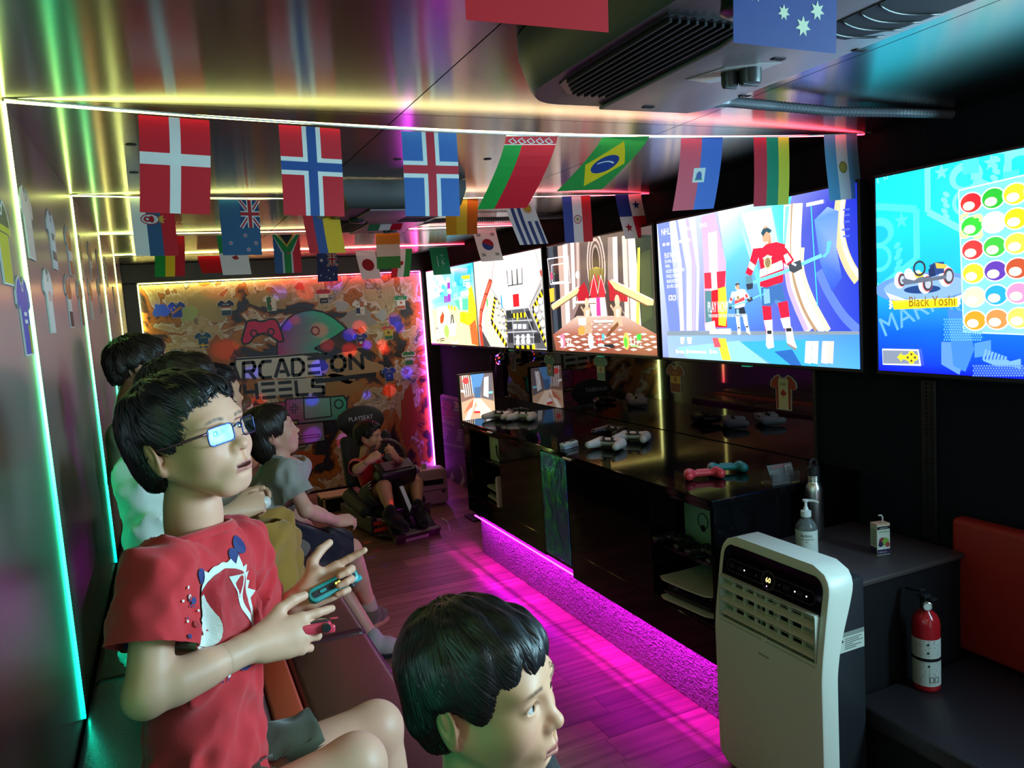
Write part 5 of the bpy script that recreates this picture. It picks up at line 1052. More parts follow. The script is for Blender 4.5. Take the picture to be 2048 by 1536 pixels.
# ------------------------------------------------------------------ portable air conditioner
t = thing('portable_air_conditioner', 'white portable air conditioner with louvred vent and black control panel by the counter', 'air conditioner', (1.46, 1.58, 0))
inv = Matrix.Translation((-1.46, -1.58, 0))
def put(nm, b, m, **k): o = obj(nm, b, m, t, **k); o.data.transform(inv); return o
M_CREAM = mat('cream_plastic', (.80, .81, .70), .36)
YA, YC, HWA = 1.58, 1.58, .207
def fx(z): return 1.400 + (.0 if z < .42 else .042 * ((z - .42) / .28) ** 1.25)
def dp(z): return .052 + .030 * (1 / (1 + math.exp(-(z - .56) * 26))) + .012 * max(0, (.12 - z) / .12)
zs = [0.012 + .6885 * (k / 46) for k in range(47)]
def hw(z):
    r = .062; top = .7005
    if z > top - r: return HWA - r + math.sqrt(max(r * r - (z - (top - r)) ** 2, 1e-8))
    if z < .05: return HWA - .03 + math.sqrt(max(.03 ** 2 - (.05 - z) ** 2 * .62, 0))
    return HWA
ss = [-1, -.985, -.95] + [-.9 + 1.8 * k / 18 for k in range(19)] + [.95, .985, 1]
b = BM()
F_ = [[b.verts.new((fx(z) + (.006 if abs(s) == 1 else (.0015 if abs(s) > .98 else 0)), YC + hw(z) * s, z)) for s in ss] for z in zs]
K_b = [[b.verts.new((fx(z) + dp(z), YC + hw(z) * s, z)) for s in (-1, 1)] for z in zs]
LV0, LV1 = .458, .578
def inhole(i, j):
    zc = (zs[i] + zs[i + 1]) / 2; sc = (ss[j] + ss[j + 1]) / 2; return LV0 < zc < LV1 and abs(sc) < .86
for i in range(46):
    for j in range(len(ss) - 1):
        if not inhole(i, j): b.faces.new((F_[i][j], F_[i + 1][j], F_[i + 1][j + 1], F_[i][j + 1]))
    b.faces.new((F_[i][0], K_b[i][0], K_b[i + 1][0], F_[i + 1][0])); b.faces.new((F_[i][-1], F_[i + 1][-1], K_b[i + 1][1], K_b[i][1])); b.faces.new((K_b[i][0], K_b[i][1], K_b[i + 1][1], K_b[i + 1][0]))
b.faces.new([F_[-1][k] for k in range(len(ss))] + [K_b[-1][1], K_b[-1][0]]); b.faces.new([F_[0][k] for k in range(len(ss))][::-1] + [K_b[0][0], K_b[0][1]])
bmesh.ops.recalc_face_normals(b, faces=b.faces)
put('front_shell', b, M_CREAM, ang=35)
yl0, yl1 = YC - .86 * HWA, YC + .86 * HWA
b = BM()                # throat of the vent
box(b, 1.435, yl0 - .004, LV0 - .006, 1.443, yl1 + .004, LV1 + .008); box(b, 1.404, yl0 - .004, LV1 + .004, 1.44, yl1 + .004, LV1 + .008); box(b, 1.402, yl0 - .004, LV0 - .008, 1.44, yl1 + .004, LV0 - .003); box(b, 1.404, yl0 - .006, LV0, 1.44, yl0 - .001, LV1 + .004); box(b, 1.404, yl1 + .001, LV0, 1.44, yl1 + .006, LV1 + .004)
put('vent_throat', b, mat('throat_plastic', (.55, .60, .52), .45))
for k in range(5):
    y = yl0 + .066 + k * .054; b = BM(); box(b, 1.431, y, LV0 + .004, 1.4352, y + .038, LV1); put('vent_opening', b, M_BLACK)
for k in range(7):
    y = yl0 + .052 + k * .044; b = BM(); box(b, 1.420, y, LV0, 1.430, y + .004, LV1 + .004); put('vane', b, M_CREAM)
for k in range(8):
    z = LV0 + .010 + k * .0145; b = BM(); box(b, 1.4165, yl0, z, 1.419, yl1, z + .0014); put('grille_bar', b, M_CREAM)
for k in range(3):
    z = LV0 + .012 + k * .039; M_ = Matrix.Translation((1.404, 0, z)) @ Matrix.Rotation(math.radians(-16), 4, 'Y')
    b = BM(); box(b, 0, yl0 + .001, 0, .026, yl1 - .001, .004, .0015, 2, M_); put('louvre', b, mat('louvre_plastic', (.78, .70, .58), .35))
b = BM(); prism(b, [(YC - .012, LV0 + .006), (YC + .012, LV0 + .006), (YC, LV0 - .012)], 1.398, 1.404, Matrix(((0, 0, 1, 0), (1, 0, 0, 0), (0, 1, 0, 0), (0, 0, 0, 1)))); put('louvre_tab', b, M_CREAM)
# control panel follows the slope of the face
zp0, zp1 = .583, .676; p0 = Vector((fx(zp0) - .002, YC, zp0)); p1 = Vector((fx(zp1) - .002, YC, zp1)); V_ = (p1 - p0).normalized(); U_ = Vector((0, -1, 0)); N_ = U_.cross(V_)
PM = axes_M(p0, U_, V_, N_); hp = (p1 - p0).length; wp = HWA * .90
pan = [(-wp, 0), (wp, 0), (wp, hp - .035)] + [(wp - .035 + .035 * math.cos(a), hp - .035 + .035 * math.sin(a)) for a in [PI / 2 * k / 6 for k in range(1, 7)]] + [(-wp + .035 - .035 * math.sin(a), hp - .035 + .035 * math.cos(a)) for a in [PI / 2 * k / 6 for k in range(0, 7)]]
b = BM(); prism(b, pan, -.004, .0008, PM, bev=.0006, seg=1); put('control_panel', b, mat('panel_gloss', (.004, .004, .005), .05))
a = Art(); gy = H('#55585a'); cy = .036
a.line([(-.150, cy + .017), (.150, cy + .017)], .0011, gy, 0); a.line([(-.150, cy - .017), (.150, cy - .017)], .0011, gy, 0); a.ring(-.150, cy, .017, .017, .0011, gy, 0, 12, PI / 2, 3 * PI / 2); a.ring(.150, cy, .017, .017, .0011, gy, 0, 12, -PI / 2, PI / 2)
a.ell(0, cy, .025, .025, H('#050506'), 1); a.ring(0, cy, .025, .025, .0012, H('#7a7c78'), 2, 28)
for x in (-.145, -.110, .066, .116): a.line(rrect(.020, .010, .004, 3, x, cy) + [rrect(.020, .010, .004, 3, x, cy)[0]], .0008, gy, 2); a.line([(x - .006, cy), (x + .006, cy)], .002, gy, 2)
a.poly([(-.050, cy - .003), (-.042, cy - .003), (-.046, cy + .005)], gy, 2); a.poly([(.038, cy + .003), (.046, cy + .003), (.042, cy - .005)], gy, 2)
o = link_mesh('control_marks', a.mesh('control_marks', inv @ PM @ Matrix.Translation((0, 0, .001)), dz=.00005), t, attr_mat('panel_marks', rough=.3)); o['kind'] = 'stuff'
a = Art(); a.text('60', 0, cy - .006, .020, H('#ffe98a'), align='c')
for x in (-.094, .098, .138): a.ell(x, cy, .0022, .0022, H('#ffffff'), 1, n=10)
a.ell(-.003, cy - .017, .0022, .0022, H('#b890e0'), 1, n=10)
o = link_mesh('lit_digits', a.mesh('lit_digits', inv @ PM @ Matrix.Translation((0, 0, .0014)), dz=.00005), t, attr_mat('panel_lights', emis=3.0)); o['kind'] = 'stuff'
b = BM(); box(b, fx(.42) - .0012, YC - .02, .408, fx(.42), YC + .02, .413); put('badge', b, mat('badge_grey', (.35, .37, .33), .3))
b = BM(); box(b, 1.452, 1.385, .02, 1.568, 1.775, .662, .012, 2); put('rear_body', b, mat('rear_body_plastic', (.018, .020, .024), .42), ang=40)
M_SIDE = axes_M((1.475, 1.3845, .475), (1, 0, 0), (0, 0, 1), (0, -1, 0))
a = Art(); a.rect(0, 0, .085, .052, H('#cfd2c4'), 0); a.rect(0, .040, .085, .052, H('#8f9488'), 1)
for k in range(6): a.line([(.016, .034 - k * .0052), (.016 + (.06, .05, .064, .03, .058, .04)[k], .034 - k * .0052)], .0022, H('#5c6058'), 2)
a.ell(.008, .030, .004, .004, H('#2c2f2c'), 2)
link_mesh('rating_label', a.mesh('rating_label', inv @ M_SIDE, dz=.00008), t, M_STICK)
for x in (1.42, 1.55):
    for y in (1.41, 1.75):
        b = BM(); lathe(b, [(.012, -.008), (.014, 0), (.012, .008)], 14, Matrix.Translation((x, y, .014)) @ Matrix.Rotation(PI / 2, 4, 'X')); put('caster', b, M_PLASTIC)
# ------------------------------------------------------------------ black cabinet, bench, cushion on the right
t = thing('side_cabinet', 'low black speckled cabinet between the counter and the fire extinguisher', 'cabinet', (0, 0, 0))
b = BM(); box(b, 1.612, 1.462, 0, 2.038, 1.850, .594, .003); obj('body', b, M_BLACK, t)
b = BM(); box(b, 1.605, 1.450, .594, 2.042, 1.853, .61, .004); obj('top', b, mat('speckled_top', (.055, .042, .040), .5, noise=(300, .5)), t, ang=40)
t = thing('low_bench', 'low black vinyl bench under the red cushion by the doorway', 'bench', (0, 0, 0))
b = BM(); box(b, 1.60, -.6, 0, XR - .004, 1.44, .245, .003); obj('bench_base', b, M_BLACK, t)
b = BM(); box(b, 1.572, -.6, .245, XR - .004, 1.447, .30, .012, 3); obj('seat_pad', b, mat('dark_seat_vinyl', (.020, .015, .018), .42, bump=(200, .3)), t, ang=50)
b = BM(); box(b, 1.578, 1.20, .155, 1.60, 1.212, .195, .003); obj('latch', b, M_STEEL, t)
t = thing('back_cushion', 'red vinyl back cushion standing on the black bench against the wall', 'cushion', (0, 0, 0))
b = BM(); box(b, 2.045, -.35, .306, XR - .002, 1.50, .705, .018, 4); obj('pad', b, mat('red_vinyl', (.50, .035, .028), .42, bump=(240, .35), noise=(3, .06)), t, ang=50)
# fire extinguisher
t = thing('fire_extinguisher', 'red fire extinguisher with white label bands standing on the black bench', 'fire extinguisher', (1.79, 1.385, .30))
M_REDP = mat('red_enamel', (.45, .012, .018), .16)
b = BM(); lathe(b, [(.030, 0), (.034, .003), (.035, .010), (.035, .180), (.033, .196), (.026, .210), (.014, .220), (.012, .226)], 36); obj('cylinder', b, M_REDP, t, ang=45)
def band(z0, z1, nm, r=.0354, a0=0, a1=2 * PI, m=None):
    b = BM(); n = 40; A_ = [[b.verts.new((r * math.cos(a0 + (a1 - a0) * k / n), r * math.sin(a0 + (a1 - a0) * k / n), z)) for k in range(n + 1)] for z in (z0, z1)]
    for k in range(n): b.faces.new((A_[0][k], A_[0][k + 1], A_[1][k + 1], A_[1][k]))
    return obj(nm, b, m, t, smooth=True)
M_LAB = mat('paper_label', (.62, .64, .58), .5)
band(.018, .088, 'label', m=M_LAB); band(.096, .148, 'label', m=M_LAB); band(.088, .096, 'strap', .0362, m=M_BLACK)
a = Art(); rr = random.Random(5)
for z0, z1 in ((.022, .084), (.100, .144)):
    z = z1
    while z > z0 + .003:
        for u0 in (-.030, .004): a.line([(u0, z), (u0 + rr.uniform(.014, .026), z)], .0018, H('#3c403a'), 0)
        z -= .0058
for u in (.006, .020): a.line([(u, .030), (u + .010, .030), (u + .010, .044), (u, .044), (u, .030)], .0016, H('#22241f'), 0)
for u, z in ((.002, .135), (.002, .112), (.004, .075)): a.ell(u, z, .003, .003, H('#22241f'), 0)
def wrap(p): th = math.radians(222) + p.x / .0358; return Vector(((.0358 + p.z) * math.cos(th), (.0358 + p.z) * math.sin(th), p.y))
o = link_mesh('label_print', a.mesh('label_print', Matrix.Identity(4), dz=.0001, bend=wrap), t, M_STICK); o['kind'] = 'stuff'
b = BM(); lathe(b, [(.012, .222), (.013, .226), (.013, .246), (.010, .250)], 18); box(b, -.012, -.010, .236, .012, .010, .262, .003); obj('valve', b, M_PLASTIC, t, ang=40)
b = BM(); box(b, -.010, -.030, .252, .010, .020, .259, .003); obj('handle', b, M_BLACK, t); b = BM(); box(b, -.010, -.032, .266, .010, .020, .273, .003, 2, Matrix.Rotation(math.radians(-8), 4, 'X')); obj('lever', b, M_BLACK, t)
b = BM(); Mg = axes_M((-.012, -.014, .238), (.7, -.7, 0), (0, 0, 1), (-.7, -.7, 0)); lathe(b, [(.013, 0), (.013, .008), (.011, .010), (.001, .010)], 20, Mg); g_ = obj('gauge', b, M_STEEL, t, ang=40)
b = BM(); lathe(b, [(.0095, .0102), (.001, .0103)], 20, Mg); obj('gauge_face', b, mat('gauge_white', (.8, .8, .75), .4), g_)
# bottles and carton on the cabinet
t = thing('pump_bottle', 'clear pump bottle of hand gel with a white label on the black cabinet', 'bottle', (1.668, 1.682, .61))
M_GLASS = mat('clear_plastic', (.85, .92, .88), .06, trans=.85, ior=1.35)
b = BM(); lathe(b, [(.026, 0), (.030, .004), (.031, .012), (.031, .085), (.029, .096), (.020, .110), (.013, .116), (.013, .126)], 36); obj('bottle_body', b, M_GLASS, t, ang=45)
b = BM(); lathe(b, [(.027, .004), (.029, .012), (.029, .078), (.001, .078)], 24); obj('gel', b, mat('pale_gel', (.70, .78, .70), .2), t, smooth=True)
def sheet(r, z0, z1, a0, a1, nm, m):
    b = BM(); n = 30; A_ = [[b.verts.new((r * math.cos(a0 + (a1 - a0) * k / n), r * math.sin(a0 + (a1 - a0) * k / n), z)) for k in range(n + 1)] for z in (z0, z1)]
    for k in range(n): b.faces.new((A_[0][k], A_[0][k + 1], A_[1][k + 1], A_[1][k]))
    return obj(nm, b, m, t, smooth=True)
sheet(.0314, .010, .084, math.radians(110), math.radians(350), 'label', mat('label_white', (.74, .77, .68), .5))
a = Art(); bk = H('#30342c'); a.text('Arbini', -.002, .066, .0135, bk, 0, 'c'); a.text('HAND SANITIZER', -.002, .0575, .0058, bk, 0, 'c'); a.text('GEL', -.002, .0505, .005, bk, 0, 'c')
for k in range(5): a.line([(-.022, .041 - k * .0035), (-.022 + (.036, .03, .04, .032, .036)[k], .041 - k * .0035)], .0009, bk, 0)
a.text('236 ml', -.012, .019, .0055, bk, 0, 'c'); a.line([(-.020, .014), (.010, .014)], .0014, bk, 0)
o = link_mesh('label_print', a.mesh('label_print', Matrix.Identity(4), bend=lambda p: Vector(((.0317 + p.z) * math.cos(math.radians(228) + p.x / .0317), (.0317 + p.z) * math.sin(math.radians(228) + p.x / .0317), p.y))), t, M_STICK); o['kind'] = 'stuff'
b = BM(); lathe(b, [(.0150, .122), (.0150, .138), (.012, .140), (.008, .141), (.006, .150), (.0042, .152), (.0042, .166), (.009, .167), (.009, .172), (.001, .173)], 20); tube(b, [(0, 0, .1695), (.012, -.020, .1700), (.018, -.032, .1665)], [.0045, .004, .0032], 8); obj('pump', b, M_WHITE, t, ang=50)
b = BM(); tube(b, [(0, 0, .01), (0, 0, .125)], .003, 8); obj('dip_tube', b, M_WHITE, t)
t = thing('steel_bottle', 'brushed steel drink bottle with black loop cap behind the pump bottle', 'bottle', (1.822, 1.800, .61))
b = BM(); lathe(b, [(.024, 0), (.0265, .003), (.0265, .150), (.025, .164), (.019, .176), (.017, .180), (.017, .200)], 32); obj('bottle_body', b, M_STEEL, t, ang=45)
b = BM()
for k in range(4): lathe(b, [(.0172, .182 + k * .0045), (.0182, .184 + k * .0045), (.0172, .186 + k * .0045)], 24, caps=False)
tag(obj('neck_ring', b, M_STEEL, t, smooth=True), kind='stuff')
b = BM(); lathe(b, [(.0185, .200), (.0185, .226), (.015, .230), (.001, .230)], 24); tube(b, [(-.014, 0, .222), (-.014, 0, .244), (0, 0, .252), (.014, 0, .244), (.014, 0, .222)], .004, 8); obj('cap', b, M_PLASTIC, t, ang=40)
t = thing('juice_carton', 'small white juice carton with fruit print and a bent straw', 'carton', (1.850, 1.578, .61), math.radians(-12))
b = BM(); box(b, -.022, -.015, 0, .022, .015, .094, .002); obj('box', b, mat('carton_white', (.72, .74, .62), .4), t)
b = BM(); box(b, -.0222, -.0152, .0885, .0222, .0152, .0945, .001, 1); obj('top_fold', b, mat('carton_peach', (.80, .48, .30), .4), t)
a = Art(); a.rect(-.021, .078, .021, .087, H('#1c1c20'), 0); a.text('ORGANIC', 0, .0797, .006, H('#d8d8d0'), 1, 'c'); a.text('APPLE JUICE', 0, .0685, .006, H('#4a9838'), 0, 'c'); a.ell(-.004, .042, .012, .012, H('#a03040'), 0); a.ell(.006, .040, .011, .012, H('#8cb848'), 1); a.ell(-.010, .034, .008, .008, H('#3c2450'), 2); a.ell(.013, .031, .007, .008, H('#b84848'), 3); a.rect(-.021, .003, .021, .019, H('#3a2850'), 0); a.poly([(-.021, .019), (-.010, .026), (0, .018), (.012, .025), (.021, .019)], H('#f0f0e8'), 1); a.text('100% juice', -.018, .008, .0065, H('#e8e0d8'), 1)
link_mesh('front_print', a.mesh('front_print', axes_M((0, -.0156, 0), (1, 0, 0), (0, 0, 1), (0, -1, 0)), dz=.00005), t, M_STICK)
a = Art(); a.rect(-.014, .003, .014, .024, H('#3a2850'), 0)
for k in range(7): a.line([(-.010, .076 - k * .007), (.010, .076 - k * .007)], .0022, H('#6c8a50'), 0)
link_mesh('side_print', a.mesh('side_print', axes_M((-.0226, 0, 0), (0, -1, 0), (0, 0, 1), (-1, 0, 0)), dz=.00005), t, M_STICK)
b = BM(); tube(b, [(.008, 0, .092), (.009, 0, .110), (.004, -.001, .116), (-.006, -.002, .117)], .0022, 8); obj('straw', b, M_WHITE, t, smooth=True)
# ------------------------------------------------------------------ game gear
def gamepad(name, label, cat, loc, rotz, shell, face, group=None, tilt=0.0, s=1.0):
    """two-gripped pad lying with its grips toward local -y"""
    t = thing(name, label, cat, loc, rotz, group)
    prims = [('cap', (-.045, .018, .020), (.045, .018, .020), .019, .019), ('cap', (-.050, .012, .020), (-.066, -.062, .019), .023, .015), ('cap', (.050, .012, .020), (.066, -.062, .019), .023, .015), ('ell', (0, .008, .022), (.055, .028, .016))]
    V, F = sdf_mesh([(k, *[(tuple(c * s for c in q) if isinstance(q, tuple) else q * s) for q in r]) for k, *r in prims], .0028 * s, k=.012 * s)
    V[:, 2] -= V[:, 2].min()
    mesh_obj('shell', V, F, shell, t)
    b = BM(); prism(b, [(x * s, y * s) for x, y in [(-.040, .034), (-.020, .036), (.020, .036), (.040, .034), (.052, .012), (.034, -.012), (.018, -.022), (-.018, -.022), (-.034, -.012), (-.052, .012)]], .034 * s, .0395 * s, bev=.002 * s); obj('face_plate', b, face, t)
    b = BM(); box(b, -.022 * s, .006 * s, .0395 * s, .022 * s, .033 * s, .0415 * s, .001 * s); obj('touch_pad', b, face, t)
    for x in (-.021, .021):
        b = BM(); lathe(b, [(.005 * s, .0385 * s), (.005 * s, .046 * s), (.0085 * s, .048 * s), (.0085 * s, .051 * s), (.001, .0505 * s)], 16, Matrix.Translation((x * s, -.010 * s, 0))); obj('thumb_stick', b, M_PLASTIC, t, ang=40)
    for k in range(4):
        b = BM(); a_ = PI / 2 * k; lathe(b, [(.0042 * s, .038 * s), (.004 * s, .0425 * s), (.001, .043 * s)], 12, Matrix.Translation(((.042 + .011 * math.cos(a_)) * s, (.016 + .011 * math.sin(a_)) * s, 0))); obj('button', b, M_PLASTIC, t)
    b = BM(); box(b, -.051 * s, .013 * s, .038 * s, -.033 * s, .019 * s, .042 * s, .001); box(b, -.045 * s, .007 * s, .038 * s, -.039 * s, .025 * s, .042 * s, .001); obj('direction_pad', b, M_PLASTIC, t)
    return t
# ---- solid shapes from rounded limbs (used for pads, bodies, clothes)
def sdf_mesh(prims, res, k=.02, warp=None):
    """surface of softly joined capsules ('cap', a, b, ra, rb), ellipsoids ('ell', c, r[, rot3x3]); 'sub' prefix cuts, ('half', point, normal) clips"""
    lo = np.array([1e9] * 3); hi = -lo
    for p in prims:
        if p[0] == 'cap':
            for c, r in ((p[1], p[3]), (p[2], p[4])): lo = np.minimum(lo, np.array(c) - r); hi = np.maximum(hi, np.array(c) + r)
        elif p[0] == 'ell':
            r = max(p[2]) if len(p) > 3 and p[3] is not None else np.array(p[2]); lo = np.minimum(lo, np.array(p[1]) - r); hi = np.maximum(hi, np.array(p[1]) + r)
    pad = max(2.5 * res, k * .35); lo = lo - pad; hi = hi + pad
    n = np.ceil((hi - lo) / res).astype(int) + 1
    ax = [lo[i] + res * np.arange(n[i]) for i in range(3)]
    D = np.full(n, .5, dtype=np.float32)
    for p in prims:
        kind = p[0]; kk = k
        if kind in ('half',):
            X = np.stack(np.meshgrid(*ax, indexing='ij'), -1).astype(np.float32)
            D = np.maximum(D, (X - np.array(p[1], dtype=np.float32)) @ np.array(p[2], dtype=np.float32)); continue
        sub = kind.startswith('sub'); kn = kind[3:] if sub else kind
        if kn == 'cap':
            a_, b_ = np.array(p[1], float), np.array(p[2], float); rr_ = max(p[3], p[4]); l0, h0 = np.minimum(a_, b_) - rr_, np.maximum(a_, b_) + rr_
            if len(p) > 5: kk = p[5]
        else:
            c_ = np.array(p[1], float); rm = max(p[2]); l0, h0 = (c_ - rm, c_ + rm)
            if len(p) > 4: kk = p[4]
        mg = max(kk * 1.6, 3 * res)
        i0 = np.maximum(np.floor((l0 - mg - lo) / res).astype(int), 0); i1 = np.minimum(np.ceil((h0 + mg - lo) / res).astype(int) + 1, n)
        if (i1 <= i0).any(): continue
        sl = tuple(slice(i0[j], i1[j]) for j in range(3))
        gx = ax[0][sl[0]][:, None, None]; gy_ = ax[1][sl[1]][None, :, None]; gz = ax[2][sl[2]][None, None, :]
        if kn == 'cap':
            ba = b_ - a_; L2 = max(ba @ ba, 1e-12)
            tt_ = np.clip(((gx - a_[0]) * ba[0] + (gy_ - a_[1]) * ba[1] + (gz - a_[2]) * ba[2]) / L2, 0, 1)
            d = np.sqrt((gx - a_[0] - ba[0] * tt_) ** 2 + (gy_ - a_[1] - ba[1] * tt_) ** 2 + (gz - a_[2] - ba[2] * tt_) ** 2) - (p[3] + (p[4] - p[3]) * tt_)
        else:
            dx, dy, dz_ = gx - c_[0], gy_ - c_[1], gz - c_[2]
            if len(p) > 3 and p[3] is not None:
                Rm = np.array(p[3]); dx, dy, dz_ = (Rm[0, 0] * dx + Rm[1, 0] * dy + Rm[2, 0] * dz_, Rm[0, 1] * dx + Rm[1, 1] * dy + Rm[2, 1] * dz_, Rm[0, 2] * dx + Rm[1, 2] * dy + Rm[2, 2] * dz_)
            r_ = p[2]; k0 = np.sqrt((dx / r_[0]) ** 2 + (dy / r_[1]) ** 2 + (dz_ / r_[2]) ** 2); k1 = np.sqrt((dx / r_[0] ** 2) ** 2 + (dy / r_[1] ** 2) ** 2 + (dz_ / r_[2] ** 2) ** 2)
            d = k0 * (k0 - 1) / np.maximum(k1, 1e-9)
        A0 = D[sl]
        if sub:
            if kk < 1e-6: D[sl] = np.maximum(A0, -d)
            else:
                h = np.clip(.5 - .5 * (A0 + d) / kk, 0, 1); D[sl] = A0 * (1 - h) + (-d) * h + kk * h * (1 - h)
        else:
            if kk < 1e-6: D[sl] = np.minimum(A0, d)
            else:
                h = np.clip(.5 + .5 * (A0 - d) / kk, 0, 1); D[sl] = A0 * (1 - h) + d * h - kk * h * (1 - h)
    if warp is not None:
        X = np.stack(np.meshgrid(*ax, indexing='ij'), -1).astype(np.float32); near = np.abs(D) < 4 * res + .03
        D[near] = D[near] + warp(X[near]).astype(np.float32)
    # close at the border, then surface nets
    D[0], D[-1], D[:, 0], D[:, -1], D[:, :, 0], D[:, :, -1] = .01, .01, .01, .01, .01, .01
    S = D < 0
    c8 = [S[dx:n[0] - 1 + dx, dy:n[1] - 1 + dy, dz:n[2] - 1 + dz] for dx in (0, 1) for dy in (0, 1) for dz in (0, 1)]
    cnt = sum(c.astype(np.int8) for c in c8); act = (cnt > 0) & (cnt < 8)
    idx = -np.ones(act.shape, dtype=np.int64); I = np.argwhere(act); idx[act] = np.arange(len(I))
    acc = np.zeros((len(I), 3)); num = np.zeros(len(I))
    off = [(0, 0, 0), (0, 0, 1), (0, 1, 0), (0, 1, 1), (1, 0, 0), (1, 0, 1), (1, 1, 0), (1, 1, 1)]
    val = {o: D[I[:, 0] + o[0], I[:, 1] + o[1], I[:, 2] + o[2]] for o in off}
    for o in off:
        for j in range(3):
            if o[j] == 0:
                o2 = tuple(o[i] + (i == j) for i in range(3)); v0, v1 = val[o], val[o2]; m_ = (v0 < 0) != (v1 < 0)
                tt_ = np.where(m_, v0 / np.where(m_, v0 - v1, 1), 0)
                for i in range(3): acc[:, i] += np.where(m_, o[i] + (tt_ if i == j else 0), 0)
                num += m_
    V = lo + res * (I + acc / np.maximum(num, 1)[:, None])
    F = []
    for j in range(3):
        a1, a2 = [(1, 2), (2, 0), (0, 1)][j]
        sA = S[tuple(slice(0, n[i] - 1) if i == j else slice(1, n[i] - 1) for i in range(3))]; sB = S[tuple(slice(1, n[i]) if i == j else slice(1, n[i] - 1) for i in range(3))]
        for flip, msk in ((False, sA & ~sB), (True, ~sA & sB)):
            E = np.argwhere(msk)
            if not len(E): continue
            for i in range(3):
                if i != j: E[:, i] += 1
            def cell(d1, d2):
                C_ = E.copy(); C_[:, a1] -= d1; C_[:, a2] -= d2; return idx[C_[:, 0], C_[:, 1], C_[:, 2]]
            Q = np.stack([cell(1, 1), cell(0, 1), cell(0, 0), cell(1, 0)], 1)
            F.append(Q[:, ::-1] if flip else Q)
    F = np.concatenate(F) if F else np.zeros((0, 4), int)
    F = F[(F >= 0).all(1)]
    return V, F
def relax(V, F, it=2, keep=None):
    """a little smoothing of the quad surface"""
    e = np.concatenate([F[:, [0, 1]], F[:, [1, 2]], F[:, [2, 3]], F[:, [3, 0]]])
    for _ in range(it):
        s_ = np.zeros_like(V); c_ = np.zeros(len(V)); np.add.at(s_, e[:, 0], V[e[:, 1]]); np.add.at(c_, e[:, 0], 1); np.add.at(s_, e[:, 1], V[e[:, 0]]); np.add.at(c_, e[:, 1], 1)
        V = V * .5 + .5 * s_ / np.maximum(c_, 1)[:, None]
    return V
def raw_mesh(name, V, F, cols=None):
    me = bpy.data.meshes.new(name); nv, nf = len(V), len(F); k = F.shape[1]
    me.vertices.add(nv); me.vertices.foreach_set('co', np.asarray(V, dtype=np.float32).ravel())
    me.loops.add(nf * k); me.loops.foreach_set('vertex_index', np.asarray(F, dtype=np.int32).ravel())
    me.polygons.add(nf); me.polygons.foreach_set('loop_start', np.arange(0, nf * k, k, dtype=np.int32))
    try: me.polygons.foreach_set('loop_total', np.full(nf, k, dtype=np.int32))
    except Exception: pass
    me.update(calc_edges=True); me.validate()
    me.polygons.foreach_set('use_smooth', [True] * len(me.polygons))
    if cols is not None:
        a_ = me.color_attributes.new('Col', 'FLOAT_COLOR', 'POINT'); a_.data.foreach_set('color', np.concatenate([cols, np.ones((nv, 1))], 1).astype(np.float32).ravel())
    return me
def mesh_obj(name, V, F, m, parent=None, cols=None): return link_mesh(name, raw_mesh(name, V, F, cols), parent, m)
M_PADW = mat('pad_white', (.70, .68, .62), .32); M_PADB = mat('pad_black', (.012, .012, .014), .3); M_PADR = mat('pad_red', (.75, .045, .06), .38); M_PADT = mat('pad_teal', (.02, .22, .22), .38)
ZT = .7745
G4 = 'white gamepads on the countertop'
gamepad('gamepad', 'white gamepad lying first of the mid counter pair', 'gamepad', (1.665, 2.775, ZT), math.radians(-62), M_PADW, M_PADB, G4)
gamepad('gamepad', 'white gamepad lying second of the mid counter pair, closer to the mirror', 'gamepad', (1.825, 2.83, ZT), math.radians(-55), M_PADW, M_PADB, G4)
gamepad('gamepad', 'white gamepad lying at the far end of the counter by the monitor', 'gamepad', (1.655, 3.92, ZT), math.radians(-60), M_PADW, M_PADB, G4)
gamepad('gamepad', 'pale gamepad at the far end of the counter, beside another white one', 'gamepad', (1.735, 3.775, ZT), math.radians(-55), M_PADW, M_PADW, G4)
gamepad('black_gamepad', 'black gamepad lying behind the white pair on the countertop', 'gamepad', (1.84, 3.02, ZT), math.radians(-75), M_PADB, M_PADB)
gamepad('black_gamepad', 'black gamepad at the far end of the counter in front of the monitor', 'gamepad', (1.80, 4.02, ZT + .0), math.radians(10), M_PADB, M_PADB, s=.8)
def grip(name, label, loc, rotz, m):
    t = thing(name, label, 'controller grip', loc, rotz)
    V, F = sdf_mesh([('cap', (-.040, 0, .020), (.040, 0, .020), .011, .011), ('cap', (-.048, .004, .020), (-.055, -.018, .018), .019, .0165), ('cap', (.048, .004, .020), (.055, -.018, .018), .019, .0165)], .0026, k=.010)
    V[:, 2] -= V[:, 2].min(); mesh_obj('shell', V, F, m, t)
    b = BM(); box(b, -.022, .002, .026, .022, .012, .032, .002); obj('rail', b, m, t); b = BM(); box(b, -.018, .0115, .0275, .018, .0135, .0305); obj('slot', b, M_BLACK, t); return t
grip('controller_grip', 'bright red controller grip on the glossy counter', (1.628, 2.105, ZT), math.radians(-20), M_PADR)
grip('controller_grip', 'dark teal controller grip behind the red one', (1.745, 2.125, ZT), math.radians(-25), M_PADT)
t = thing('remote', 'small pale grey handheld half controller lying on the countertop edge', 'controller', (1.545, 2.915, ZT), math.radians(22))
b = BM(); prism(b, rrect(.105, .034, .015), .012, .026, bev=.003); obj('body', b, mat('pale_grey_green', (.55, .62, .56), .4), t, ang=40)
b = BM(); box(b, -.045, -.014, 0, .05, .014, .012, .002); obj('strap_rail', b, mat('pale_blue_grey', (.45, .52, .62), .4), t)
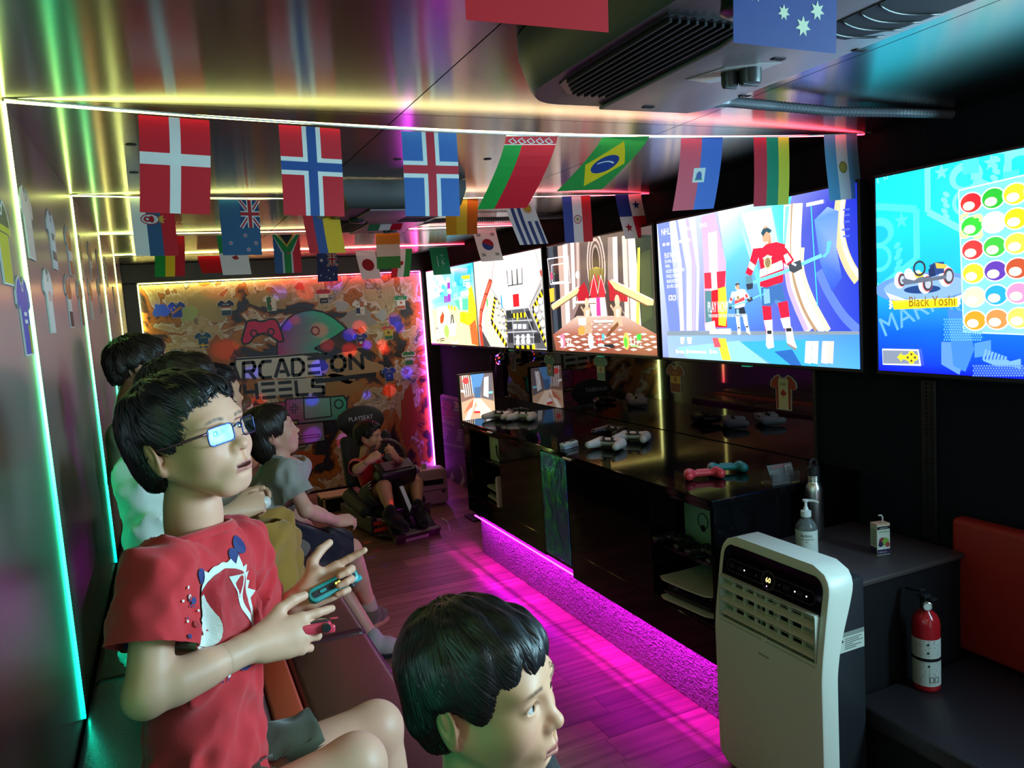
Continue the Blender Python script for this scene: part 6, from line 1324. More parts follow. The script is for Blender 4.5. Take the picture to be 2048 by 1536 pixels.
for x in (-.03, .012, .024, .036): b = BM(); lathe(b, [(.005, .026), (.005, .031), (.001, .032)], 12, Matrix.Translation((x, 0, 0))); obj('button', b, M_PLASTIC, t)
# card holder
t = thing('card_holder', 'clear acrylic holder of leaflets at the end of the countertop', 'card holder', (1.782, 1.905, ZT), math.radians(-6))
M_ACR = mat('acrylic', (.8, .8, .8), .05, trans=.9, ior=1.45)
b = BM(); box(b, -.052, -.03, 0, .052, .03, .004); box(b, -.052, -.030, .002, .052, -.027, .038, 0, 2, Matrix.Rotation(0, 4, 'X')); obj('tray', b, M_ACR, t)
a = Art(); a.rect(-.048, 0, .048, .062, H('#57564e'), 0); a.text('ARCADE ON', -.03, .050, .012, H('#c83848'), 1); a.poly([(.012, .006), (.040, .006), (.044, .056), (.018, .056)], H('#6c6c62'), 1); a.line([(.014, .008), (.038, .008), (.042, .054), (.020, .054), (.014, .008)], .0016, H('#c8c8bc'), 2)
for k in range(5): a.line([(-.042, .040 - k * .007), (-.006, .040 - k * .007)], .002, H('#8c8c80'), 1)
V_ = Vector((0, .45, .89)); link_mesh('leaflet', a.mesh('leaflet', axes_M((0, -.024, .005), (1, 0, 0), V_, Vector((1, 0, 0)).cross(V_)), dz=.0002), t, M_STICK)
# consoles in the bays
def shelf_plate(y0, y1, z, nm='shelf', par=None): b = BM(); box(b, 1.50, y0, z - .012, XR - .03, y1, z); return obj(nm, b, M_BLACKG, par)
shelf_plate(1.887, 2.206, .548, par=cabA); 
def slab_console(label, loc, rotz, s=1.0):
    t = thing('game_console', label, 'game console', loc, rotz, 'flat white consoles in the counter bays')
    def plate(z0, z1, curl, nm):
        b = BM(); n, m2 = 14, 10; g_ = [[None] * (m2 + 1) for _ in range(n + 1)]
        for i in range(n + 1):
            for j in range(m2 + 1):
                u, v = -1 + 2 * i / n, -1 + 2 * j / m2
                x = .19 * u * s; y = .13 * v * s; zz = (z0 + curl * (.020 * u * u * (1 if u < 0 else .4) + .012 * v * v)) * s
                g_[i][j] = (x + (.012 * s if abs(v) == 1 and u < 0 else 0), y, zz)
        A_ = [[b.verts.new(p) for p in r] for r in g_]; B_ = [[b.verts.new((p[0], p[1], p[2] + (z1 - z0) * s)) for p in r] for r in g_]
        for i in range(n):
            for j in range(m2): b.faces.new((A_[i][j], A_[i][j + 1], A_[i + 1][j + 1], A_[i + 1][j])); b.faces.new((B_[i][j], B_[i + 1][j], B_[i + 1][j + 1], B_[i][j + 1]))
        for i in range(n): b.faces.new((A_[i][0], A_[i + 1][0], B_[i + 1][0], B_[i][0])); b.faces.new((A_[i][m2], B_[i][m2], B_[i + 1][m2], A_[i + 1][m2]))
        for j in range(m2): b.faces.new((A_[0][j], B_[0][j], B_[0][j + 1], A_[0][j + 1])); b.faces.new((A_[n][j], A_[n][j + 1], B_[n][j + 1], B_[n][j]))
        bmesh.ops.recalc_face_normals(b, faces=b.faces); obj(nm, b, M_PADW, t, ang=40)
    plate(.012, .017, -.0, 'lower_plate'); plate(.072, .078, .35, 'upper_plate')
    b = BM(); box(b, -.165 * s, -.112 * s, .017 * s, .185 * s, .112 * s, .073 * s, .012 * s, 3); obj('core', b, M_BLACKG, t, ang=40)
    b = BM(); box(b, -.175 * s, -.118 * s, .030 * s, -.160 * s, .118 * s, .040 * s, .003 * s); obj('vent_edge', b, M_PLASTIC, t)
    b = BM(); box(b, .0, -.115 * s, 0, .14 * s, .115 * s, .012 * s); obj('stand', b, M_PLASTIC, t)
    return t
slab_console('flat white console lying in the bay behind the portable air conditioner', (1.645, 2.045, .366), math.radians(6), .95)
slab_console('flat white console lying in the far bay of the counter', (1.66, 3.74, .366), math.radians(-4), .8)
t = thing('console_plate', 'tall narrow white side plate standing in the far bay', 'console plate', (1.475, 3.62, .366))
b = BM(); prism(b, [(-.012, 0), (.012, 0), (.010, .15), (-.008, .165)], -.1, .1, Matrix(((0, 0, 1, .105), (1, 0, 0, 0), (0, 1, 0, 0), (0, 0, 0, 1))), bev=.003); obj('plate', b, M_PADW, t)
def box_console(label, loc, w_, d_, h_, m, dial=True, group=None):
    t = thing('box_console', label, 'game console', loc, 0, group)
    b = BM(); box(b, 0, -w_ / 2, 0, d_, w_ / 2, h_, .004); obj('body', b, m, t, ang=40)
    if dial:
        b = BM(); Mx = axes_M((-.001, w_ * .12, h_ * .45), (0, -1, 0), (0, 0, 1), (-1, 0, 0)); lathe(b, [(.028, 0), (.028, .0012), (.025, .0014), (.025, .0004)], 32, Mx, caps=False); obj('dial_ring', b, M_PLASTIC, t)
        b = BM(); lathe(b, [(.012, .0), (.012, .002), (.001, .002)], 16, axes_M((-.001, w_ * .12, h_ * .32), (0, -1, 0), (0, 0, 1), (-1, 0, 0))); obj('power_button', b, M_PLASTIC, t)
    b = BM(); tube(b, [(-.004, -w_ * .18, h_ * .66), (-.006, -w_ * .22, h_ * .35), (-.006, -w_ * .32, h_ * .22), (-.006, -w_ * .42, h_ * .2), (-.002, -w_ * .49, h_ * .1)], .004, 8); obj('cable', b, M_PLASTIC, t, smooth=True)
    return t
M_TEALW = mat('pale_teal_plastic', (.36, .62, .52), .4)
box_console('pale teal boxy console standing upright on the shelf of the nearer bay', (1.60, 2.045, .549), .28, .12, .19, M_TEALW)
shelf_plate(3.55, 3.95, .590, par=cabB)
box_console('pale green boxy console standing in the far bay above the white slab', (1.52, 3.70, .591), .15, .10, .14, mat('pale_green_plastic', (.42, .58, .42), .4), False)
for k, (y, r) in enumerate(((2.135, -1.5), (1.955, -1.6))):
    gamepad('black_gamepad', ('black gamepad on the bay shelf farther from the white air conditioner', 'black gamepad on the bay shelf right behind the white air conditioner')[k], 'gamepad', (1.535, y, .549), r, M_PADB, M_PADB, 'black gamepads on the bay shelf', s=.85)
# ------------------------------------------------------------------ far end: banner, cooler box, speaker ball, crate
t = thing('roll_up_banner', 'purple roll-up banner with pink lettering beside the violet strip', 'banner', (2.02, 5.70, 0))
a = Art(); Wb, Hb = .58, .70
qb = tracer(870, 700, 4.389, 0, 2.02)
cc = [H('#3c1a4a'), H('#2a1438'), H('#241436'), H('#32203e')]
a.rect(-6.03, .0, -5.42, .70, H('#2a1636'), 0, top=H('#3a2048'))
q2 = lambda s, x, y, h, c, mw: a.text(s, *qb((x, y))[0], h, H(c), 2, maxw=mw)
q2('ARCADE', 58, 500, .085, '#e8407c', .23); q2('ON', 172, 505, .075, '#e8e4e0', .11); q2('WHEELS', 62, 570, .085, '#d83c74', .26)
a.line(qb((165, 525), (228, 528)), .018, H('#5a8c90'), 2); a.line(qb((62, 585), (170, 595)), .006, H('#a08ca8'), 2); q2('WE BRING THE PARTY TO YOU', 62, 632, .040, '#c8b8b0', .30)
for k in range(6): a.line(qb((66, 678 + k * 18), (66 + (50, 74, 44, 52, 36, 30)[k], 682 + k * 18.5)), .010, H('#8c7890'), 2)
for k in range(5): a.line(qb((200 - k * 3, 700 + k * 22), (236, 706 + k * 22)), .010, H('#8c7890'), 2)
for k in range(13):
    a.ell(*qb((70 + k * 14, 812 + k * 3))[0], .007, .007, H('#b0a4b0'), 2, n=6); a.ell(*qb((76 + k * 14, 824 + k * 3))[0], .007, .007, H('#b0a4b0'), 2, n=6)
q2('BOOK NOW', 74, 890, .045, '#8a7488', .15)
a.poly(qb((160, 1010), (190, 985), (220, 1000), (250, 1080), (262, 1150), (245, 1220), (215, 1240), (190, 1180), (170, 1120)), H('#251c40'), 1); a.poly(qb((215, 1000), (240, 1040), (262, 1150), (245, 1230), (220, 1240), (216, 1180), (245, 1110)), H('#8c7c98'), 2); a.poly(qb((150, 1060), (170, 1120), (150, 1180), (130, 1160)), H('#8c7c98'), 2)
q2('ARCADE ON WHEELS', 195, 1300, .03, '#7a6c80', .14)
bb = [max(-6.03, min(-5.42, 0))]
L = []
for l, p, c in a.L: L.append((l, [(min(max(x, -6.03), -5.42), min(max(y, 0.002), .70)) for x, y in p], c))
a.L = L
inv = Matrix.Translation((-2.02, -5.70, 0))
link_mesh('printed_sheet', a.mesh('printed_sheet', inv @ axes_M((2.02, 0, 0), (0, -1, 0), (0, 0, 1), (-1, 0, 0)), dz=.0002), t, attr_mat('banner_print', rough=.5))
b = BM(); box(b, .002, -.345, .0, .05, .295, .03, .006); obj('base', b, mat('dull_alu', (.18, .16, .2), .4, .6), t)
b = BM(); box(b, -.004, -.335, .69, .012, .285, .712, .004); obj('top_rail', b, mat('dull_alu', (.18, .16, .2), .4, .6), t)
b = BM(); tube(b, [(.02, -.02, .02), (.02, -.02, .70)], .008, 8); obj('pole', b, mat('dull_alu', (.18, .16, .2), .4, .6), t)
t = thing('hard_case', 'pinkish beige hard plastic case standing beside the racing seat', 'case', (1.66, 5.30, 0), math.radians(-8))
M_BEIGE = mat('beige_plastic', (.52, .34, .34), .42)
b = BM(); prism(b, rrect(.21, .26, .035, 5, 0, .135), -.07, .07, Matrix(((1, 0, 0, 0), (0, 0, 1, 0), (0, 1, 0, 0), (0, 0, 0, 1))), bev=.012); obj('body', b, M_BEIGE, t, ang=40)
b = BM(); box(b, -.075, -.074, .150, .075, -.066, .190, .006); obj('recess', b, M_BLACK, t); b = BM(); box(b, -.07, -.082, .188, .07, -.068, .202, .005); obj('carry_handle', b, M_BEIGE, t)
b = BM(); box(b, -.095, -.0725, .108, .095, -.069, .112); obj('seam_line', b, M_BLACK, t); b = BM(); box(b, .06, -.076, .085, .082, -.07, .110, .003); obj('latch', b, M_PLASTIC, t)
b = BM(); lathe(b, [(.022, .26), (.020, .285), (.012, .30), (.001, .30)], 16, Matrix.Translation((-.05, 0, 0))); obj('cap', b, M_BEIGE, t, ang=40)
t = thing('open_crate', 'small black crate with pale wooden edges behind the racing seat', 'crate', (1.03, 5.62, 0))
M_PINE = mat('pale_wood', (.55, .36, .2), .5, noise=(40, .3))
b = BM(); box(b, -.13, -.09, 0, .13, .10, .10, .002); obj('body', b, M_BLACK, t)
for x in (-.115, .115): b = BM(); box(b, x - .008, -.10, 0, x + .008, -.088, .115); obj('corner_post', b, M_PINE, t)
b = BM(); box(b, -.13, -.10, .10, .13, .10, .115, .002); obj('rim', b, M_PINE, t)
# party light ball hanging under the screens
t = thing('party_light', 'small black mirrored party light ball under the screens, throwing coloured spots', 'lamp', (2.0, 4.63, 1.055))
b = BM(); bmesh.ops.create_icosphere(b, subdivisions=3, radius=.045); o = obj('globe', b, mat('smoked_globe', (.012, .01, .02), .08, .3), t, smooth=True)
for k in range(7):
    a_ = 2 * PI * k / 7; c_ = ((1, .03, .03), (.1, .05, 1), (.9, .1, .9))[k % 3]
    b = BM(); p = Vector((-.034, .028 * math.cos(a_), .028 * math.sin(a_))); bmesh.ops.create_icosphere(b, subdivisions=1, radius=.007, matrix=Matrix.Translation(p)); obj('lens', b, mat('lens_' + 'rbv'[k % 3], c_, .2, emit=c_, estr=5.0), t)
b = BM(); tube(b, [(0, 0, .04), (0, 0, .075)], .012, 12); lathe(b, [(.055, -.006), (.055, .006)], 24, Matrix.Translation((.02, 0, 0)) @ Matrix.Rotation(PI / 2, 4, 'Y'), caps=False); obj('bracket', b, M_PLASTIC, t)
M_STREAK = mat('violet_foil', (.25, .06, .3), .2, .8)
t = thing('foil_drape', 'narrow shiny violet foil strip hanging under the party light beside the mirror', 'drape', (2.06, 4.90, .776))
for k in range(5):
    b = BM(); rr = random.Random(k); pts = [(.0 + .006 * math.sin(3 * z * 9 + k), -.03 + k * .022 + .004 * math.sin(z * 30 + k), z) for z in [i * .30 / 14 for i in range(15)]]
    tube(b, pts, .009, 6, flat=.25); obj('streamer', b, M_STREAK, t, smooth=True)
# ------------------------------------------------------------------ racing seat
rig = thing('racing_seat', 'black racing simulator seat with steering wheel and pedals in front of the mural', 'racing seat', (1.20, 5.08, 0), math.radians(10))
M_SEAT = mat('seat_suede', (.014, .013, .018), .7, bump=(300, .3)); M_FRAME = mat('rig_steel', (.02, .02, .022), .35, .4)
def rp(nm, b, m, **k): return obj(nm, b, m, rig, **k)
# seat shell: back with side wings, head part, base
V, F = sdf_mesh([('ell', (0, .10, .42), (.16, .045, .24), np.array(Matrix.Rotation(math.radians(-14), 3, 'X'))), ('ell', (0, .17, .68), (.175, .045, .105), np.array(Matrix.Rotation(math.radians(-10), 3, 'X'))), ('cap', (-.17, .03, .30), (-.155, .12, .56), .035, .03), ('cap', (.17, .03, .30), (.155, .12, .56), .035, .03), ('cap', (-.19, -.24, .15), (-.18, .04, .20), .045, .05), ('cap', (.19, -.24, .15), (.18, .04, .20), .045, .05), ('ell', (0, -.10, .12), (.19, .22, .055))], .010, k=.04)
o = mesh_obj('seat_shell', V, F, M_SEAT, rig)
for sx in (-1, 1):
    b = BM(); lathe(b, [(.030, -.004), (.034, .0), (.030, .004)], 20, axes_M((sx * .075, .118, .625), (1, 0, .25 * sx), (0, .2, 1), (0, -1, .2)) @ Matrix.Diagonal((.6, 1.1, 1, 1)), caps=False); rp('belt_slot', b, mat('slot_rim', (.03, .03, .3), .2, .5), smooth=True)
a = Art(); a.text('PLAYSEAT', 0, 0, .040, H('#d8d4e4'), 0, 'c'); Vv = Vector((0, .17, .98)).normalized()
link_mesh('lettering', a.mesh('lettering', axes_M((-.02, .118, .690), (1, 0, 0), Vv, Vector((1, 0, 0)).cross(Vv))), rig, M_STICK)
b = BM(); box(b, -.21, -.36, .03, -.17, .16, .14, .008); box(b, .17, -.36, .03, .21, .16, .14, .008); tag(rp('side_panel', b, M_FRAME), kind='stuff')
a = Art(); a.text('PLAYSEAT', 0, 0, .045, H('#a8a4a8'), 0)
link_mesh('side_lettering', a.mesh('side_lettering', axes_M((-.2108, .05, .065), (0, -1, 0), (0, 0, 1), (-1, 0, 0))), rig, M_STICK)
for z in (.04, .085): b = BM(); box(b, -.20, -.372, z, -.03, -.360, z + .022, .003); rp('red_trim', b, mat('red_reflector', (.8, .05, .02), .3))
for sx in (-.17, .17): b = BM(); tube(b, [(sx, .20, .02), (sx, -.40, .02), (sx * .5, -.56, .02)], .018, 10); rp('frame_rail', b, M_FRAME, smooth=True)
for x, y in ((-.17, .18), (.17, .18), (-.12, -.50), (.12, -.50)): b = BM(); lathe(b, [(.022, 0), (.022, .012), (.016, .016)], 14, Matrix.Translation((x, y, 0))); rp('foot', b, M_PLASTIC)
b = BM(); tube(b, [(0, -.52, .06), (0, -.40, .22), (0, -.30, .36)], .024, 12, flat=1.4); rp('wheel_post', b, M_FRAME, smooth=True)
b = BM(); box(b, -.016, -.018, -.10, .016, .018, .10, .003, 2, Matrix.Translation((0, -.44, .22)) @ Matrix.Rotation(math.radians(-40), 4, 'X')); rp('post_plate', b, mat('grey_steel', (.22, .24, .28), .3, .8))
Mw = Matrix.Translation((0, -.30, .40)) @ Matrix.Rotation(math.radians(28), 4, 'X')
b = BM(); box(b, -.13, -.085, -.075, .13, .05, .045, .022, 3, Mw); rp('wheel_base', b, M_PLASTIC, ang=40)
b = BM(); box(b, -.10, -.06, .045, .10, .03, .055, .006, 2, Mw); rp('base_top', b, mat('red_brown_plastic', (.10, .03, .05), .3))
b = BM(); lathe(b, [(.028, .0555), (.030, .058), (.022, .0585), (.022, .0555)], 24, Mw @ Matrix.Diagonal((1, .55, 1, 1)), caps=False); rp('badge_ring', b, mat('badge_red', (.5, .04, .03), .3))
b = BM(); box(b, .10, -.08, -.01, .15, -.02, .03, .01, 2, Mw); rp('side_box', b, mat('mauve_plastic', (.30, .16, .34), .4))
Ms = Matrix.Translation((0, -.235, .475)) @ Matrix.Rotation(math.radians(62), 4, 'X')
b = BM()
pts = [(.118 * math.cos(2 * PI * k / 36), .118 * math.sin(2 * PI * k / 36), 0) for k in range(37)]; tube(b, pts, .013, 8, cap=False)
for v in b.verts: v.co = Ms @ v.co
rp('steering_wheel', b, mat('wheel_leather', (.06, .025, .018), .42), smooth=True)
b = BM(); lathe(b, [(.030, -.035), (.034, 0), (.028, .008), (.001, .010)], 20, Ms); rp('wheel_hub', b, M_PLASTIC, ang=40)
for a_ in (0, PI, 1.5 * PI): b = BM(); tube(b, [(.02 * math.cos(a_), .02 * math.sin(a_), 0), (.115 * math.cos(a_), .115 * math.sin(a_), 0)], .009, 8, flat=.4); [setattr(v, 'co', Ms @ v.co) for v in b.verts]; rp('wheel_spoke', b, M_PLASTIC)
Mp = Matrix.Translation((0, -.52, .075)) @ Matrix.Rotation(math.radians(35), 4, 'X')
b = BM(); box(b, -.15, -.06, -.045, .15, .10, -.005, .010, 2, Mp); rp('pedal_base', b, M_PLASTIC, ang=40)
b = BM(); box(b, -.155, -.085, -.055, .155, -.055, .02, .006, 2, Mp); rp('heel_bar', b, mat('plum_plastic', (.09, .03, .05), .35))
b = BM(); box(b, -.09, -.0865, -.035, .07, -.084, -.005, .0, 1, Mp); rp('warning_label', b, mat('label_pink', (.8, .66, .62), .5))
for x in (-.09, .01, .10): b = BM(); box(b, x - .026, .05, .03, x + .026, .058, .12, .004, 1, Mp); tube(b, [Mp @ Vector((x, .05, -.01)), Mp @ Vector((x, .058, .05))], .006, 6); rp('pedal', b, mat('pedal_steel', (.16, .15, .17), .3, .9))
b = BM(); tube(b, [(.16, -.58, .10), (.20, -.60, .07), (.19, -.64, .03)], .004, 6); rp('lever', b, M_STEEL, smooth=True)
# ------------------------------------------------------------------ people
M_SKIN = attr_mat('skin', rough=.48, spec=.4, sss=.12, bump=(900, .06))
def frame3(f, u):
    """columns forward, left, up"""
    f = np.array(f, float); f /= np.linalg.norm(f); u = np.array(u, float); l = np.cross(u, f); l /= np.linalg.norm(l); return np.stack([f, l, np.cross(f, l)], 1)
def head_prims(s, mouth=.0015, young=1.0):
    P = []
    def cap(a, b, ra, rb, k=.016): P.append(('cap', a, b, ra, rb, k))
    def ell(c, r, k=.016, R=None): P.append(('ell', c, r, R, k))
    ell((-.016, 0, .036), (.092, .075, .077)); ell((.036, 0, .036), (.050, .058, .052), .03); ell((.030, 0, -.022), (.056, .056, .066), .03)
    cap((.056, -.010, -.082), (.056, .010, -.082), .0185, .0185, .025); cap((-.004, .052, -.034), (.050, .018, -.080), .018, .015, .03); cap((-.004, -.052, -.034), (.050, -.018, -.080), .018, .015, .03)
    for g in (1, -1):
        ell((.050, .037 * g, -.026), (.030, .026, .026), .025); ell((.066, .030 * g, .026), (.020, .022, .010), .018)
    cap((.080, 0, .012), (.0955, 0, -.022), .0070, .0085, .016); ell((.0985, 0, -.026), (.0095, .0095, .0085), .010)
    for g in (1, -1): ell((.0885, .0115 * g, -.029), (.0085, .0065, .0065), .007)
    ell((.074, 0, -.056), (.020, .026, .022), .02)
    # sockets
    for g in (1, -1): P.append(('subell', (.094, .031 * g, .006), (.0150, .0175, .0095), None, .010))
    # lids over the eyeballs, opened by an almond
    for g in (1, -1): P.append(('ell', (.0705, .031 * g, .0045), (.0142, .0152, .0142), None, .006))
    for g in (1, -1):
        R = np.array(Matrix.Rotation(-.10 * g, 3, 'X'))
        P.append(('subell', (.088, .0312 * g, .0042), (.0165, .0132, .0050), R, .0008))
    # lips
    for g in (1, -1):
        cap((.0915, .004 * g, -.0545), (.0820, .0215 * g, -.0592), .0046, .0022, .005); cap((.0905, 0, -.0668), (.0820, .0200 * g, -.0612), .0056, .0022, .006)
    P.append(('subell', (.094, 0, -.0602), (.016, .0195, mouth), None, .0012)); P.append(('subell', (.092, 0, -.0735), (.008, .014, .0035), None, .008)); P.append(('subell', (.0965, 0, -.0455), (.006, .0028, .009), None, .005))
    for g in (1, -1): P.append(('subell', (.0965, .0062 * g, -.0345), (.0050, .0030, .0028), None, .002))
    # ears
    for g in (1, -1):
        R = np.array((Matrix.Rotation(math.radians(-10), 3, 'Y') @ Matrix.Rotation(math.radians(24 * g), 3, 'Z')))
        P.append(('ell', (-.016, .078 * g, -.004), (.0185, .0065, .0300), R, .006)); P.append(('ell', (-.010, .074 * g, -.030), (.009, .006, .010), R, .006))
        P.append(('subell', (-.0125, .0865 * g, -.000), (.0115, .0060, .0185), R, .004)); P.append(('ell', (-.0035, .0765 * g, -.010), (.0050, .0045, .0065), R, .004)); P.append(('ell', (-.017, .0805 * g, .004), (.004, .004, .013), R, .004))
    out = []
    for p in P:
        if p[0] == 'cap': out.append(('cap', tuple(np.array(p[1]) * s), tuple(np.array(p[2]) * s), p[3] * s, p[4] * s, p[5] * s))
        else: out.append((p[0], tuple(np.array(p[1]) * s), tuple(np.array(p[2]) * s), p[3], p[4] * s))
    return out
def smooth01(x, a, b): t = np.clip((x - a) / (b - a), 0, 1); return t * t * (3 - 2 * t)
def make_head(hc, fw, up, s, res, neck, nr=.046, skin='#d9a583', mouth=.0015, brow='#2a1c16'):
    """hc centre, neck = world point at the base of the neck; returns world vertices, faces, colours and the frame"""
    R = frame3(fw, up); P = head_prims(s, mouth); nb = R.T @ (np.array(neck) - np.array(hc))
    P.insert(6, ('cap', (-.022 * s, 0, -.03 * s), tuple(nb * .8), nr * s * 1.02, nr * s, .02 * s)); P.insert(7, ('cap', tuple(nb * .75), tuple(nb * 1.06), nr * s, nr * s * 1.12, .03 * s))
    V, F = sdf_mesh(P, res, k=.016 * s)
    V = relax(V, F, 1)
    q = V / s; C = np.tile(np.array(H(skin)), (len(V), 1))
    def blend(C, m, col, a=1.0): return C * (1 - (m * a)[:, None]) + np.array(col) * (m * a)[:, None]
    ay = np.abs(q[:, 1]); n_ = .5 + .5 * np.sin(q[:, 0] * 211 + 3 * np.sin(q[:, 1] * 170)) * np.sin(q[:, 2] * 190 + q[:, 1] * 130)
    C = blend(C, np.exp(-(((ay - .040) / .018) ** 2 + ((q[:, 2] + .028) / .018) ** 2)) * (q[:, 0] > .03), H('#d98a78'), .35)
    C = blend(C, np.exp(-((ay / .012) ** 2 + ((q[:, 2] + .03) / .010) ** 2)) * (q[:, 0] > .08), H('#d48a74'), .3)
    ears = smooth01(ay, .070, .078) * (np.abs(q[:, 2] + .004) < .04); C = blend(C, ears, H('#cf8068'), .35)
    lz = q[:, 2] + .0605 - .0022 * (ay / .02) ** 2 * -1
    lip = (q[:, 0] > .074) * smooth01(-np.abs(lz + .0008), -.0088, -.0070) * smooth01(-ay, -.0220, -.0190); C = blend(C, lip, H('#bd6a66'), .75)
    C = blend(C, (q[:, 0] > .070) * smooth01(-np.abs(q[:, 2] + .0603), -.0016 - mouth, -.0004) * (ay < .0195) * (q[:, 0] < .0915), H('#3c1614'), .8)
    bz = q[:, 2] - (.0262 - .0045 * ((ay - .031) / .022) ** 2); br = (q[:, 0] > .045) * smooth01(-np.abs(bz), -.0042, -.0014) * smooth01(ay, .0115, .016) * smooth01(-ay, -.052, -.044); C = blend(C, br * (.55 + .45 * n_), H(brow), .85)
    ed = np.sqrt(((ay - .0312) / .0155) ** 2 + ((q[:, 2] - .0042) / .0078) ** 2); C = blend(C, (q[:, 0] > .05) * np.exp(-((ed - .92) / .12) ** 2) * (q[:, 2] > .003), H('#3a221c'), .65)
    return (np.array(hc) + V @ R.T), F, C, R
def make_eyes(hc, R, s, par, gaze=(1, 0, 0), iris='#2a1810'):
    g0 = np.array(gaze, float); g0 /= np.linalg.norm(g0)
    for g in (1, -1):
        b = BM(); bmesh.ops.create_uvsphere(b, u_segments=28, v_segments=20, radius=.0128 * s)
        V = np.array([v.co[:] for v in b.verts]); F = [[v.index for v in f.verts] for f in b.faces]; b.free()
        ca = (V @ g0) / (.0128 * s); ang = np.arccos(np.clip(ca, -1, 1)); C = np.tile(np.array([.72, .70, .68]), (len(V), 1))
        C[ang < .52] = H(iris); C[ang < .24] = (.004, .004, .005)
        Wd = np.array(hc) + (V + np.array([.0708, .031 * g, .0045]) * s) @ R.T
        me = bpy.data.meshes.new('eye'); me.from_pydata([tuple(v) for v in Wd], [], F); a_ = me.color_attributes.new('Col', 'FLOAT_COLOR', 'POINT'); a_.data.foreach_set('color', np.concatenate([C, np.ones((len(V), 1))], 1).astype(np.float32).ravel())
        me.polygons.foreach_set('use_smooth', [True] * len(me.polygons)); link_mesh('eye', me, par, attr_mat('eyeball', rough=.06, spec=.6, coat=.6))
def mk_hair_mat(name, col, rough=.34): return mat(name, col, rough, spec=.38, noise=(120, .35))
HAIRB = mk_hair_mat('black_hair', (.008, .007, .008), .40); HAIRD = mk_hair_mat('dark_brown_hair', (.022, .013, .010), .36); HAIRR = mk_hair_mat('auburn_hair', (.20, .075, .032), .4); HAIRC = mk_hair_mat('brown_hair', (.05, .032, .02), .4)
def largest(V, F):
    lab = np.arange(len(V))
    for _ in range(400):
        m_ = lab[F].min(1); l2 = lab.copy()
        for j in range(4): np.minimum.at(l2, F[:, j], m_)
        l2 = l2[l2]
        if (l2 == lab).all(): break
        lab = l2
    u, n = np.unique(lab, return_counts=True); keep = lab == u[n.argmax()]; mp = np.cumsum(keep) - 1
    return V[keep], mp[F[keep[F].all(1)]]
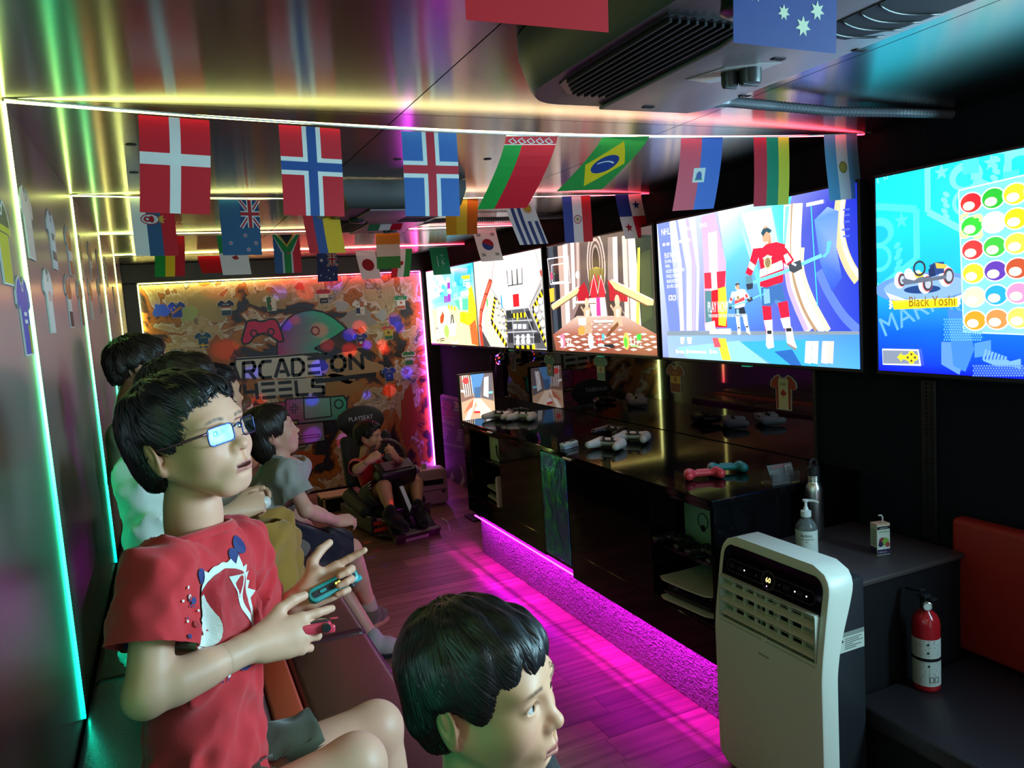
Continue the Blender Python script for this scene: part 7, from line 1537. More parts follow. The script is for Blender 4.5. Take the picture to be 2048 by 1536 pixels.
def make_hair(hc, R, s, par, m, headVF, style, n, seed=1, res=.003):
    """cap of hair plus combed locks; style dict: cap prims, cuts, flow(p), length, lift"""
    P = [(p[0], tuple(np.array(p[1]) * s), *( [tuple(np.array(p[2]) * s)] + list(p[3:]) if p[0].endswith('ell') else [tuple(np.array(p[2]) * s), p[3] * s, p[4] * s])) for p in style['cap']]
    rr = np.random.RandomState(seed)
    ph = rr.uniform(0, 6, 9)
    wv = lambda X: (.0022 * s * np.sin(X[:, 0] / s * 95 + ph[0] + 2 * np.sin(X[:, 2] / s * 40)) * np.sin(X[:, 1] / s * 120 + ph[1]) + .0016 * s * np.sin(X[:, 1] / s * 230 + X[:, 0] / s * 60 + ph[2])) * style.get('tex', 1)
    V, F = sdf_mesh(P, res, k=.014 * s, warp=wv); V, F = largest(V, F); V = relax(V, F, 1)
    hair = mesh_obj('hair', np.array(hc) + V @ R.T, F, m, par)
    bc = BVHTree.FromPolygons([Vector(v) for v in V], [tuple(int(i) for i in f) for f in F])
    hv = (headVF[0] - np.array(hc)) @ R
    bh = BVHTree.FromPolygons([Vector(v) for v in hv], [tuple(int(i) for i in f) for f in headVF[1]])
    # roots on the outer side of the cap
    sel = []
    idx = rr.permutation(len(F))
    for i in idx:
        c = V[F[i]].mean(0) + rr.uniform(-.002, .002, 3) * s
        nrm = np.cross(V[F[i][1]] - V[F[i][0]], V[F[i][2]] - V[F[i][0]]); nl = np.linalg.norm(nrm)
        if nl < 1e-12: continue
        nrm /= nl
        hl, hn, _, _ = bh.find_nearest(Vector(c))
        if (Vector(c) - hl).dot(hn) > .0022 * s and style['root'](c / s, nrm): sel.append((c, nrm))
        if len(sel) >= n: break
    ST = 7; allV, allF = [], []; base_i = 0
    for c, nrm in sel:
        L = style['length'](c / s, rr) * s; d = np.array(style['flow'](c / s, rr), float); d -= nrm * (d @ nrm); dl = np.linalg.norm(d)
        if dl < 1e-6: continue
        d /= dl; p = c + nrm * .0004 * s; pts = [p]; off = 0; lift = rr.uniform(.0005, style['lift']) * s; st = L / (ST - 1); nn = nrm; nms = [nrm]
        for k in range(1, ST):
            f_ = np.array(style['flow'](p / s, rr), float); f_ /= np.linalg.norm(f_) + 1e-9
            d = d * .62 + f_ * .38; d -= nn * (d @ nn) * .9; d /= np.linalg.norm(d) + 1e-9
            p2 = p + d * st; lo, no, _, di = bc.find_nearest(Vector(p2))
            h_lo, h_no, _, hd = bh.find_nearest(Vector(p2))
            want = lift * (1 if k < ST - 1 else .7) + style.get('tip', 0) * s * k / ST
            if di is not None and di < .010 * s: p2 = np.array(lo) + np.array(no) * want; nn = np.array(no)
            else:
                dd = (Vector(p2) - h_lo).dot(h_no)
                if dd < .004 * s: p2 = np.array(h_lo) + np.array(h_no) * .004 * s
                nn = np.array(h_no); off += st
                if off > style.get('over', .006) * s * rr.uniform(.3, 1.4): pts.append(p * .7 + p2 * .3); nms.append(nn); break
            p = p2; pts.append(p); nms.append(nn)
        while len(pts) < ST: pts.append(pts[-1] + (pts[-1] - pts[-2]) * .02); nms.append(nms[-1])
        wd = rr.uniform(.7, 1.35) * style.get('width', .0021) * s
        for k in range(ST):
            t = k / (ST - 1); w_ = wd * (1 - t ** 2.2) + .0001; tg = pts[min(k + 1, ST - 1)] - pts[max(k - 1, 0)]; sd = np.cross(tg, nms[k]); sd /= np.linalg.norm(sd) + 1e-9
            allV += [pts[k] - sd * w_, pts[k] + nms[k] * w_ * .55, pts[k] + sd * w_]
        for k in range(ST - 1):
            a_ = base_i + 3 * k
            allF += [(a_, a_ + 1, a_ + 4, a_ + 3), (a_ + 1, a_ + 2, a_ + 5, a_ + 4)]
        base_i += 3 * ST
    if allV:
        o = mesh_obj('hair_locks', np.array(hc) + np.array(allV) @ R.T, np.array(allF), m, hair); o['kind'] = 'stuff'
    return hair
def style_short(fringe=.02, side=.0, back=-.055, thick=1.0, spike=.0, part=0.0, ear=.0, under=False):
    """boys' cut; fringe lowers the front hairline, back sets the nape"""
    cap_ = [('ell', (-.018, 0, .040), (.100 * thick, .0835 * thick, .0865 * thick)), ('ell', (-.050, 0, -.005), (.056, .070, .070)), ('ell', (.034, 0, .066), (.050, .062, .040)),
            ('subell', (.098, 0, -.040), (.078, .100, .098 - fringe)), ('subell', (.030, .0, -.085), (.060, .110, .070)), ('subell', (-.010, .088, -.018), (.026, .028, .036)), ('subell', (-.010, -.088, -.018), (.026, .028, .036)), ('subell', (-.04, 0, -.150), (.08, .10, .150 + back)), ('subell', (.040, .085, -.036), (.034, .040, .042 + ear)), ('subell', (.040, -.085, -.036), (.034, .040, .042 + ear))] + ([('subell', (-.02, g, -.035), (.085, .050, .058)) for g in (.098, -.098)] if under else [])
    W = np.array([-.055, .012, .105])
    def flow(p, rr):
        d = np.array(p) - W; d[2] -= .020 + .5 * max(0, .05 - p[2]); d = d + np.array([.035, part, .0]) * (p[0] > -.02); return d + rr.uniform(-.012, .012, 3) * (1 + 4 * spike)
    return dict(cap=cap_, flow=flow, length=lambda p, rr: (.052 + .012 * (p[0] > .02)) * rr.uniform(.7, 1.2) * (1 if p[2] > .0 else .5), lift=.0035 + .006 * spike, tip=.002 + .010 * spike, root=lambda p, n: p[2] > -.085 and (n @ (np.array(p) - np.array([-.015, 0, .03]))) > 0)
def style_bob():
    s = style_short(.012)
    s['cap'] = [('ell', (-.018, 0, .040), (.102, .086, .088)), ('ell', (-.048, 0, -.030), (.060, .080, .090)), ('ell', (.030, 0, .064), (.052, .064, .042)), ('subell', (.098, 0, -.040), (.076, .104, .090)), ('subell', (.052, .0, -.105), (.056, .120, .085)), ('subell', (-.03, 0, -.190), (.10, .12, .080))]
    W = np.array([-.02, .0, .13])
    def flow(p, rr):
        d = np.array(p) - W; d[2] -= .10; d[0] += .03 * (p[0] > .02) - .02 * (p[2] < 0); return d + rr.uniform(-.02, .02, 3)
    s['flow'] = flow; s['length'] = lambda p, rr: .075 * rr.uniform(.7, 1.2); s['root'] = lambda p, n: p[2] > -.10 and (n @ (np.array(p) - np.array([-.015, 0, .03]))) > 0; s['tip'] = .004; return s
def hand_prims(w, fwd, dorsal, side, curl, thumb=(.55, .1), size=1.0, spread=.05):
    """right hand: side=+1; returns world capsules. curl = bend of index..little finger, thumb = (outward, toward palm)"""
    f = np.array(fwd, float); f /= np.linalg.norm(f); d = np.array(dorsal, float); d -= f * (d @ f); d /= np.linalg.norm(d); y = np.cross(d, f) * side; R = np.stack([f, y, d], 1); w = np.array(w, float)
    P = []
    def add(a, b, ra, rb, k=.006): P.append(('cap', tuple(w + R @ (np.array(a) * size)), tuple(w + R @ (np.array(b) * size)), ra * size, rb * size, k * size))
    kn = [(.076, .0245, .002), (.080, .0082, .0035), (.076, -.0082, .002), (.068, -.0230, -.001)]; ln = (.060, .066, .061, .048); rd = (.0082, .0084, .0080, .0070)
    add((-.02, 0, 0), (.012, 0, 0), .0205, .0200, .012)
    for i, (kx, ky, kz) in enumerate(kn): add((.006, ky * .55, 0), (kx, ky, kz), .0135, .0100, .012)
    add((.03, 0, -.004), (.055, 0, -.005), .018, .016, .014); add((.012, .014, -.006), (.040, .030, -.008), .0135, .011, .012); add((.014, -.016, -.006), (.045, -.020, -.006), .012, .010, .012)
    for i in range(4):
        p = np.array(kn[i]); c = curl[i] if hasattr(curl, '__len__') else curl; a0 = 0; sp = spread * (1.5 - i)
        for j, (fr, cb) in enumerate(((.46, c[0] if hasattr(c, '__len__') else c), (.30, c[1] if hasattr(c, '__len__') else c * 1.15), (.24, c[2] if hasattr(c, '__len__') else c * .7))):
            a0 += cb; q = p + ln[i] * fr * np.array([math.cos(a0) * math.cos(sp), math.cos(a0) * math.sin(sp), -math.sin(a0)]); r0 = rd[i] * (1 - .09 * j); add(p, q, r0, r0 * .92, .003); p = q
    t0 = np.array([.020, .020, -.006]); o, c = thumb
    d1 = np.array([math.cos(o), math.sin(o), -c * .5]); t1 = t0 + .036 * d1; d2 = np.array([math.cos(o * .55), math.sin(o * .55), -c]); t2 = t1 + .026 * d2; d3 = np.array([math.cos(o * .25), math.sin(o * .25), -c * 1.2]); t3 = t2 + .021 * d3
    add(t0, t1, .0125, .0102, .010); add(t1, t2, .0098, .0090, .004); add(t2, t3, .0090, .0074, .003)
    return P
def cat_mesh(parts):
    V, F, C, b = [], [], [], 0
    for v, f, c in parts: V.append(v); F.append(f + b); C.append(c); b += len(v)
    return np.concatenate(V), np.concatenate(F), np.concatenate(C)
def skin_cols(V, skin): 
    n = .5 + .5 * np.sin(V[:, 0] * 60 + 2 * np.sin(V[:, 1] * 47)) * np.sin(V[:, 2] * 53); c = np.array(H(skin)); return c * (0.95 + .09 * n)[:, None]
def folds(scale, amp, dirn=(0, 0, 1), seed=0):
    rr = np.random.RandomState(seed); K = []
    for _ in range(7):
        k = rr.normal(size=3); k -= .55 * np.array(dirn) * (k @ np.array(dirn)); k /= np.linalg.norm(k); K.append((k * scale * rr.uniform(.6, 1.7), rr.uniform(0, 6.28), rr.uniform(.5, 1)))
    def w_(X):
        s_ = 0
        for k, p, a_ in K: s_ = s_ + a_ * np.sin(X @ k.astype(np.float32) + p + 1.2 * np.sin(X @ (k[::-1] * .6).astype(np.float32)))
        s_ = s_ / 3.5; f_ = 0
        for k, p, a_ in K[:4]: f_ = f_ + a_ * np.sin(2.7 * (X @ k[[1, 0, 2]].astype(np.float32)) + p * 2 + 1.5 * s_)
        return amp * (np.abs(s_) * 1.8 - .75 + .22 * f_)
    return w_
def flatcap(a, b, ra, rb, k): return ('cap', tuple(a), tuple(b), ra, rb, k)
def garment(name, prims, res, m, par, k=.03, warp=None, cuts=(), it=1):
    V, F = sdf_mesh(list(prims), res, k=k, warp=warp)
    # open the garment along the cut planes: everything beyond (point, normal, reach) goes
    for (pt, nr, reach, *oth) in cuts:
        pt, nr = np.array(pt, float), np.array(nr, float); nr /= np.linalg.norm(nr)
        d = (V - pt) @ nr; rad = np.linalg.norm((V - pt) - d[:, None] * nr, axis=1); bad = (d > 0) & (d < reach[0]) & (rad < reach[1])
        if oth:
            o_p, o_n = np.array(oth[0], float), np.array(oth[1], float); o_n /= np.linalg.norm(o_n); q_ = V - o_p; bad &= rad < np.linalg.norm(q_ - (q_ @ o_n)[:, None] * o_n, axis=1)
        edge = bad[F].any(1) & ~bad[F].all(1)
        mv = np.zeros(len(V), bool); mv[F[edge].ravel()] = True; mv &= bad
        V[mv] -= nr * d[mv][:, None]; bad = bad & ~mv
        F = F[~bad[F].any(1)]
    V = relax(V, F, it)
    used = np.zeros(len(V), bool); used[F.ravel()] = True; mp = np.cumsum(used) - 1
    V, F = V[used], mp[F]
    o = mesh_obj(name, V, F, m, par)
    return o, V, F
def person(label, c):
    """c: joints in the room and looks; returns the person's root"""
    s = c.get('hs', .92); hc = np.array(c['head'], float)
    root = thing('person', label, 'person', (float(hc[0]), float(hc[1]), c.get('z0', .6)), 0, c.get('group'))
    inv = Matrix.Translation(-Vector(root.location))
    skin = c.get('skin', '#d9a583'); parts = []
    neck = np.array(c['neck'], float)
    hV, hF, hC, R = make_head(hc, c['fw'], c.get('up', (0, 0, 1)), s, c.get('hres', .0028), neck, c.get('nr', .044), skin, c.get('mouth', .0015), c.get('brow', '#2a1c16'))
    parts.append((hV, hF, hC))
    J = {k: np.array(v, float) for k, v in c['J'].items()}
    fat = c.get('fat', 1.0)
    # trunk and limbs as one soft surface
    B_ = []
    bx = np.array(c.get('face', c['fw']), float); bx[2] = 0; bx /= np.linalg.norm(bx)
    hip = (J['hipR'] + J['hipL']) / 2; upv = neck - hip; upv /= np.linalg.norm(upv); BR = frame3(np.cross(np.cross(upv, bx), upv), upv); sh = (J['shR'] + J['shL']) / 2
    bw = np.linalg.norm(J['shR'] - J['shL']) / 2
    ch = hip * .32 + sh * .68 - BR[:, 2] * .01; be = hip * .72 + sh * .28
    def torso(g, kk): return [('ell', tuple(ch), ((.080 + g) * fat, bw * .86 + g, .125 + g), BR, kk), ('ell', tuple(be), ((.078 + g) * fat, bw * .80 + g, .12 + g), BR, kk), ('cap', tuple(J['shR'] - BR[:, 2] * .012), tuple(J['shL'] - BR[:, 2] * .012), .034 + g, .034 + g, kk), ('cap', tuple(sh - BR[:, 2] * .01), tuple(neck + BR[:, 2] * .0), .055 + g, .040 + g, kk)]
    B_ += torso(-.006, .03)
    B_ += [('ell', tuple(hip), (.070 * fat, bw * .70, .060), BR, .02)]
    for sd in 'RL':
        if 'el' + sd in J:
            B_ += [('cap', tuple(J['sh' + sd]), tuple(J['el' + sd]), .031, .0262, .02), ('cap', tuple(J['el' + sd]), tuple(J['wr' + sd]), .0275, .0195, .012), ('cap', tuple(J['el' + sd] * .75 + J['wr' + sd] * .25), tuple(J['el' + sd] * .5 + J['wr' + sd] * .5), .0285, .025, .012)]
        if 'kn' + sd in J:
            B_ += [('cap', tuple(J['hip' + sd]), tuple(J['kn' + sd]), .056, .045, .012)]
            if 'an' + sd in J: B_ += [('cap', tuple(J['kn' + sd]), tuple(J['an' + sd]), .043, .027, .02), ('cap', tuple(J['kn' + sd] * .78 + J['an' + sd] * .22 - bx * .008), tuple(J['kn' + sd] * .5 + J['an' + sd] * .5 - bx * .008), .040, .035, .02)]
    res = c.get('res', .006)
    V, F = sdf_mesh(B_, res, k=.02); V = relax(V, F, 1); parts.append((V, F, skin_cols(V, skin)))
    for sd in 'RL':
        if 'hand' + sd in c:
            hd = c['hand' + sd]
            fwd = hd['fwd']; P = hand_prims(J['wr' + sd], fwd, hd['dorsal'], 1 if sd == 'R' else -1, hd.get('curl', .5), hd.get('thumb', (.6, .3)), hd.get('size', .92), hd.get('spread', .05))
            e = J['el' + sd]; wr = J['wr' + sd]
            P = [('cap', tuple(e * .30 + wr * .70), tuple(wr), .0222, .0190, .010)] + P
            V, F = sdf_mesh(P, c.get('handres', .0026), k=.006); V = relax(V, F, 1); cc_ = skin_cols(V, skin); parts.append((V, F, cc_))
    V, F, C = cat_mesh(parts)
    o = mesh_obj('body', V, F, M_SKIN, root, C); o.data.transform(inv)
    before = set(root.children)
    make_eyes(hc, R, s, root, c.get('gaze', (1, 0, 0)), c.get('iris', '#22140e'))
    make_hair(hc, R, s, root, c.get('hairm', HAIRB), (hV, hF), c.get('style') or style_short(), c.get('nhair', 1500), c.get('seed', 1), c.get('hairres', .004))
    # clothes
    sm = c['shirt']; g = c.get('loose', .012)
    S_ = torso(g * .8, .026) + [('ell', tuple(hip + BR[:, 2] * .02), (.092 * fat + g, bw * .86 + g, .085), BR, .03)]
    cuts = []
    sl = c.get('sleeve', .62)
    for sd in 'RL':
        if 'el' + sd in J:
            a_, e_ = J['sh' + sd], J['el' + sd]; dv = (e_ - a_); ln_ = np.linalg.norm(dv); dv /= ln_
            if sl <= 1: en = a_ + dv * ln_ * (sl + .10); S_ += [('cap', tuple(a_), tuple(en), .034 + g, .040 + g, .016)]; cuts.append((a_ + dv * ln_ * sl, dv, (.2, .085)))
            else:
                w_ = J['wr' + sd]; dw = (w_ - e_) / np.linalg.norm(w_ - e_); S_ += [('cap', tuple(a_), tuple(e_), .042 + g, .038 + g, .03), ('cap', tuple(e_), tuple(w_), .038 + g, .030 + g, .03)]; cuts.append((w_ - dw * .02, dw, (.2, .07)))
    cuts.append((hip - BR[:, 2] * c.get('hem', .03), -BR[:, 2], (.3, .3))); cuts.append((neck + BR[:, 2] * c.get('collar', .012) + BR[:, 0] * .004, BR[:, 2] * .93 + BR[:, 0] * -.36 * c.get('vneck', .55), (.2, .085)))
    shirt, sV, sF = garment(c.get('shirt_name', 'tshirt'), S_, c.get('cres', .007), sm, root, .03, folds(c.get('fscale', 42), c.get('fold', .005), BR[:, 2], c.get('seed', 1)), cuts, 1)
    c['_shirt'] = (sV, sF, BR, hip, sh, neck)
    pts = []
    nn = BR[:, 2] * .93 + BR[:, 0] * -.36 * c.get('vneck', .55); nn /= np.linalg.norm(nn); pc = neck + BR[:, 2] * c.get('collar', .012) + BR[:, 0] * .004
    d_ = (sV - pc) @ nn; nearc = (np.abs(d_) < .004) & (np.linalg.norm(sV - pc, axis=1) < .09)
    if nearc.sum() > 8:
        e1 = BR[:, 1]; e2 = np.cross(nn, e1); vv = sV[nearc] - pc; an_ = np.arctan2(vv @ e2, vv @ e1); rad_ = np.hypot(vv @ e2, vv @ e1)
        for k in range(25):
            a0 = -PI + 2 * PI * k / 24; w_ = np.exp(-((np.angle(np.exp(1j * (an_ - a0)))) / .25) ** 2); r_ = (w_ * rad_).sum() / max(w_.sum(), 1e-6); pts.append(pc + (e1 * math.cos(a0) + e2 * math.sin(a0)) * r_)
        b = BM(); tube(b, pts, .0085, 8, cap=False, flat=.55); cb = obj('collar', b, c.get('collarm', sm), shirt, smooth=True)
    if 'pants' in c:
        pm = c['pants']; Q = [('ell', tuple(hip), (.098 * fat, bw * .92, .085), BR, .03)]; cuts = [(hip + BR[:, 2] * c.get('waist', .105), BR[:, 2], (.3, .3))]
        for sd in 'RL':
            if 'kn' + sd not in J: continue
            a_, k_ = J['hip' + sd], J['kn' + sd]; dv = k_ - a_; ln_ = np.linalg.norm(dv); dv /= ln_; pl_ = c.get('leg', .72); wq = c.get('wide', .0)
            if pl_ <= 1: Q += [('cap', tuple(a_), tuple(a_ + dv * ln_ * (pl_ + .14)), .080 + wq, .072 + wq, .03)]; o2 = 'L' if sd == 'R' else 'R'; cuts.append((a_ + dv * ln_ * pl_, dv, (.25, .12), J['hip' + o2], J['kn' + o2] - J['hip' + o2]))
            else:
                n_ = J['an' + sd]; dn = n_ - k_; dn /= np.linalg.norm(dn); Q += [('cap', tuple(a_), tuple(k_), .074 + wq, .060 + wq, .03), ('cap', tuple(k_), tuple(n_ - dn * .02), .058 + wq, .048 + wq, .03)]; cuts.append((n_ - dn * .03, dn, (.2, .09)))
        garment(c.get('pants_name', 'shorts'), Q, c.get('cres', .007), pm, root, .03, folds(40, c.get('fold', .005), dv, c.get('seed', 1) + 5), cuts, 1)
    for sd in 'RL':
        if 'shoe' + sd in c:
            q = c['shoe' + sd]; an = J['an' + sd]; to = np.array(q['toe'], float); dv = to - an; 
            L_ = np.linalg.norm(dv[:2]); fd = np.array([dv[0] / L_, dv[1] / L_, dv[2] / max(L_, .01) * .5]); fd /= np.linalg.norm(fd); FR = frame3(fd, (0, 0, 1)); o0 = an - FR[:, 2] * .035
            w3 = lambda x, y, z: tuple(o0 + FR @ np.array([x, y, z]))
            Vq, Fq = sdf_mesh([('cap', w3(-.02, 0, .012), w3(.05, 0, .008), .032, .034), ('cap', w3(.05, 0, .004), w3(.125, .002, -.004), .033, .026), ('cap', w3(-.012, 0, .02), w3(-.008, 0, .055), .034, .033)], .005, k=.03); Vq = relax(Vq, Fq, 1)
            zz = (Vq - o0) @ FR[:, 2]; Vq = Vq + np.where(zz < -.018, -.018 - zz, 0)[:, None] * FR[:, 2]
            sh_ = mesh_obj('shoe', Vq, Fq, q['m'], root)
            b = BM(); M_ = axes_M(o0, FR[:, 0], FR[:, 1], FR[:, 2]); prism(b, [(-.052, -.022), (-.045, -.033), (0, -.036), (.06, -.040), (.12, -.034), (.150, -.012), (.150, .012), (.12, .034), (.06, .038), (0, .034), (-.045, .032), (-.052, .02)], -.034, -.014, M_, bev=.006); obj('sole', b, q['sole'], sh_, ang=50)
            for k in range(4): b = BM(); tube(b, [w3(.035 + k * .014, -.022, .034 - k * .003), w3(.037 + k * .014, 0, .043 - k * .004), w3(.035 + k * .014, .022, .034 - k * .003)], .003, 6); obj('lace', b, q.get('lace', M_WHITE), sh_, smooth=True)
            if q.get('sock'):
                b = BM(); tube(b, [tuple(an + np.array([0, 0, -.005])), tuple(an * .8 + J['kn' + sd] * .2)], [.034, .034], 16); obj('sock', b, q['sock'], root, smooth=True)
    # everything was made in room space: hang it on the root
    def shift(o):
        if o.data is not None and not o.get('_done'): o.data.transform(inv); o['_done'] = 1
        for ch in o.children: shift(ch)
    for ch in root.children:
        if ch not in before: shift(ch)
    def clean(o):
        if '_done' in o: del o['_done']
        for ch in o.children: clean(ch)
    clean(root)
    c['_root'] = root; c['_inv'] = inv; c['_R'] = R
    return root
T_ = lambda px, py, y: np.array(at(px, py, 1, y))
SK1, SK2, SK3 = '#e0a68c', '#dca482', '#e2a28c'
cloth = lambda n, c, **k: mat(n, c, .85, spec=.25, sheen=.25, bump=(700, .25), noise=(18, .10))
M_CORAL = cloth('coral_red_cotton', H('#cf3038')); M_OLIVE = cloth('dark_olive_cotton', H('#4c4e3e')); M_GREYT = cloth('heather_grey_cotton', H('#a8a29c')); M_NAVYC = cloth('navy_cotton', (.010, .011, .022)); M_MUST = cloth('mustard_cotton', H('#a87a34')); M_WHITEJ = cloth('white_nylon', H('#d6dad0')); M_OLVT = cloth('sage_cotton', H('#7c8460')); M_RED2 = cloth('bright_red_cotton', H('#d01424')); M_BLACKC = cloth('black_cotton', (.012, .012, .016)); M_MUSTS = cloth('pale_mustard_cotton', H('#b8934c'))
M_SUEDE = cloth('grey_brown_suede', H('#5c5040')); M_TAN = mat('tan_rubber', H('#a88458'), .6); M_SOCKP = cloth('pinkish_sock', H('#b89a90'))
# --- boy with glasses in front
hc = T_(385, 884, 1.20)
J = dict(shR=T_(320, 1146, 1.125), shL=T_(472, 1095, 1.29), elR=T_(292, 1392, 1.05), wrR=T_(512, 1290, 1.12), elL=T_(505, 1260, 1.38), wrL=T_(606, 1192, 1.33), hipR=(-.055, 1.12, .672), hipL=(.015, 1.26, .665), knR=T_(712, 1530, 1.14), knL=T_(752, 1457, 1.29))
J['anR'] = J['knR'] + np.array([.03, -.01, -.30]); J['anL'] = J['knL'] + np.array([.03, 0, -.28])
st = style_short(-.016, spike=.30, thick=.97); st['over'] = .010
B1 = dict(hs=.845, head=hc, fw=(.71, -.68, .22), up=(-.14, .04, 1), neck=T_(388, 1066, 1.21), nr=.041, J=J, face=(.75, -.62, 0), hres=.0015, handres=.0020, res=.004, cres=.0045, hairres=.0025, skin=SK1, mouth=.0030, gaze=(1, -.1, .05), shirt=M_CORAL, pants=M_OLIVE, leg=.60, loose=.015, sleeve=.62, nhair=5600, style=st, hem=.012, fold=.0075, fscale=62, fat=.92, seed=3, collar=.0,
          handR=dict(fwd=(.96, .18, -.06), dorsal=(-.10, -.92, .40), curl=[(.10, .22, .15), (.35, .6, .4), (.5, .7, .4), (.6, .7, .4)], thumb=(.75, .1), size=.92), handL=dict(fwd=(.90, -.05, .26), dorsal=(-.22, .80, -.30), curl=[(.0, .12, .1), (.9, 1.2, .8), (1.0, 1.2, .8), (1.1, 1.2, .8)], thumb=(1.0, -.5), size=.92))
p1 = person('boy in glasses and coral red T-shirt on the bench, a small controller in each hand', B1)
# glasses
def glasses(c):
    R, s, hc_, par, inv = c['_R'], c['hs'], np.array(c['head']), c['_root'], c['_inv']
    w3 = lambda x, y, z: inv @ Vector(hc_ + R @ (np.array([x, y, z]) * s))
    M_FR = mat('dark_blue_metal', (.03, .05, .16), .25, .8); b = BM()
    def lens_pts(g): return [(.1045 - abs(y_) * .28 - (0 if z_ > -.002 else .002), y_, z_) for y_, z_ in [(g * (.0345 + a_), b_ + .0005) for a_, b_ in rrect(.047, .029, .007, 4)]]
    for g in (1, -1): P = [w3(*p) for p in lens_pts(g)]; tube(b, P + [P[0]], .0011, 6, cap=False)
    tube(b, [w3(.1015, .011, .006), w3(.1050, .005, .0095), w3(.1055, 0, .0100), w3(.1050, -.005, .0095), w3(.1015, -.011, .006)], .0012, 6)
    fr = obj('glasses', b, M_FR, par, smooth=True)
    w4 = w3
    for g in (1, -1):
        b = BM(); tube(b, [w3(.0885, .0585 * g, .009), w3(.075, .0715 * g, .0085), w3(.030, .0790 * g, .006), w3(-.012, .0805 * g, .006), w3(-.030, .0800 * g, -.006)], [.0022, .0021, .0016, .0014, .0013], 6); obj('temple_arm', b, mat('temple_metal', (.12, .05, .06), .3, .7), fr, smooth=True)
        b = BM(); P = [b.verts.new(w3(*p)) for p in lens_pts(g)]; f = b.faces.new(P); obj('lens', b, M_LENS, fr)
m = bpy.data.materials.new('coated_lens'); m.use_nodes = True; nt = m.node_tree; nt.nodes.remove(nt.nodes['Principled BSDF'])
tr_ = nt.nodes.new('ShaderNodeBsdfTransparent'); gl = nt.nodes.new('ShaderNodeBsdfGlossy'); gl.inputs['Roughness'].default_value = .02; gl.inputs['Color'].default_value = (.30, .92, 1, 1)
mx = nt.nodes.new('ShaderNodeMixShader'); mx.inputs[0].default_value = .024; nt.links.new(tr_.outputs[0], mx.inputs[1]); nt.links.new(gl.outputs[0], mx.inputs[2]); nt.links.new(mx.outputs[0], nt.nodes['Material Output'].inputs['Surface']); M_LENS = m
glasses(B1)
# splash print on the shirt
def shirt_print(c, art, o, U, V_, N, name='print', par=None):
    sV, sF, BR = c['_shirt'][:3]; bv = BVHTree.FromPolygons([Vector(v) for v in sV], [tuple(int(i) for i in f) for f in sF]); inv = c['_inv']
    me = art.mesh(name, Matrix.Identity(4), dz=.0010); b = BM(); b.from_mesh(me); bpy.data.meshes.remove(me)
    for _ in range(6):
        es = [e for e in b.edges if e.calc_length() > .0042]
        if not es: break
        bmesh.ops.subdivide_edges(b, edges=es, cuts=1)
    bmesh.ops.triangulate(b, faces=b.faces)
    U, V_, N = Vector(U), Vector(V_), Vector(N)
    dead = []
    for v in b.verts:
        p0_ = Vector(o) + U * v.co.x + V_ * v.co.y + N * .25; h, n_, _, _ = bv.ray_cast(p0_, -N)
        if h is None: dead.append(v); continue
        v.co = inv @ (h + N * (.0022 + v.co.z))
    bmesh.ops.delete(b, geom=dead, context='VERTS')
    me = bpy.data.meshes.new(name); b.to_mesh(me); b.free()
    q = link_mesh(name, me, par, attr_mat('fabric_print', rough=.7)); q['kind'] = 'stuff'; return q
shirt1 = [x for x in p1.children if x.name.startswith('tshirt')][0]
a = Art(); wh, nv, rd_ = H('#dfe6e0'), H('#26306c'), H('#b3202a'); rr = random.Random(11)
rim = []
for k in range(56):
    t = 2 * PI * k / 56; r = .060 * (1 + (.30 * rr.random() if k % 2 and (t < 1.4 or t > 2.0 and t < 4.5) else .02 * rr.random())); rim.append((r * math.cos(t) * .95, r * math.sin(t) * 1.10))
for x, y, r in ((-.030, -.073, .016), (.020, -.078, .013), (.048, .082, .012), (.030, .070, .010), (-.042, .060, .010), (.062, -.058, .010)): a.poly(ellp(x, y, r, r * 1.1, 12), nv, 0)
a.poly(rim, wh, 1); a.poly(ellp(.002, 0, .051, .058, 26), rd_, 2)
a.poly([(-.028 + .017 * math.cos(t) * (1 - .25 * math.sin(t)), -.006 + .036 * math.sin(t)) for t in [2 * PI * k / 22 for k in range(22)]], wh, 3); a.poly([(.010, .045), (.032, .045), (.046, -.020), (.040, -.034), (.034, -.02)], wh, 3)
a.line([(-.045, -.055), (.0, -.060), (.045, -.055)], .014, wh, 3)
for k in range(30):
    t = rr.uniform(2.4, 5.4); d = rr.uniform(.074, .108); r = rr.uniform(.0012, .0042); a.ell(d * math.cos(t) * .9, d * math.sin(t) * .9, r, r * rr.uniform(.8, 1.4), (wh, nv, nv, rd_)[k % 4], 1, 8)
for x, y, r, c_ in ((.020, .128, .0055, wh), (.058, .130, .004, wh), (.033, .105, .003, H('#6a5448')), (-.075, -.085, .006, wh), (-.060, -.10, .005, wh), (-.085, -.075, .004, nv)): a.ell(x, y, r, r, c_, 1, 10)
a.line([(-.075, -.045), (-.060, -.058)], .004, H('#c8a880'), 1)
a.ell(.085, .118, .0085, .0110, wh, 1, 14); a.ell(.085, .118, .0065, .009, nv, 2, 14); a.poly([(.085, .124), (.089, .114), (.085, .112), (.081, .114)], wh, 3)
BR = B1['_shirt'][2]; o_ = T_(470, 1222, 1.12)
shirt_print(B1, a, o_, BR[:, 1], BR[:, 2], BR[:, 0], 'print', shirt1)
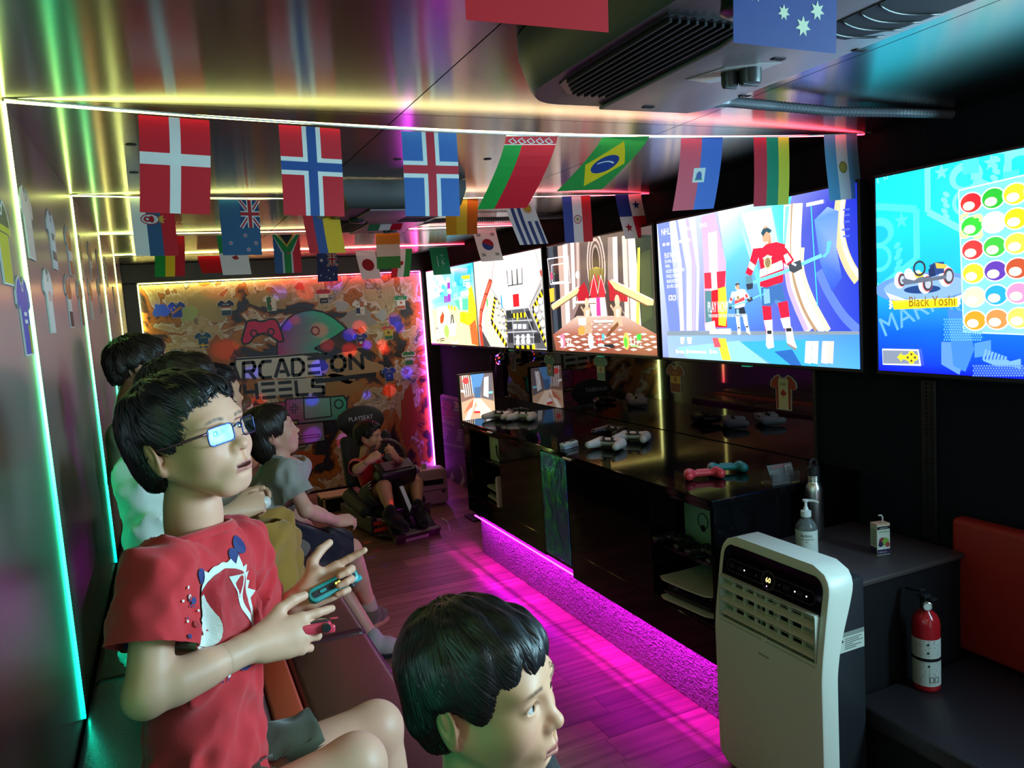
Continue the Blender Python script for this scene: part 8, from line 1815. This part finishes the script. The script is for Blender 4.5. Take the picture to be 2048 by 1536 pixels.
# the two small controllers
def half_pad(label, A_, B_, n_, m_, lights):
    A_, B_ = Vector(A_), Vector(B_); U = (B_ - A_); L_ = U.length; U.normalize(); N = Vector(n_); N = (N - U * N.dot(U)).normalized(); Vv = N.cross(U)
    t = thing('half_controller', label, 'controller', (A_ + B_) / 2); Mx = axes_M((0, 0, 0), U, Vv, N)
    b = BM(); prism(b, rrect(L_, .026, .012), -.015, 0, Mx, bev=.004); obj('shell', b, m_, t, ang=40)
    b = BM(); prism(b, rrect(L_ * .86, .011, .004), 0, .0018, Mx); rl = obj('rail', b, M_PLASTIC, t)
    for k, x in enumerate((-.022, .030)): b = BM(); prism(b, rrect(.012, .005, .002, 3, x, 0), .0018, .003, Mx); obj('shoulder_button', b, m_, rl)
    if lights:
        for x in (.002, .0075): b = BM(); box(b, x, -.002, .0018, x + .0035, .002, .0026, M=Mx); obj('status_light', b, mat('yellow_green_light', (.5, .6, .05), .4, emit=(.8, 1, .1), estr=4.0), rl)
    b = BM(); lathe(b, [(.0065, -.004), (.0065, .004), (.001, .0045)], 14, Mx @ Matrix.Translation((L_ * .30, -.015, -.006)) @ Matrix.Rotation(PI / 2, 4, 'X')); obj('thumb_stick', b, M_PLASTIC, t, ang=40)
    b = BM(); box(b, L_ / 2 - .012, -.014, -.016, L_ / 2 + .004, -.004, -.004, .003, 2, Mx); obj('trigger', b, mat('cyan_plastic', (.02, .35, .42), .35) if lights else m_, t)
    return t
half_pad('teal half controller with a lit rail in the far hand of the boy in glasses', T_(619, 1196, 1.290), T_(716, 1144, 1.315), (-.1, -.85, .45), mat('teal_shell', (.03, .30, .29), .35), True)
half_pad('neon red half controller in the near hand of the boy in glasses', T_(592, 1250, 1.135), T_(662, 1240, 1.135), (.05, .1, 1), mat('neon_red_shell', (.85, .05, .10), .35), False)
# --- boy's head in front of the aisle
hc = T_(968, 1388, .80)
nk = hc + np.array([-.006, .010, -.142])
st = style_short(.016, part=-.02, thick=1.0); st['over'] = .022
B2 = dict(hs=.88, head=hc, fw=(.66, -.70, .04), up=(-.02, .05, 1), neck=nk, nr=.046, face=(.8, -.5, 0), z0=0.0, J=dict(shR=nk + np.array([-.05, -.10, -.045]), shL=nk + np.array([.09, .085, -.045]), elR=nk + np.array([.04, -.13, -.24]), wrR=nk + np.array([.20, -.10, -.30]), elL=nk + np.array([.18, .10, -.23]), wrL=nk + np.array([.28, .0, -.30]), hipR=(.51, .72, .40), hipL=(.56, .86, .40), knR=(.60, .66, .08), knL=(.68, .84, .08), anR=(.43, .72, .05), anL=(.47, .90, .05)),
          hres=.0015, res=.008, cres=.008, hairres=.0025, skin=SK2, gaze=(1, .15, .06), shirt=M_BLACKC, pants=M_NAVYC, leg=.8, nhair=7000, style=st, seed=8, handR=dict(fwd=(.9, .2, -.3), dorsal=(0, -.8, .5), curl=.6), handL=dict(fwd=(.9, -.3, -.3), dorsal=(.2, .6, .6), curl=.6))
person('boy with a smooth black fringe and black top kneeling in the aisle', B2)
# --- the others along the bench
def sitter(label, head, y, fw, neck, shR, shL, hipx, **k):
    hip = np.array([hipx, y, .672]); c = dict(hres=.0030, res=.009, cres=.010, hairres=.0045, nhair=900, hs=.86, head=head, fw=fw, neck=neck, J=dict(shR=shR, shL=shL, hipR=hip + np.array([-.0, -.085, 0]), hipL=hip + np.array([.0, .085, 0])), face=(1, -.05, 0))
    c['J'].update(k.pop('J', {})); c.update(k); return person(label, c), c
hold = lambda sd: dict(fwd=(.85, .35 if sd == 'R' else -.2, .12), dorsal=(-.2, -.75 if sd == 'R' else .75, .5), curl=[(.5, .6, .4), (.8, .8, .5), (.9, .8, .5), (.9, .8, .5)], thumb=(.5, .2), size=.88)
# white jacket, mustard trousers, directly behind the boy in glasses
pA, cA = sitter('child in white jacket and mustard trousers holding a white gamepad behind the glasses boy', T_(372, 798, 1.98), 1.93, (.93, -.1, .12), T_(352, 905, 1.97), T_(285, 945, 1.86), T_(420, 925, 2.10), -.06, hs=.87, nr=.045, hairm=HAIRD, style=style_short(.005, spike=.2), shirt=M_WHITEJ, shirt_name='jacket', sleeve=.98, loose=.022, fold=.010, pants=M_MUST, pants_name='trousers', leg=2, waist=.26, wide=.006, nhair=2200, res=.007, cres=.007, hairres=.0035, seed=21,
   J=dict(elR=T_(318, 1085, 1.82), wrR=T_(470, 1022, 1.98), elL=T_(440, 1040, 2.14), wrL=T_(468, 1000, 2.13), knR=T_(530, 1085, 2.06), knL=T_(545, 1065, 2.24), anR=T_(565, 1250, 2.08), anL=T_(590, 1220, 2.30)), handR=hold('R'), handL=hold('L'), shoeR=dict(toe=T_(600, 1262, 2.1), m=M_BLACKC, sole=M_WHITE), shoeL=dict(toe=T_(640, 1232, 2.3), m=M_BLACKC, sole=M_WHITE))
gamepad('gamepad', 'small white gamepad held by the child in mustard trousers', 'gamepad', tuple(T_(512, 1000, 2.06) - np.array([0, 0, .02])), math.radians(-80), M_PADW, M_PADB, s=.72)
pB, cB = sitter('child with straight black hair, only the head showing behind the white jacket child', T_(428, 792, 2.62), 2.60, (.9, .28, .05), T_(415, 875, 2.62), T_(375, 905, 2.55), T_(450, 895, 2.75), -.02, hs=.86, shirt=M_BLACKC, nhair=1200, seed=22)
pC, cC = sitter('child with short auburn hair and mustard T-shirt, face turned to the screens', T_(474, 838, 3.30), 3.30, (.93, .12, .18), T_(462, 893, 3.30), T_(448, 925, 3.20), T_(500, 912, 3.45), .06, hs=.84, skin=SK3, brow='#7a4630', hairm=HAIRR, style=style_short(-.008, spike=.2, thick=.96), shirt=M_MUSTS, pants=M_NAVYC, J=dict(knR=(.42, 3.22, .58), knL=(.43, 3.42, .58), anR=(.655, 3.04, .075), anL=(.50, 3.44, .2), elR=T_(470, 1000, 3.12), wrR=T_(505, 1020, 3.15)), seed=23,
   handR=hold('R'), shoeR=dict(toe=(.78, 3.02, .05), m=mat('offwhite_canvas', (.42, .38, .35), .7), sole=M_BLACKC, lace=M_BLACKC))
pD, cD = sitter('tall youth with thick dark hair and sage T-shirt against the brushed wall', T_(283, 738, 2.88), 2.86, (.96, .16, .04), T_(262, 828, 2.86), T_(246, 868, 2.72), T_(322, 858, 2.98), -.10, hs=.93, nr=.05, skin=SK3, hairm=HAIRD, style=style_short(-.012, spike=.5, thick=.98, back=.0, under=True), shirt=M_OLVT, sleeve=.7, J=dict(elR=T_(255, 1010, 2.68), wrR=T_(330, 1040, 2.72)), nhair=2400, res=.008, hairres=.0035, seed=24, handR=hold('R'))
pE, cE = sitter('child with curly brown hair, only the crown showing behind the tall youth', T_(392, 752, 3.85), 3.85, (1, .1, .1), T_(388, 820, 3.85), T_(365, 845, 3.75), T_(415, 838, 3.98), -.02, hs=.86, hairm=HAIRC, style=style_short(.0, spike=.9, thick=1.05), shirt=M_OLVT, seed=25)
pG, cG = sitter('child with dark chin-length hair, grey T-shirt and navy shorts gazing at the screens', T_(545, 866, 2.93), 2.88, (.93, -.08, .24), T_(556, 922, 2.92), T_(570, 945, 2.80), T_(600, 930, 3.06), .17, hs=.87, nr=.042, skin=SK3, hairm=HAIRD, style=style_bob(), shirt=M_GREYT, sleeve=.66, loose=.016, fold=.008, pants=M_NAVYC, leg=.90, wide=.006, mouth=.006, nhair=2600, hres=.0022, res=.006, cres=.007, hairres=.0035, handres=.0024, seed=26,
   J=dict(hipR=(.17, 2.80, .66), hipL=(.20, 2.98, .66), elR=T_(612, 1020, 2.74), wrR=T_(672, 1042, 2.92), knR=T_(700, 1100, 3.02), knL=T_(660, 1110, 3.12), anR=T_(742, 1222, 3.18), anL=T_(600, 1100, 3.06)), handR=dict(fwd=(.9, .3, -.15), dorsal=(0, -.5, .8), curl=.55, thumb=(.5, .2), size=.85), shoeR=dict(toe=T_(800, 1214, 3.42), m=M_SUEDE, sole=M_TAN, lace=M_BLACKC, sock=M_SOCKP))
b = BM(); P = [T_(572, 1098, 2.70), T_(590, 1098, 2.72), T_(606, 1096, 2.74), T_(615, 1093, 2.75)]; tube(b, [cG['_inv'] @ Vector(p) for p in P], [.030, .034, .030, .016], 14); obj('sock', b, cloth('grey_sock', H('#6c6458')), pG, smooth=True)
# --- the driver
SHOEK = dict(m=M_BLACKC, sole=M_PLASTIC)
cR = dict(z0=0, hs=.84, head=T_(738, 873, 4.93), fw=(.78, -.60, -.04), neck=T_(731, 915, 4.96), nr=.042, face=(.30, -.95, 0), hres=.0026, res=.007, cres=.008, hairres=.004, handres=.0028, skin='#d09a78', nhair=1400, style=style_short(-.012, spike=.6, thick=1.0), shirt=M_RED2, sleeve=.72, loose=.010, pants=M_BLACKC, leg=.78, wide=.004, waist=.30, seed=31, gaze=(1, 0, 0), J=dict(shR=T_(712, 930, 4.88), shL=T_(768, 922, 5.0), elR=T_(714, 940, 4.66), wrR=T_(738, 921, 4.62), elL=T_(806, 930, 4.86), wrL=T_(792, 915, 4.70), hipR=T_(742, 992, 4.96), hipL=T_(786, 984, 5.02), knR=T_(768, 974, 4.70), knL=T_(832, 968, 4.82), anR=T_(782, 1026, 4.56), anL=T_(836, 1014, 4.64)),
   handR=dict(fwd=(.75, .1, .3), dorsal=(-.2, -.7, .6), curl=.8, thumb=(.4, .3), size=.85), handL=dict(fwd=(-.4, -.2, .7), dorsal=(.5, -.6, .3), curl=.8, thumb=(.4, .3), size=.85), shoeR=dict(toe=T_(806, 1046, 4.48), **SHOEK), shoeL=dict(toe=T_(846, 1036, 4.55), **SHOEK))
pR = person('boy in a bright red T-shirt and striped black shorts driving in the racing seat', cR)
sh_ = [x for x in pR.children if x.name.startswith('shorts')]
if sh_:
    J = cR['J']; a_, k_ = np.array(J['hipR']), np.array(J['knR']); d_ = (k_ - a_); 
    for q in (-.018, 0, .018):
        b = BM(); side = np.array([-.062, -.03, .045 + q]); tube(b, [cR['_inv'] @ Vector(a_ + d_ * t + side * (1.04 + .04 * math.sin(t * 3))) for t in (.05, .25, .5, .7)], .005, 6, flat=.5); obj('stripe', b, M_WHITE, sh_[0], smooth=True)
# ------------------------------------------------------------------ coloured spots thrown by the party light
SP = [(700, 700, 6.22, 0), (930, 640, 6.22, 1), (612, 585, 6.22, 0), (560, 585, 6.22, 1), (700, 670, 6.22, 1), (735, 690, 6.22, 1), (770, 700, 6.22, 0), (640, 735, 6.22, 1), (655, 690, 6.22, 0), (505, 745, 6.22, 1), (735, 790, 6.22, 1), (625, 800, 6.22, 1), (780, 780, 6.22, 0), (800, 655, 6.22, 1), (590, 640, 6.22, 0), (572, 650, 6.22, 1), (455, 700, 6.22, 0), (325, 620, 6.22, 1), (430, 580, 6.22, 0), (720, 655, 6.22, 0), (815, 745, 6.22, 1), (670, 565, 6.22, 1), (520, 800, 6.22, 0), (690, 880, 6.22, 2), (765, 690, 6.22, 0), (640, 660, 6.22, 0), (625, 870, 6.22, 2), (790, 640, 6.22, 1)]
CS = ((1, .02, .01), (.05, .03, 1), (.6, .1, 1))
rr = random.Random(2)
for px, py, y, c_ in SP: lamp('party_light_beam', 'SPOT', (1.93, 4.63, 1.05), rr.uniform(50, 95) * (1.6 if c_ == 1 else 1), CS[c_], .004, at(px, py, 1, y), math.radians(rr.uniform(2.8, 4.8)), .7)
for px, py, z, c_ in ((720, 1095, 0, 0), (755, 1100, 0, 0), (742, 1115, 0, 1), (770, 1130, 0, 1), (735, 1085, 0, 0)): lamp('party_light_beam', 'SPOT', (1.93, 4.63, 1.05), 30, CS[c_], .004, at(px, py, 2, z), math.radians(2.2), .7)
